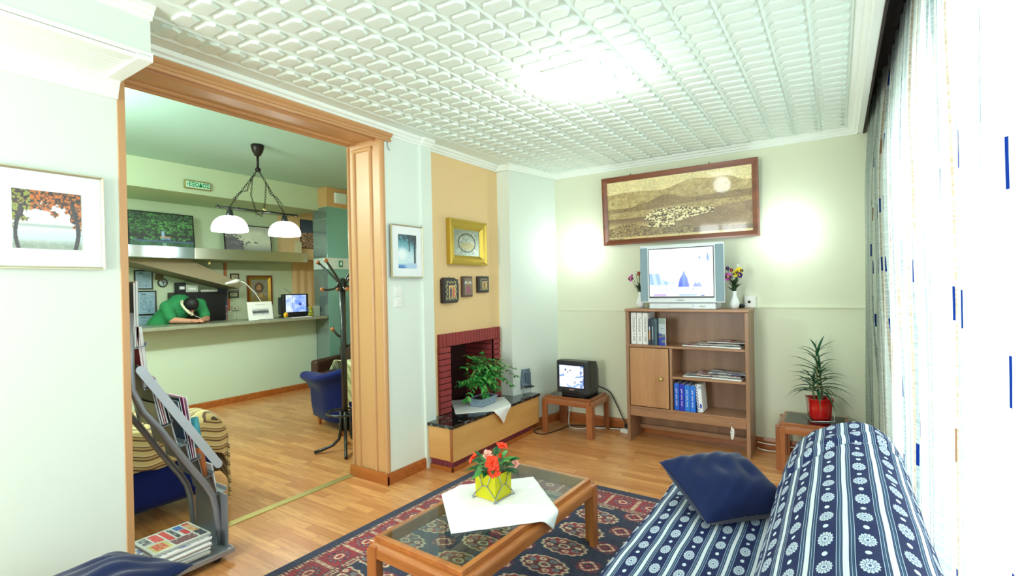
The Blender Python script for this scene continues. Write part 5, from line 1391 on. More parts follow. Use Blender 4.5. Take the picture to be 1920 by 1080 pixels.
# ------------------------------------------------------------------ magazine rack in the opening
SK = 2.88/2.80
def RY(y): return y*SK
def RZ(z): return 1.45-(1.45-z)*SK
def magazine_rack():
    k = thing('magazine_rack', 'grey tube metal magazine rack on castors in the wide opening', 'rack', (-2.95, 1.2, 0))
    ox, oy = -2.95, 1.2
    XA, XBk = -2.88, -3.17
    for x in (XA, XBk):
        pts = [(x, 1.010, 1.36), (x, 1.010, 1.10), (x, 1.014, 0.985)]+[(x, RY(y), RZ(z)) for y, z in ((1.03, 0.885), (1.098, 0.785), (1.214, 0.585), (1.30, 0.445), (1.335, 0.375), (1.352, 0.30), (1.362, 0.20))]+[(x, RY(1.364), 0.062)]
        MB().tube([(a-ox, b-oy, c) for a, b, c in pts], 0.0165, 12).build('side_tube', M['grey_metal'], k)
    g = MB().box(-3.19-ox, 1.005-oy, 0.048, -2.775-ox, 1.425-oy, 0.064); g.box(-2.777-ox, 1.005-oy, 0.04, -2.767-ox, 1.43-oy, 0.068); g.box(-3.19-ox, 1.418-oy, 0.04, -2.77-ox, 1.428-oy, 0.07)
    g.build('base_plate', M['grey_metal'], k, 0.003)
    MB().box(-3.15-ox, 1.408-oy, 0.065, -2.80-ox, 1.414-oy, 0.35).build('end_plate', M['grey_metal'], k, 0.002)
    for x in (-2.82, -3.14):
        for y in (1.36, 1.06):
            c = MB().lathe([(0.0, -0.011), (0.021, -0.011), (0.023, -0.006), (0.023, 0.006), (0.021, 0.011), (0.0, 0.011)], 16, M=Matrix.Translation((x-ox, y-oy, 0.0235)) @ Matrix.Rotation(PI/2, 4, 'Y')); c.box(x-ox-0.014, y-oy-0.012, 0.035, x-ox+0.014, y-oy+0.012, 0.05)
            c.build('castor', M['black_plastic'], k, 0.001)
    # stepped trays: a slanted back plate, a floor and a short lip
    tr = [(1.035, 0.988), (1.101, 0.789), (1.171, 0.669), (1.229, 0.578), (1.291, 0.472), (1.358, 0.365)]
    for y, z in [(1.0, 1.19)]+tr:
        y, z = RY(y), RZ(z)
        g = MB(); bk = 0.13; dx = min(0.026, y-0.992)
        pr = [(y-oy, z), (y+0.05-oy, z+0.008), (y+0.056-oy, z+0.03), (y+0.053-oy, z+0.03), (y+0.047-oy, z+0.011), (y+0.003-oy, z+0.004), (y-dx-oy+0.003, z+bk), (y-dx-oy, z+bk)]
        g.prism(pr, 'x', XBk+0.02-ox, XA-0.0-ox); g.build('tray', M['grey_metal'], k)
    # flat guard bar down the near side
    a, b = Vector((RY(1.015), RZ(1.09))), Vector((RY(1.36), RZ(0.535))); dv = (b-a).normalized(); nv = Vector((-dv.y, dv.x))*0.021
    pol = []
    for c, s in ((a, 1), (b, -1)):
        base = math.atan2(nv.y*s, nv.x*s)
        for i in range(9): pol.append((c.x+0.021*math.cos(base+PI*i/8)-oy, c.y+0.021*math.sin(base+PI*i/8)))
    MB().prism(pol, 'x', -2.862-ox, -2.858-ox).build('guard_bar', mat('pale_grey_metal', (196, 202, 210), 0.35, metal=0.4), k, 0.001)
magazine_rack()
mcols = [((206, 60, 84), 'red'), ((232, 232, 236), 'white'), ((60, 84, 120), 'blue'), ((196, 190, 178), 'beige'), ((36, 38, 44), 'black'), ((200, 60, 140), 'magenta'), ((70, 150, 160), 'turquoise'), ((196, 120, 70), 'orange')]
def magazine(y, z, h, w, ci, label, lean, x=-2.895, cat='magazine', th=0.006):
    y, z, h = RY(y), RZ(z)+0.003, h*SK
    c, nme = mcols[ci]
    t = thing('magazine', label, cat, (x, y, z), 0, 'magazines in the tube rack'); t.rotation_euler = (lean, 0, 0)
    MB().box(-w, 0.001, 0, 0, th-0.001, h-0.002).build('pages', M['paper'], t)
    g = MB().box(-w-0.001, th-0.001, 0, 0.001, th, h); g.box(-w-0.001, 0, 0, 0.001, 0.001, h); g.build('cover', mat('magazine_cover_%s_%d' % (nme, len(bpy.data.materials)), c, 0.35, var=0.3, scale=18), t)
ln = 0.20
magazine(1.004, 1.195, 0.31, 0.24, 4, 'tall dark magazine at the very top of the tube rack', 0.0, th=0.010); magazine(1.014, 1.197, 0.315, 0.24, 3, 'tall beige magazine at the top of the rack, in front of the dark one', 0.0, th=0.010)
magazine(1.040, 0.994, 0.30, 0.22, 0, 'red magazine in the second tray from the top of the rack', 0.10, th=0.012); magazine(1.052, 0.997, 0.295, 0.22, 1, 'white thick magazine in the second tray from the top', 0.10, th=0.014)
magazine(1.107, 0.795, 0.28, 0.22, 4, 'black edged magazine in the third tray, behind the white ones', ln); magazine(1.116, 0.797, 0.26, 0.21, 1, 'white magazine with red corner in the third tray', ln); magazine(1.125, 0.799, 0.25, 0.21, 0, 'thin red magazine in the third tray', ln); magazine(1.135, 0.80, 0.24, 0.21, 1, 'white magazine at the front of the third tray', ln)
magazine(1.178, 0.675, 0.22, 0.21, 4, 'black magazine in the fourth tray with a curled top', ln*1.1); 
magazine(1.234, 0.584, 0.32, 0.21, 2, 'blue grey magazine standing tall in the fifth tray', ln*0.8); magazine(1.243, 0.586, 0.335, 0.21, 4, 'tall black fashion magazine in the fifth tray', ln*0.8); magazine(1.252, 0.588, 0.33, 0.21, 5, 'magenta magazine in the fifth tray', ln*0.7); magazine(1.262, 0.589, 0.325, 0.21, 1, 'white magazine at the front of the fifth tray', ln*0.6)
magazine(1.360, 0.372, 0.16, 0.21, 1, 'thin white leaflet alone in the lowest tray', ln*0.6)
t = thing('magazine', 'rolled turquoise magazine with an orange lower half in the sixth tray', 'magazine', (-2.92, 1.315*SK, 1.45-(1.45-0.478)*SK), 0, 'magazines in the tube rack'); t.rotation_euler = (0.14, 0, 0)
MB().lathe([(0.018, 0), (0.019, 0.17)], 14, m=0).build('lower_half', mat('orange_cover', (206, 118, 66), 0.35, var=0.3), t); MB().lathe([(0.019, 0.17), (0.020, 0.33), (0.016, 0.33), (0.015, 0.25)], 14).build('upper_half', mat('turquoise_cover', (56, 150, 166), 0.35, var=0.35, scale=30), t)

# pile of newspapers on the rack's base plate
zz = 0.0705; np_r = random.Random(3)
names = ['lowest newspaper of the pile on the rack base', 'second lowest newspaper of the pile on the rack base', 'third newspaper from the bottom of the pile on the rack base', 'fourth newspaper from the bottom of the pile on the rack base', 'fifth newspaper from the bottom of the pile on the rack base', 'sixth newspaper from the bottom, just below the one with big letters', 'newspaper with large brown letters, second from the top of the rack pile', 'colourful newspaper with red headlines on top of the rack pile']
def front_page(U, V):
    c = np.tile(C(206, 210, 200), (len(U), 1)); n = fbm(U*22, V*22, 71, 3)
    def bar(u0, u1, v0, v1, cc, k=0.45):
        s = (U > u0) & (U < u1) & (V > v0) & (V < v1) & ((vn(U*46, V*30, 9) > 1-k-0.3)); c[s] = cc
    bar(0.05, 0.95, 0.84, 0.96, C(206, 140, 60)); bar(0.05, 0.16, 0.84, 0.96, C(196, 40, 40), 0.9); bar(0.6, 0.95, 0.84, 0.97, C(40, 46, 60), 0.6)
    bar(0.05, 0.30, 0.66, 0.80, C(30, 96, 170), 0.7); bar(0.30, 0.62, 0.70, 0.80, C(196, 30, 36), 0.9); bar(0.05, 0.62, 0.56, 0.63, C(40, 40, 46), 0.5); bar(0.05, 0.62, 0.42, 0.52, C(206, 40, 36), 0.85)
    bar(0.66, 0.95, 0.40, 0.80, C(110, 60, 60), 0.55); bar(0.05, 0.50, 0.22, 0.38, C(214, 60, 50), 0.6); bar(0.52, 0.95, 0.06, 0.36, C(196, 190, 110), 0.7); bar(0.55, 0.9, 0.1, 0.3, C(210, 70, 50), 0.4); bar(0.05, 0.48, 0.05, 0.2, C(60, 60, 60), 0.3); return c
for i in range(8):
    th = 0.012 if i < 6 else 0.014
    t = thing('newspaper', names[i], 'newspaper', (-2.93+np_r.uniform(-0.012, 0.012), 1.165+np_r.uniform(-0.012, 0.012)+(0.025 if i == 7 else 0), zz), math.radians(np_r.uniform(-5, 5)), 'newspapers piled on the rack base')
    w, d = (0.27, 0.31) if i < 7 else (0.25, 0.27)
    MB().box(-w/2, -d/2, 0, w/2, d/2, th-0.001).build('pages', [M['paper'], mat('grey_newsprint', (176, 178, 172), 0.85)][i % 2], t, 0.003)
    if i >= 6: printed('front_page', t, w-0.004, d-0.004, front_page if i == 7 else paper_print(12), M['print'], 60, 64, (0, 0, th-0.0004), plane='xy')
    if i == 6: text('lettering', 'ΕΤ', 0.085, mat('brown_ink', (110, 70, 50), 0.7), t, (0.06, -0.105, th+0.0004), (0, 0, PI/2))
    zz += th+0.0006
# ------------------------------------------------------------------ reception
ct = thing('reception_counter', 'long reception counter with a pale green front and grey stone top', 'counter', (-6.65, 3.0, 0))
MB().box(-0.15, -2.6, 0.0, 0.0, 1.72, 1.035).build('front_wall', M['counter_wall'], ct)
MB().box(-0.36, -2.6, 1.035, 0.31, 1.70, 1.075).build('stone_top', M['stone_top'], ct, 0.008, 3)
MB().prism([(0.0, 0), (0.014, 0), (0.014, 0.07), (0.008, 0.085), (0, 0.085)], 'y', -2.6, 1.72).build('base_strip', M['baseboard'], ct)
ZCt = 1.0755
sh = thing('wall_shelf', 'long shelf with a shiny steel front edge over the reception counter', 'shelf', (-7.02, 3.0, 1.94))
MB().box(-0.425, -2.4, -0.055, 0.40, 1.55, 0.055).build('board', M['rec_wall'], sh)
MB().box(0.40, -2.4, -0.066, 0.42, -0.0, 0.070).build('steel_edge', mat('mirror_steel', (170, 190, 200), 0.12, metal=1.0), sh, 0.002)
MB().box(0.40, 0.003, -0.066, 0.42, 1.56, 0.070).build('steel_edge', mat('satin_steel', (186, 192, 178), 0.28, metal=1.0), sh, 0.002)
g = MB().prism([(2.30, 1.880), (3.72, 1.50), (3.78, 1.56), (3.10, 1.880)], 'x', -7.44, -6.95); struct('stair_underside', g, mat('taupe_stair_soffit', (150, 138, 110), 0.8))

# pictures leaning on the shelf
def forest(U, V):
    n = fbm(U*12, V*10, 81); f = fbm(U*40, V*34, 85, 3)
    c = lerp(C(16, 40, 32), C(96, 170, 84), np.clip((f-0.36)*2.6+(n-0.5)*0.9, 0, 1)); c = np.where((V > 0.8)[:, None] & (n > 0.55)[:, None], c*0.5+C(20, 40, 44)*0.5, c)
    c = lerp(c, C(10, 18, 20), ss(0.52, 0.34, V)*(n < 0.56)*0.9)
    w = V < 0.22; c = np.where(w[:, None], lerp(C(20, 66, 44), C(70, 130, 96), np.clip(fbm(U*18, V*5, 88)-0.1, 0, 1)), c); c[(np.abs(V-0.235) < 0.016) & (U > 0.05)] = C(70, 96, 140)
    c[(np.abs(U-0.505) < 0.022) & (V > 0.36) & (V < 0.52)] = C(160, 186, 226); c[(np.abs(U-0.54) < 0.085) & (V > 0.33) & (V < 0.375)] = C(206, 150, 130); c[(np.abs(U-0.55) < 0.07) & (V > 0.275) & (V < 0.325) & ((U*60) % 1 < 0.6)] = C(120, 160, 226); c[(np.abs(U-0.52) < 0.03) & (V < 0.2)] = C(120, 160, 150)
    return np.clip(c, 0, 1)
def lake(U, V):
    n = fbm(U*8, V*8, 91); f = fbm(U*30, V*30, 95, 3); c = lerp(C(120, 124, 120), C(226, 228, 206), ss(0.0, 0.45, V)*(0.75+0.3*n)); c = lerp(c, C(150, 150, 150), ss(0.75, 1.0, V)*0.5)
    b = np.hypot((U-0.1)/0.34, (V-0.30)/0.40)+(f-0.5)*0.9 < 0.9; c = np.where(b[:, None], lerp(C(50, 46, 56), C(130, 126, 136), n), c)
    for cx, w in ((0.66, 0.05), (0.50, 0.035)): c[(np.abs(U-cx) < w) & (np.abs(V-0.415) < 0.016)] = C(40, 40, 46); c[(np.abs(U-cx) < 0.006) & (V > 0.40) & (V < 0.47)] = C(40, 40, 46)
    return np.clip(c, 0, 1)
def lean_pic(label, y, w, h, fn, nx, ny, x=-7.22):
    t = thing('picture', label, 'picture', (x, y, 1.9955), RL, 'pictures standing on the steel edged shelf'); t.rotation_euler = (-math.radians(6), 0, RL)
    g = MB().box(-w/2, -0.012, 0, w/2, 0.0, h); g.build('board', M['black_wood'], t, 0.002)
    printed('print', t, w-0.03, h-0.03, fn, M['print_glossy'], nx, ny, (0, -0.0128, h/2)); return t
pf = lean_pic('green forest and lake photograph in a black frame standing on the shelf', 2.915, 0.755, 0.50, forest, 130, 80)
cap = mat('yellow_print', (214, 220, 70), 0.6); text('caption', 'Μονή Μαυριωτίσσης', 0.024, cap, pf, (-0.20, -0.0135, 0.05)); text('caption', 'Καστοριά', 0.014, cap, pf, (0.30, -0.0135, 0.03))
lean_pic('grey misty lake photograph with two boats standing on the shelf', 4.03, 0.70, 0.44, lake, 90, 60)
def town(U, V):
    n = vn(U*40, V*60, 97); c = lerp(C(60, 80, 110), C(30, 60, 90), ss(0.5, 1, V)); m = V < 0.55; c = np.where(m[:, None], np.where((n > 0.62)[:, None], C(230, 180, 130), np.where((n < 0.4)[:, None], C(30, 34, 44), C(110, 96, 96))), c); return c
t = thing('picture', 'town at dusk photograph on the peach wall right of the shelf', 'picture', (XB, 5.20, 2.40), RL)
MB().box(-0.19, -0.018, -0.24, 0.19, 0, 0.24).build('board', M['black_wood'], t); printed('print', t, 0.36, 0.46, town, M['print'], 40, 50, (0, -0.019, 0))

# exit sign
ex = thing('exit_sign', 'green and white exit sign over the reception shelf', 'sign', (-6.54, 3.015, 2.765), RL)
MB().box(-0.150, -0.035, -0.052, 0.150, 0, 0.052).build('housing', mat('yellowed_plastic', (150, 140, 84), 0.5), ex, 0.01, 3)
MB().box(-0.135, -0.038, -0.040, 0.140, -0.030, 0.036).build('sign_face', mat('pale_green_face', (196, 236, 210), 0.4), ex, 0.004)
text('lettering', 'ΕΞΟΔΟΣ', 0.068, mat('exit_green', (10, 140, 92), 0.5), ex, (0.012, -0.0385, -0.002), sx=0.86, bold=0.0022)
MB().prism([(-0.131, -0.002), (-0.116, 0.010), (-0.116, -0.014)], 'y', -0.0392, -0.0378).build('arrow', mat('dark_exit_green', (30, 90, 80), 0.5), ex)

# ---- pendant lamp
def chain(g, pts, step=0.026, r=0.0026, R=0.011):
    P = [Vector(p) for p in pts]; L = [0]
    for i in range(1, len(P)): L.append(L[-1]+(P[i]-P[i-1]).length)
    n = max(2, int(L[-1]/step))
    for k in range(n+1):
        s = L[-1]*k/n; i = 1
        while i < len(L)-1 and L[i] < s: i += 1
        q = (s-L[i-1])/(L[i]-L[i-1]); p = P[i-1].lerp(P[i], q); t = (P[i]-P[i-1]).normalized()
        a = t.cross(Vector((0, 1, 0.3))).normalized(); b = a if k % 2 else t.cross(a).normalized()
        g.tube([p+t*R*1.35*math.cos(w)+b*R*0.8*math.sin(w) for w in np.linspace(0, 2*PI, 10)], r, 5, cap=False)
def pendant():
    p = thing('pendant_lamp', 'two shade pendant lamp hanging on chains in the reception room', 'lamp', (-5.10, 2.957, 3.0))
    MB().lathe([(0.0, -0.115), (0.030, -0.115), (0.036, -0.10), (0.050, -0.075), (0.060, -0.045), (0.066, -0.012), (0.060, -0.004), (0.060, 0.0), (0.0, 0.0)], 24).build('canopy', M['dark_metal'], p)
    MB().tube([(0, 0, -0.11), (0, 0, -0.24)], 0.012, 10).lathe([(0.0, -0.285), (0.022, -0.28), (0.030, -0.262), (0.022, -0.245), (0.012, -0.235)], 14).build('rod', M['dark_metal'], p)
    MB().tube([(0, -0.42, -0.697), (0, 0.43, -0.697)], 0.010, 10).ball((0, -0.425, -0.697), 0.017, 10, 6).ball((0, 0.435, -0.697), 0.017, 10, 6).ball((0, -0.22, -0.697), 0.016, 10, 6).ball((0, 0.14, -0.697), 0.016, 10, 6).build('bar', M['black_metal'], p)
    g = MB()
    for s, y in ((-1, -0.303), (1, 0.290)):
        chain(g, [(0, 0.012*s, -0.275), (0, y, -0.690)])
        chain(g, [(0, 0.014*s, -0.275), (0.01, s*0.10, -0.42), (0.01, s*0.125, -0.50), (0.01, s*0.20, -0.53), (0.01, s*0.26, -0.60)])
    chain(g, [(0.01, -0.07, -0.37), (0.01, -0.085, -0.55), (0.01, -0.03, -0.73), (0.01, 0.02, -0.745), (0.01, 0.045, -0.70)]); chain(g, [(0.01, 0.08, -0.40), (0.01, 0.07, -0.55), (0.01, 0.055, -0.66)])
    g.build('chains', M['dark_metal'], p); MB().ball((0.01, 0.052, -0.675), (0.02, 0.02, 0.014), 10, 8).build('pull_knob', M['brass'], p)
    for y in (-0.303, 0.290):
        h = MB().lathe([(0.010, -0.69), (0.016, -0.715), (0.026, -0.725), (0.034, -0.765), (0.038, -0.79), (0.030, -0.795)], 18, c=(0, y, 0)).build('lamp_holder', M['black_metal'], p)
        prof = [(0.036, -0.785)]+[(0.036+0.126*math.sin(a), -0.920+0.135*math.cos(a)) for a in np.linspace(0.25, PI/2, 9)]+[(0.160, -0.935)]
        o = MB().lathe(prof, 28, c=(0, y, 0)).build('lamp_shade', glow('milk_glass_shade', (252, 255, 250), 2.6), p); md = o.modifiers.new('thick', 'SOLIDIFY'); md.thickness = 0.004
        MB().ball((0, y, -0.865), 0.035, 12, 8).build('bulb', glow('lit_bulb', (255, 255, 250), 8.0), p)
        point('pendant_light', (-5.10, 2.957+y, 3.0-0.93), 50, 0.06, (0.97, 1.0, 0.93))
pendant()
point('added_reception_fill', (-4.6, 0.75, 2.6), 95, 0.25, (0.82, 1.0, 0.97))  # added fill light, out of view, to brighten the reception
fl = thing('ceiling_lamp', 'added round ceiling lamp brightening the reception, unseen behind the near wall', 'lamp', (-4.6, 0.75, 3.0))  # added lamp body around the reception fill, never in view
MB().lathe([(0.0, -0.07), (0.10, -0.06), (0.15, -0.02), (0.15, 0.0), (0, 0)], 24).build('glass_shade', glow('added_lamp_glass', (250, 255, 250), 3.0), fl)

# ---- column beside the counter end
cm = bpy.data.materials.new('teal_mirror_cladding'); cm.use_nodes = True; nt = NT(cm); b = cm.node_tree.nodes['Principled BSDF']
x, y, z, v = nt.coord('Object'); nt.put(b.inputs['Base Color'], nt.mix(nt.noise(v, 2.0), rgb(120, 182, 182), rgb(140, 198, 194))); b.inputs['Roughness'].default_value = 0.12; b.inputs['Metallic'].default_value = 0.35
cd = mat('cladding_reflection_grey', (150, 168, 166), 0.08, metal=0.6)  # side face's reflection put into this lighter grey base colour
def column():
    x0, x1, y0, y1 = -6.69, -6.35, 4.725, 5.13
    g = MB().box(x0, y0, 2.70, x1, y1, 3.0); w = struct('column', MB().box(x0+0.006, y0+0.006, 0, x1-0.006, y1-0.006, 2.71), M['rec_wall'])
    MB().box(x0, y0, 2.71, x1, y1, 2.998).build('wood_cap', mat('peach_column_cap', (214, 168, 112), 0.6), w, 0.003)
    for z0, z1 in ((0, 0.9), (0.905, 1.77)):
        MB().box(x1-0.006, y0, z0, x1, y1, z1).build('cladding', cm, w, 0.001); MB().box(x0, y0, z0, x1-0.006, y0+0.006, z1).build('cladding', cd, w, 0.001)
    MB().box(x1-0.006, y0, 1.94, x1, y1, 2.70).build('cladding', cm, w, 0.001)
    for z0, z1 in ((1.94, 2.10), (2.105, 2.52), (2.525, 2.70)): MB().box(x0, y0, z0, x1-0.006, y0+0.006, z1).build('cladding', cd, w, 0.001)
    MB().box(x0-0.001, y0-0.001, 1.772, x1+0.001, y1, 1.938).build('band', mat('white_column_band', (206, 220, 214), 0.3), w, 0.001)
column()
t = thing('switch_plate', 'green switch plate on the white band of the mirrored column', 'switch', (-6.348, 4.95, 1.85), RL); MB().box(-0.035, -0.008, -0.05, 0.035, 0, 0.05).build('plate', mat('green_plate', (40, 140, 116), 0.4), t, 0.003); MB().box(-0.012, -0.011, -0.02, 0.02, -0.006, 0.03).build('symbol', M['white_plastic'], t)
t = thing('emergency_light', 'white box light high on the column cap', 'lamp', (-6.35, 4.955, 2.84), RL); MB().box(-0.10, -0.05, -0.075, 0.10, 0, 0.085).build('housing', M['white_plastic'], t, 0.008); MB().box(-0.07, -0.054, -0.06, 0.09, -0.045, 0.07).build('diffuser', mat('clear_diffuser', (226, 240, 232), 0.3), t, 0.004)

# ---- things on the counter
def ctv():
    t = thing('television', 'small black television with a blue picture on the reception counter', 'television', (-6.62, 4.37, ZCt), RL-0.05)
    MB().box(-0.20, 0, 0.012, 0.20, 0.06, 0.335).build('bezel', M['black_plastic'], t, 0.014, 3); MB().box(-0.15, 0.06, 0.03, 0.15, 0.24, 0.29).build('housing', M['dark_plastic'], t, 0.02); MB().box(-0.16, 0.01, 0, 0.16, 0.20, 0.014).build('base', M['black_plastic'], t)
    def pic(U, V):
        n = fbm(U*6, V*6, 101); c = lerp(C(110, 150, 246), C(226, 238, 255), np.clip(1.5*(n-0.3)+ss(0.6, 0.2, U)*0.5, 0, 1)); c[np.abs(U-0.30-0.25*(0.6-V)**2) < 0.012] = C(70, 100, 190); m = np.hypot((U-0.68)/0.1, (V-0.46)/0.13)+0.6*(n-0.5) < 0.8; c[m] = C(60, 86, 190); m = np.hypot((U-0.70)/0.03, (V-0.43)/0.05) < 1; c[m] = C(20, 30, 70); return c
    printed('screen', t, 0.315, 0.245, pic, M['screen'], 50, 40, (0, -0.0015, 0.195), curve=0.005)
    MB().tube([(0.06, 0.12, 0.29), (-0.10, 0.14, 0.42)], 0.003, 6).tube([(0.10, 0.12, 0.29), (0.30, 0.12, 0.14)], 0.003, 6).build('aerial', M['black_metal'], t)
ctv()
def lakebw(U, V):
    n = fbm(U*8, V*14, 111); c = lerp(C(90, 96, 100), C(216, 224, 226), np.clip(np.sin(V*7+n*2)*0.5+0.5, 0, 1)); c[(np.abs(V-0.5) < 0.08)] *= 0.55; return c
pfm = thing('photo_frame', 'white photo frame with a grey lake picture on the reception counter', 'photo frame', (-6.46, 3.745, ZCt), RL); pfm.rotation_euler = (-math.radians(10), 0, RL)
MB().box(-0.17, -0.012, 0.0, 0.17, 0, 0.245).build('frame', M['white_plastic'], pfm, 0.003); printed('print', pfm, 0.225, 0.10, lakebw, M['print'], 50, 26, (0.0, -0.0128, 0.105)); MB().tube([(-0.06+0.012*i, -0.0125, 0.205+0.007*math.sin(i*1.9)) for i in range(12)], 0.002, 5).build('script_line', M['grey_metal'], pfm)
MB().box(0.135, 0.01, 0.0, 0.19, 0.08, 0.10).build('stand', M['grey_metal'], pfm); MB().box(-0.045, -0.05, 0, 0.05, -0.02, 0.016).build('name_plate', M['white_plastic'], pfm)
dl = thing('desk_lamp', 'thin white desk lamp behind the photo frame', 'lamp', (-6.70, 3.93, ZCt), 0.0)
MB().lathe([(0.0, 0), (0.06, 0), (0.055, 0.015), (0.01, 0.025)], 18).build('base', M['white_plastic'], dl); MB().tube([(0, 0, 0.02), (0, -0.02, 0.20), (0.0, -0.12, 0.36), (0, -0.26, 0.50), (0, -0.34, 0.53)], 0.007, 8).build('arm', M['white_plastic'], dl)
MB().tube([(0, -0.33, 0.53), (0.0, -0.38, 0.525), (0, -0.52, 0.49)], [0.02, 0.03, 0.012], 10).build('lamp_head', M['white_plastic'], dl)
t = thing('ornament', 'round yellow ornament in front of the counter television', 'ornament', (-6.44, 4.09, ZCt)); MB().lathe([(0, 0), (0.03, 0.0), (0.034, 0.01), (0.0, 0.012)], 14).build('base', M['brass'], t); MB().ball((0, 0, 0.045), (0.02, 0.036, 0.038), 12, 8).build('disc', mat('amber_yellow', (236, 186, 20), 0.3), t); MB().ball((0.018, 0.004, 0.042), (0.006, 0.016, 0.016), 10, 6).build('center', mat('orange_spot', (206, 110, 30), 0.4), t)
t = thing('glass_jar', 'glass jar of yellow green balls beside the counter television', 'jar', (-6.52, 4.535, ZCt)); MB().lathe([(0.03, 0), (0.045, 0.01), (0.048, 0.13), (0.044, 0.13), (0.042, 0.012), (0.0, 0.010)], 18).build('jar', M['pane'], t)
for dx, dy, dz in ((0, -0.02, 0.03), (0.0, 0.022, 0.033), (0.01, 0, 0.07), (-0.01, 0.01, 0.10), (0.01, -0.012, 0.128)): MB().ball((dx, dy, dz), 0.021, 10, 8).build('ball', mat('lime_yellow', (206, 200, 20), 0.4), t)
t = thing('card_holder', 'clear card holder with pale cards at the end of the counter', 'card holder', (-6.50, 4.625, ZCt), RL); MB().box(-0.045, 0, 0, 0.055, 0.03, 0.15).build('cards', mat('pale_grey_card', (176, 180, 166), 0.6), t, 0.002); MB().box(-0.05, -0.012, 0, 0.06, -0.008, 0.10).build('holder', M['pane'], t)
for y, w, ds in ((3.98, 0.30, 'dark flat folder lying on the counter in front of the television'), (4.30, 0.28, 'white sheet of paper lying at the right end of the counter')):
    t = thing('folder' if 'folder' in ds else 'paper', ds, 'folder' if 'folder' in ds else 'paper', (-6.40, y, ZCt)); MB().box(-0.06, -w/2, 0, 0.04, w/2, 0.008).build('sheet', M['grey_metal'] if 'folder' in ds else M['paper'], t, 0.001)

# ---- far wall behind the counter
def cert(seed, border=False):
    def f(U, V):
        c = np.tile(C(150, 182, 200), (len(U), 1)); ln = ((V*22) % 1 < 0.35) & (vn(U*26, np.floor(V*22), seed) > 0.42) & (U > 0.14) & (U < 0.88) & (V > 0.14) & (V < 0.84); c[ln] = C(96, 124, 148); c[(V > 0.86) & (V < 0.92) & (U > 0.2) & (U < 0.5)] = C(76, 96, 116)
        if border:
            b = np.minimum(np.minimum(U, 1-U), np.minimum(V, 1-V)); c[np.abs(b-0.06) < 0.012] = C(100, 130, 156)
        c[np.hypot((U-0.66)/0.06, (V-0.14)/0.04) < 1] = C(90, 100, 170); return c
    return f
picture('certificate', 'upper of the two certificates in black frames behind the counter', 'certificate', (XB, 2.77, 1.635), RL, 0.205, 0.245, 0.014, 0.018, M['black_wood'], cert(5), M['print'], 50, 60)
picture('certificate', 'lower, larger certificate in a black frame behind the counter', 'certificate', (XB, 2.795, 1.338), RL, 0.225, 0.315, 0.016, 0.018, M['black_wood'], cert(9, True), M['print'], 50, 66)
t = thing('notice', 'unframed pale blue notice under the lower certificate', 'notice', (XB, 2.79, 1.085), RL); printed('sheet', t, 0.19, 0.18, cert(13), M['print'], 40, 40, (0, -0.003, 0)); MB().box(-0.094, -0.0025, -0.089, 0.094, 0, 0.089).build('backing', M['paper'], t)
t = thing('wall_clock', 'small round black rimmed clock hanging behind the counter', 'clock', (XB, 2.985, 1.595), RL)
Mx = Matrix.Rotation(PI/2, 4, 'X'); MB().lathe([(0.040, 0), (0.056, 0.0), (0.060, 0.012), (0.052, 0.024), (0.043, 0.02)], 24, M=Mx).build('rim', M['black_plastic'], t); MB().lathe([(0.045, 0.018), (0.045, 0.0215), (0.0, 0.0215)], 24, M=Mx).build('face', mat('pale_clock_face', (190, 206, 200), 0.5), t); MB().tube([(0, -0.024, 0), (0.02, -0.024, 0.02)], 0.004, 6).tube([(0, -0.024, 0), (-0.012, -0.024, 0.026)], 0.004, 6).tube([(0, -0.024, 0), (0.006, -0.024, -0.03)], 0.003, 6).build('hands', M['black_plastic'], t)
t = thing('bag', 'brown paper bag hanging on the wall above the small clock', 'bag', (XB, 2.945, 1.700), RL); MB().prism([(-0.05, -0.06), (0.03, -0.08), (0.055, 0.05), (-0.02, 0.06)], 'y', -0.04, 0).build('pouch', mat('brown_bag', (104, 92, 58), 0.8), t, 0.004)
cb = thing('cabinet', 'dark low cabinet behind the man at the reception', 'cabinet', (-7.36, 3.40, 0)); MB().box(-0.085, -0.36, 0, 0.085, 0.30, 1.465).build('body', M['black_wood'], cb, 0.004); MB().box(0.085, -0.355, 0.05, 0.10, -0.03, 1.45).build('door', M['black_plastic'], cb, 0.002); MB().box(0.085, -0.027, 0.05, 0.10, 0.295, 1.45).build('door', M['black_plastic'], cb, 0.002)
for y, w, d, h, c, ds, nm in ((3.28, 0.15, 0.12, 0.10, (190, 196, 180), 'pale box with a white lamp on top of the dark cabinet', 'box'), (3.16, 0.10, 0.10, 0.13, (24, 26, 30), 'black box on the left end of the dark cabinet', 'box'), (3.50, 0.22, 0.13, 0.03, (196, 196, 180), 'flat stack of papers on the dark cabinet', 'paper stack')):
    t = thing(nm.replace(' ', '_'), ds, nm, (-7.36, y, 1.4655)); MB().box(-d/2, -w/2, 0, d/2, w/2, h).build('body', mat('cabinet_box_%d' % int(y*100), c, 0.6), t, 0.004); MB().box(d/2-0.002, -w*0.3, h*0.3, d/2+0.002, w*0.3, h*0.6).build('label_strip', M['white_plastic'], t)
t = thing('glass_globe', 'clear glass globe standing on the pale cabinet box', 'globe', (-7.36, 3.27, 1.566)); MB().lathe([(0.03, 0), (0.035, 0.01), (0.012, 0.02), (0.05, 0.035), (0.068, 0.075), (0.055, 0.12), (0.02, 0.135), (0, 0.136)], 20).build('globe', M['pane'], t)
t = thing('spot_lamp', 'tiny brass spot hanging under the steel edged shelf', 'lamp', (-6.70, 3.22, 1.884)); MB().tube([(0, 0, 0), (0, 0, -0.03)], 0.004, 6).build('stem', M['dark_metal'], t); MB().lathe([(0.006, -0.03), (0.016, -0.05), (0.018, -0.07), (0.0, -0.075)], 12).build('lamp_head', M['brass'], t)
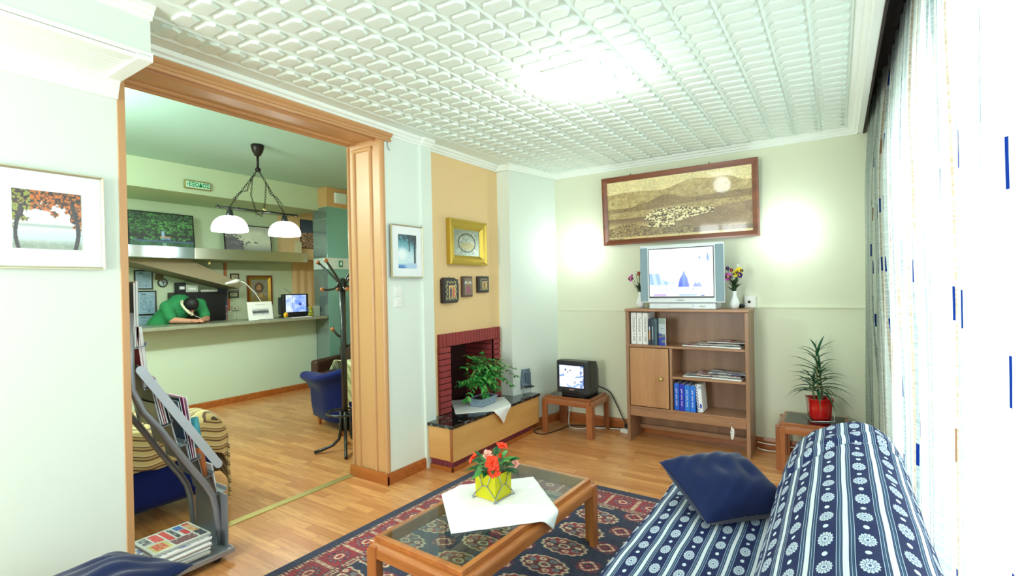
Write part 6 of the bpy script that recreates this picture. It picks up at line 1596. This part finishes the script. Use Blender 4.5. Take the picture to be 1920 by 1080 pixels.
def cal(U, V):
    n = fbm(U*4, V*6, 121); c = lerp(C(24, 34, 60), C(50, 80, 140), n); c = np.where((V < 0.34)[:, None], C(170, 186, 200), c); c[(V < 0.3) & (V > 0.05) & (U < 0.4)] = C(40, 44, 54); c[(V < 0.3) & (V > 0.05) & (U > 0.7)] = C(130, 90, 110); return c
t = thing('calendar', 'dark blue calendar hanging on the pipe strip right of the cabinet', 'calendar', (XB+0.02, 3.735, 1.33), RL); MB().box(-0.065, -0.012, -0.20, 0.065, 0, 0.19).build('pages', M['paper'], t); printed('print', t, 0.13, 0.39, cal, M['print'], 26, 60, (0, -0.0126, -0.005))
t = thing('card', 'small blue card pinned under the calendar', 'card', (XB+0.02, 3.74, 1.065), RL); MB().box(-0.05, -0.006, -0.045, 0.05, 0, 0.045).build('sheet', mat('blue_card', (130, 160, 186), 0.6), t)
t = thing('electric_box', 'pale grey electric box at the top of the pipe strip', 'box', (XB, 3.725, 1.63), RL); MB().box(-0.05, -0.05, -0.06, 0.045, 0, 0.06).build('cover', mat('grey_blue_plastic', (166, 182, 176), 0.5), t, 0.006)
t = thing('pipe_strip', 'narrow terracotta strip running up the wall beside the calendar', 'pipe', (XB, 3.79, 1.43), RL); MB().box(-0.018, -0.02, -0.45, 0.018, 0, 0.45).build('strip', mat('terracotta_paint', (190, 120, 78), 0.6), t)
def plaque(seed, cc):
    def f(U, V):
        c = np.tile(C(206, 204, 168), (len(U), 1)); b = np.minimum(np.minimum(U, 1-U), np.minimum(V, 1-V)); c[b < 0.10] = cc; c[((V*6) % 1 < 0.4) & (vn(U*20, np.floor(V*6), seed) > 0.4) & (b > 0.2)] = C(96, 96, 84); return c
    return f
picture('plaque', 'small square plaque, topmost of the three beside the big icon', 'plaque', (XB, 3.925, 1.66), RL, 0.128, 0.135, 0.014, 0.016, M['dark_metal'], plaque(2, C(150, 130, 90)), M['print'], 30, 30)
picture('plaque', 'wide pale plaque, middle of the three beside the big icon', 'plaque', (XB, 3.905, 1.515), RL, 0.168, 0.082, 0.010, 0.012, M['grey_metal'], plaque(4, C(120, 130, 120)), M['print'], 36, 24)
picture('plaque', 'dark striped plaque, lowest of the three beside the big icon', 'plaque', (XB, 3.905, 1.418), RL, 0.15, 0.09, 0.010, 0.012, M['black_wood'], plaque(7, C(40, 42, 46)), M['print'], 36, 24)
t = thing('thermometer', 'narrow terracotta thermometer board under the plaques', 'thermometer', (XB, 3.83, 1.275), RL); MB().box(-0.021, -0.012, -0.09, 0.021, 0, 0.09).build('board', mat('terracotta_board', (186, 112, 84), 0.6), t, 0.003)
t = thing('thermostat', 'small pale thermostat with a cable on the wall under the plaques', 'thermostat', (XB, 3.925, 1.215), RL); MB().box(-0.052, -0.03, -0.035, 0.052, 0, 0.035).build('cover', mat('pale_thermostat', (196, 200, 168), 0.5), t, 0.005); MB().box(-0.03, -0.032, -0.008, -0.012, -0.028, 0.006).build('button', M['black_plastic'], t); MB().tube([(0.01, -0.008, -0.035), (0.012, -0.008, -0.16)], 0.005, 6).build('cable', M['rec_wall'], t)
def portrait(U, V):
    n = fbm(U*14, V*16, 131); c = lerp(C(110, 112, 92), C(170, 172, 148), n); h = np.hypot((U-0.48)/0.40, (V-0.64)/0.30); c = lerp(c, C(150, 140, 90), (np.abs(h-0.95) < 0.08)*0.8)
    c = np.where((np.hypot((U-0.48)/0.27, (V-0.62)/0.235) < 1)[:, None], C(84, 58, 36), c); c = np.where((np.hypot((U-0.46)/0.15, (V-0.60)/0.17) < 1)[:, None], C(190, 140, 84), c)
    c = np.where(((np.hypot((U-0.46)/0.13, (V-0.49)/0.08) < 1) & (V < 0.52))[:, None], C(104, 66, 40), c)
    for e in (0.40, 0.52): c[np.hypot((U-e)/0.03, (V-0.645)/0.016) < 1] = C(50, 34, 26)
    b = (V < 0.40-1.2*(U-0.5)**2); c = np.where(b[:, None], np.where((n > 0.5)[:, None], C(160, 130, 66), C(120, 126, 90)), c); c = np.where((np.hypot((U-0.58)/0.12, (V-0.26)/0.10) < 1)[:, None], C(200, 160, 96), c); return np.clip(c, 0, 1)
ic2 = thing('icon', 'icon of a bearded figure in a wooden and gilt frame behind the counter', 'icon', (XB, 4.298, 1.475), RL)
frame_bars(0.39, 0.455, 0.052, 0.035, M['mahogany'], ic2, prof=[(0, 0), (0, 0.035), (0.02, 0.035), (0.024, 0.03), (0.024, 0)]); frame_bars(0.342, 0.407, 0.04, 0.03, M['gold'], ic2, name='gilt_slip', prof=[(0, 0), (0, 0.03), (0.04, 0.014), (0.04, 0)])
MB().box(-0.19, -0.008, -0.22, 0.19, 0, 0.22).build('backing', M['mahogany'], ic2); printed('painting', ic2, 0.265, 0.33, portrait, M['print'], 70, 80, (0, -0.011, 0))

# peach folding door and panel right of the shelf
g = MB()
for i in range(4): g.prism([(-7.45, 4.85+0.135*i), (-7.43, 4.85+0.135*i), (-7.415, 4.915+0.135*i), (-7.43, 4.98+0.135*i), (-7.45, 4.98+0.135*i)], 'z', 0.0, 1.96)
struct('door_1', g, mat('peach_folding_door', (232, 196, 146), 0.5)); g = MB().box(-7.448, 4.62, 1.96, -7.44, 5.9, 3.0); struct('wall_far', g, M['rec_wall_peach'])
t = thing('ornament', 'pale rounded ornament standing at the right end of the shelf', 'ornament', (-7.30, 4.88, 1.99)); MB().prism([(-0.05, 0), (0.05, 0), (0.05, 0.22)]+[(0.05*math.cos(a), 0.22+0.05*math.sin(a)) for a in np.linspace(0.2, PI-0.2, 8)]+[(-0.05, 0.22)], 'x', -0.02, 0.02).build('body', mat('cream_ornament', (216, 212, 176), 0.6), t, 0.004)
g = MB().box(-7.44, 4.75, 1.95, -7.14, 5.3, 1.99); struct('trim_9', g, M['rec_wall_peach'])
# lattice screen and brown chair beyond the column
ls = thing('lattice_screen', 'brown wooden lattice screen beyond the coat stand', 'screen', (-5.55, 5.30, 0))
MB().box(-0.50, -0.015, 0.38, -0.46, 0.015, 1.34).box(0.46, -0.015, 0.38, 0.50, 0.015, 1.34).box(-0.5, -0.015, 1.30, 0.5, 0.015, 1.34).box(-0.5, -0.015, 0.36, 0.5, 0.015, 0.40).box(-0.5, -0.015, 0, -0.46, 0.015, 0.4).box(0.46, -0.015, 0, 0.5, 0.015, 0.4).build('frame', M['end_wood'], ls)
g = MB()
for s in (-1, 1):
    for i in range(-9, 10):
        x0, z0 = 0.105*i-0.46*s, 0.40; x1, z1 = x0+0.90*s, 1.30
        t0 = max(0, min(1, ((-0.46 if s > 0 else 0.46)-x0)/(x1-x0))); t1 = max(0, min(1, ((0.46 if s > 0 else -0.46)-x0)/(x1-x0)))
        if t1-t0 > 0.03: g.tube([(x0+(x1-x0)*t0, 0.008*s, z0+0.9*t0), (x0+(x1-x0)*t1, 0.008*s, z0+0.9*t1)], 0.011, 4, sm=False)
g.build('lattice', wood('brown_lattice', (110, 72, 40), (160, 112, 66), 'X'), ls)
bc = thing('armchair', 'dark brown leather armchair behind the navy tub chair', 'armchair', (-5.62, 4.52, 0), 0.3)
lm = mat('brown_leather', (70, 46, 36), 0.5); MB().box(-0.35, -0.32, 0.08, 0.35, 0.32, 0.36).build('seat', lm, bc, 0.04, 3); MB().box(-0.35, 0.22, 0.08, 0.35, 0.36, 0.66).build('backrest', lm, bc, 0.04, 3)
for s in (-1, 1): MB().box(s*0.36-0.06, -0.32, 0.08, s*0.36+0.06, 0.30, 0.52).build('armrest', lm, bc, 0.04, 3)
for sx in (-1, 1):
    for sy in (-1, 1): MB().box(sx*0.3-0.02, sy*0.27-0.02, 0, sx*0.3+0.02, sy*0.27+0.02, 0.09).build('leg', M['black_wood'], bc)

# ---- navy tub chair with throw (right) and navy chair with throw (behind the rack)
def tub_chair():
    t = thing('armchair', 'navy tub armchair turned to the counter behind the coat stand', 'armchair', (-4.36, 3.56, 0), -1.854)
    # shell: sweeps round the back; front opening faces -y
    n = 40; k = 12; g = MB()
    def sec(a, q):
        h = 0.58+0.13*max(0, math.sin(a))**1.5
        pr = [(0.0, 0.10), (0.02, 0.25), (0.03, 0.40), (0.08, h-0.10), (0.135, h-0.05), (0.135, h-0.01), (0.09, h+0.015), (-0.05, h-0.01), (-0.075, h-0.06), (-0.075, 0.30), (-0.07, 0.10)]
        return pr
    for i in range(n+1):
        a = -0.75+(PI+1.5)*i/n; ca, sa = math.cos(a), math.sin(a)
        fx, fy = (0.34*ca, 0.36*sa) if sa >= 0 else (0.34*(1 if ca > 0 else -1)*min(1, abs(ca)+0.25) if False else 0.34*(1 if ca > 0 else -1), 0.50*sa)
        nx, ny = (ca, sa) if sa >= 0 else ((1 if ca > 0 else -1), 0)
        for o, z in sec(a, 0): g.v.append((fx+nx*o, fy+ny*o, z))
    m = 11
    for i in range(n):
        for j in range(m-1): a = i*m+j; g.f.append((a, a+m, a+m+1, a+1)); g.m.append(0); g.smooth.append(True)
        g.f.append((i*m+m-1, (i+1)*m+m-1, (i+1)*m, i*m)); g.m.append(0); g.smooth.append(True)
    g.f.append(tuple(range(m))); g.f.append(tuple(n*m+j for j in range(m))[::-1]); g.m += [0, 0]; g.smooth += [False, False]
    o = g.build('shell', M['blue_cloth'], t); o.modifiers.new('bevel', 'BEVEL').width = 0.015; o.modifiers['bevel'].limit_method = 'ANGLE'
    MB().box(-0.27, -0.34, 0.12, 0.27, 0.29, 0.40).build('seat', M['blue_cloth'], t, 0.05, 4)
    for sx in (-1, 1):
        for y in (-0.30, 0.30): MB().lathe([(0.016, 0), (0.026, 0.13)], 12, (sx*0.28, y, 0)).build('leg', M['table_wood_z'], t)
tub_chair()
def throw_tub():
    lx, ly = Vector((-0.28, -0.96, 0)), Vector((0.96, -0.28, 0)); c0 = Vector((-4.36, 3.56, 0))
    def f(u, v):
        w = 0.27-0.52*u; s = v*0.98; k = 0.010*math.sin(u*21+v*3)
        rim = 0.36*math.sqrt(max(0.05, 1-(w/0.36)**2))
        if s < 0.20: o, z = rim-0.26+s*0.6, 0.62+s*0.55
        elif s < 0.42: q = (s-0.20)/0.22*PI/2; o, z = rim-0.14+0.30*math.sin(q), 0.73+0.018*math.sin(q*2)-0.03*(1-math.cos(q))
        else: o, z = rim+0.16+k, 0.70-(s-0.42)*0.62
        return c0+lx*w+ly*o+Vector((0, 0, z))
    o = MB().grid(f, 24, 44).build('throw', M['throw_green']); md = o.modifiers.new('thick', 'SOLIDIFY'); md.thickness = 0.006
    tag(o, 'green and cream striped throw hanging over the back of the navy tub chair', 'throw')
    q = c0+lx*0.26+ly*0.43
    g = MB().tube([(q.x, q.y, 0.36), (q.x, q.y, 0.31)], 0.004, 6).tube([(q.x, q.y, 0.32), (q.x, q.y, 0.30), (q.x, q.y, 0.21)], [0.012, 0.016, 0.022], 8)
    g.build('tassel', mat('cream_tassel', (206, 196, 150), 0.8), o)
throw_tub()
def left_chair():
    t = thing('armchair', 'navy armchair under a tan striped throw behind the magazine rack', 'armchair', (-3.98, 1.22, 0))
    MB().box(-0.40, -0.55, 0.10, 0.40, 0.50, 0.42).build('seat', M['blue_cloth'], t, 0.05, 4); MB().box(-0.40, 0.30, 0.10, 0.40, 0.54, 0.53).build('armrest', M['blue_cloth'], t, 0.10, 5); MB().box(0.12, -0.55, 0.10, 0.42, 0.50, 0.575).build('backrest', M['blue_cloth'], t, 0.08, 5)
    for sx in (-1, 1):
        for y in (-0.48, 0.44): MB().lathe([(0.018, 0), (0.028, 0.13)], 12, (sx*0.33, y, 0)).build('leg', M['table_wood_z'], t)
left_chair()
g = MB()
def fth(u, v):
    # u along y (toward the far end), v across x from the near face over the top
    s = u*1.45; y = 0.75+s; z = 0.60
    yy, dz = (y, 0) if y < 1.66 else (1.66+0.13*math.sin(min(1, (y-1.66)/0.2)*PI/2)+0.02*max(0, y-1.86), -(0.13*(1-math.cos(min(1, (y-1.66)/0.2)*PI/2)))-max(0, y-1.86)*0.96)
    w = v*0.95
    xx, dx = (-3.53, -(0.22-w)) if w < 0.22 else ((-3.53-(w-0.22)), 0)
    if 0.16 < w < 0.30: xx = -3.53-max(0, w-0.22)*0.9; dx = -max(0, 0.20-w)
    z += 0.045*math.sin(min(1, max(0, (w-0.22)/0.3))*PI)+0.010*math.sin(y*26+w*5)+0.006*math.sin(w*40+y*9)+dx+dz
    xx += 0.008*math.sin(y*30)*(1 if w < 0.25 else 0.2)
    return (xx, yy, max(0.05, z))
o = g.grid(fth, 70, 40).build('throw', M['throw']); md = o.modifiers.new('thick', 'SOLIDIFY'); md.thickness = 0.008; md.offset = 1
tag(o, 'tan and brown striped throw over the chair behind the magazine rack', 'throw')

# ---- coat stand
def coat_stand():
    c = thing('coat_stand', 'black metal coat stand with round wooden knobs in the reception', 'coat stand', (-3.745, 2.935, 0))
    MB().tube([(0, 0, 0.18), (0, 0, 1.55)], 0.026, 16).lathe([(0.026, 1.55), (0.02, 1.558), (0, 1.56)], 16).build('pole', M['black_metal'], c)
    for i in range(4):
        a = PI/4+i*PI/2+0.12; ca, sa = math.cos(a), math.sin(a)
        leg = [(0.036*ca, 0.036*sa, 0.36), (0.038*ca, 0.038*sa, 0.20), (0.055*ca, 0.055*sa, 0.11), (0.11*ca, 0.11*sa, 0.062), (0.20*ca, 0.20*sa, 0.030), (0.265*ca, 0.265*sa, 0.015)]
        MB().tube(leg, 0.0145, 10).build('leg', M['black_metal'], c)
    MB().tube([(0.155*math.cos(t), 0.155*math.sin(t), 0.348) for t in np.linspace(0, 2*PI, 40)], 0.011, 8, cap=False).tube([(-0.155, 0, 0.348), (0.155, 0, 0.348)], 0.006, 6).build('umbrella_ring', M['black_metal'], c)
    for i in range(4):
        a = 0.35+i*PI/2; ca, sa = math.cos(a), math.sin(a)
        h = MB().tube([(0.03*ca, 0.03*sa, 1.44), (0.034*ca, 0.034*sa, 1.50), (0.06*ca, 0.06*sa, 1.545), (0.13*ca, 0.13*sa, 1.61), (0.235*ca, 0.235*sa, 1.70)], 0.0105, 8).build('hook', M['black_metal'], c); MB().ball((0.245*ca, 0.245*sa, 1.708), 0.019, 12, 8).build('knob', mat('wooden_knob', (168, 100, 48), 0.4), h)
        a += PI/4; ca, sa = math.cos(a), math.sin(a)
        h = MB().tube([(0.03*ca, 0.03*sa, 1.53), (0.04*ca, 0.04*sa, 1.49), (0.075*ca, 0.075*sa, 1.462), (0.12*ca, 0.12*sa, 1.455), (0.165*ca, 0.165*sa, 1.457)], 0.0105, 8).build('hook', M['black_metal'], c); MB().ball((0.175*ca, 0.175*sa, 1.459), 0.019, 12, 8).build('knob', mat('wooden_knob', (168, 100, 48), 0.4), h)
    for i, (a, z) in enumerate(((-2.3, 1.10), (0.75, 1.01))):
        ca, sa = math.cos(a), math.sin(a)
        h = MB().tube([(0.024*ca, 0.024*sa, z-0.07), (0.05*ca, 0.05*sa, z-0.055), (0.085*ca, 0.085*sa, z-0.01)], 0.0105, 8).build('hook', M['black_metal'], c); MB().ball((0.092*ca, 0.092*sa, z), 0.019, 12, 8).build('knob', mat('wooden_knob', (168, 100, 48), 0.4), h)
coat_stand()

# ------------------------------------------------------------------ the man at the counter
def blobs(name, parts, m, parent, voxel, smooth=3):
    """one continuous skin grown over tapered limbs (list of point, radius chains) and balls"""
    g = MB()
    for kind, *a in parts:
        if kind == 'limb':
            pts, rs = a
            for i in range(len(pts)-1):
                p, q = Vector(pts[i]), Vector(pts[i+1]); n = max(2, int((q-p).length/(0.35*min(rs[i], rs[i+1])))) 
                for k in range(n+1):
                    t = k/n; g.ball(p.lerp(q, t), rs[i]*(1-t)+rs[i+1]*t, 10, 7)
        else: g.ball(a[0], a[1], 16, 10, M=a[2] if len(a) > 2 else None)
    o = g.build(name, m, parent)
    r = o.modifiers.new('remesh', 'REMESH'); r.mode = 'VOXEL'; r.voxel_size = voxel; r.use_smooth_shade = True
    s = o.modifiers.new('smooth', 'SMOOTH'); s.factor = 0.5; s.iterations = smooth
    return o
def man():
    p = thing('person', 'man in a green t-shirt bent over the reception counter holding a phone to his ear', 'person', (-7.12, 2.78, 0))
    o = Vector((-7.12, 2.78, 0))
    def L(x, y, z): return Vector((x, y, z))-o
    hipR, hipL = L(-7.14, 2.70, 0.95), L(-7.12, 2.90, 0.95)
    chest = L(-6.985, 2.99, 1.29); waist = L(-7.10, 2.82, 1.06)
    shR, shL = L(-6.945, 2.825, 1.285), L(-6.935, 3.205, 1.305)
    elR, elL = L(-6.86, 2.845, 1.125), L(-6.84, 3.235, 1.118)
    haR, haL = L(-6.66, 2.98, 1.108), L(-6.66, 3.085, 1.108)
    neck = L(-6.90, 3.015, 1.325); head = L(-6.80, 3.035, 1.295)
    cr = Vector((0.85, 0.0, 0.53)); fc = Vector((0.53, 0.05, -0.85))       # crown and face directions of the bowed head
    Rh = Matrix.Rotation(math.radians(58), 4, 'Y')
    body = [('limb', [waist, chest], [0.13, 0.14]), ('limb', [hipR, waist, hipL], [0.10, 0.12, 0.10]), ('limb', [shR, chest, shL], [0.062, 0.115, 0.062]),
            ('limb', [shR, elR], [0.054, 0.043]), ('limb', [elR, haR], [0.041, 0.026]), ('limb', [shL, elL], [0.054, 0.043]), ('limb', [elL, haL], [0.041, 0.026]),
            ('limb', [chest+Vector((0.03, 0.02, 0.04)), neck, head-cr*0.04], [0.07, 0.056, 0.058]), ('ball', head, (0.078, 0.074, 0.100), Rh),
            ('ball', head-cr*0.062+fc*0.035, (0.045, 0.045, 0.045)), ('ball', head-cr*0.02+fc*0.088, (0.013, 0.012, 0.013)), ('ball', head-cr*0.015+Vector((0, 0.077, 0)), (0.020, 0.010, 0.024)), ('ball', head-cr*0.015-Vector((0, 0.077, 0)), (0.020, 0.010, 0.024)),
            ('limb', [hipR, L(-7.10, 2.70, 0.50), L(-7.16, 2.70, 0.09)], [0.092, 0.06, 0.042]), ('limb', [hipL, L(-7.08, 2.92, 0.50), L(-7.14, 2.92, 0.09)], [0.092, 0.06, 0.042]),
            ('limb', [L(-7.18, 2.70, 0.045), L(-6.98, 2.70, 0.035)], [0.042, 0.032]), ('limb', [L(-7.16, 2.92, 0.045), L(-6.96, 2.92, 0.035)], [0.042, 0.032])]
    for h, e, s in ((haR, elR, 1), (haL, elL, -1)):
        d = (h-e).normalized(); sd = Vector((-d.y, d.x, 0)).normalized()
        body.append(('limb', [h, h+d*0.05], [0.026, 0.030]))
        for i, ln in enumerate((0.060, 0.070, 0.066, 0.052)):
            b = h+d*0.075+sd*(0.018*(i-1.5)*1.05); k = b+d*ln*0.55+Vector((0, 0, 0.008)); body.append(('limb', [b, k, k+d*ln*0.45-Vector((0, 0, 0.012))], [0.009, 0.0085, 0.0075]))
        b = h+d*0.02+sd*(-0.03*s); body.append(('limb', [b, b+d*0.035-sd*0.022*s, b+d*0.06-sd*0.018*s], [0.011, 0.010, 0.008]))
    blobs('body', body, M['skin'], p, 0.0075, 2)
    k = 0.011
    shirt = [('limb', [waist-Vector((0.02, 0.03, 0.07)), waist, chest], [0.135+k, 0.132+k, 0.142+k]), ('limb', [shR, chest, shL], [0.066+k, 0.112+k, 0.066+k]), ('limb', [shR, shR.lerp(elR, 0.78)], [0.060+k, 0.056+k]), ('limb', [shL, shL.lerp(elL, 0.72)], [0.060+k, 0.056+k]), ('limb', [chest+Vector((0.01, 0.01, 0.04)), neck-Vector((0.035, 0.01, 0.02))], [0.085, 0.064])]
    blobs('t_shirt', shirt, M['green_shirt'], p, 0.009, 2)
    pants = [('limb', [hipR, waist-Vector((0.02, 0.03, 0.09)), hipL], [0.112, 0.128, 0.112]), ('limb', [hipR, L(-7.10, 2.70, 0.50), L(-7.16, 2.70, 0.10)], [0.105, 0.074, 0.058]), ('limb', [hipL, L(-7.08, 2.92, 0.50), L(-7.14, 2.92, 0.10)], [0.105, 0.074, 0.058])]
    blobs('trousers', pants, M['trousers'], p, 0.012, 2)
    hair = [('ball', head+cr*0.018-fc*0.010, (0.087, 0.084, 0.098), Rh), ('ball', head-fc*0.045, (0.062, 0.070, 0.062))]
    blobs('hair', hair, M['hair'], p, 0.009, 2)
    g = MB()
    for s in (-1, 1): g.ball(head+cr*0.012+fc*0.074+Vector((0, 0.028*s, 0)), (0.006, 0.009, 0.006), 8, 6)
    g.build('eyes', M['ink'], p); MB().ball(head-cr*0.055+fc*0.078, (0.008, 0.018, 0.006), 8, 6).build('mouth', mat('lips', (176, 96, 90), 0.5), p)
    h = thing('telephone_handset', 'cream telephone handset wedged at the ear of the man in green', 'telephone', (head.x+o.x, head.y+o.y-0.105, head.z))
    pts = [(0.0, 0.004, 0.05), (0.045, -0.016, 0.02), (0.085, -0.004, -0.03), (0.10, 0.04, -0.085), (0.09, 0.075, -0.105)]
    MB().tube(pts, [0.020, 0.015, 0.014, 0.017, 0.021], 10).ball((0.0, 0.004, 0.05), (0.024, 0.02, 0.024), 12, 8).ball((0.09, 0.075, -0.105), (0.024, 0.022, 0.022), 12, 8).build('handset', mat('cream_plastic', (220, 214, 184), 0.4), h)
    MB().tube([(0.09, 0.09, -0.115), (0.11, 0.13, -0.14), (0.13, 0.19, -0.17), (0.15, 0.24, -0.19)], 0.0035, 6).build('cord', mat('cream_cord', (196, 192, 164), 0.5), h)
man()
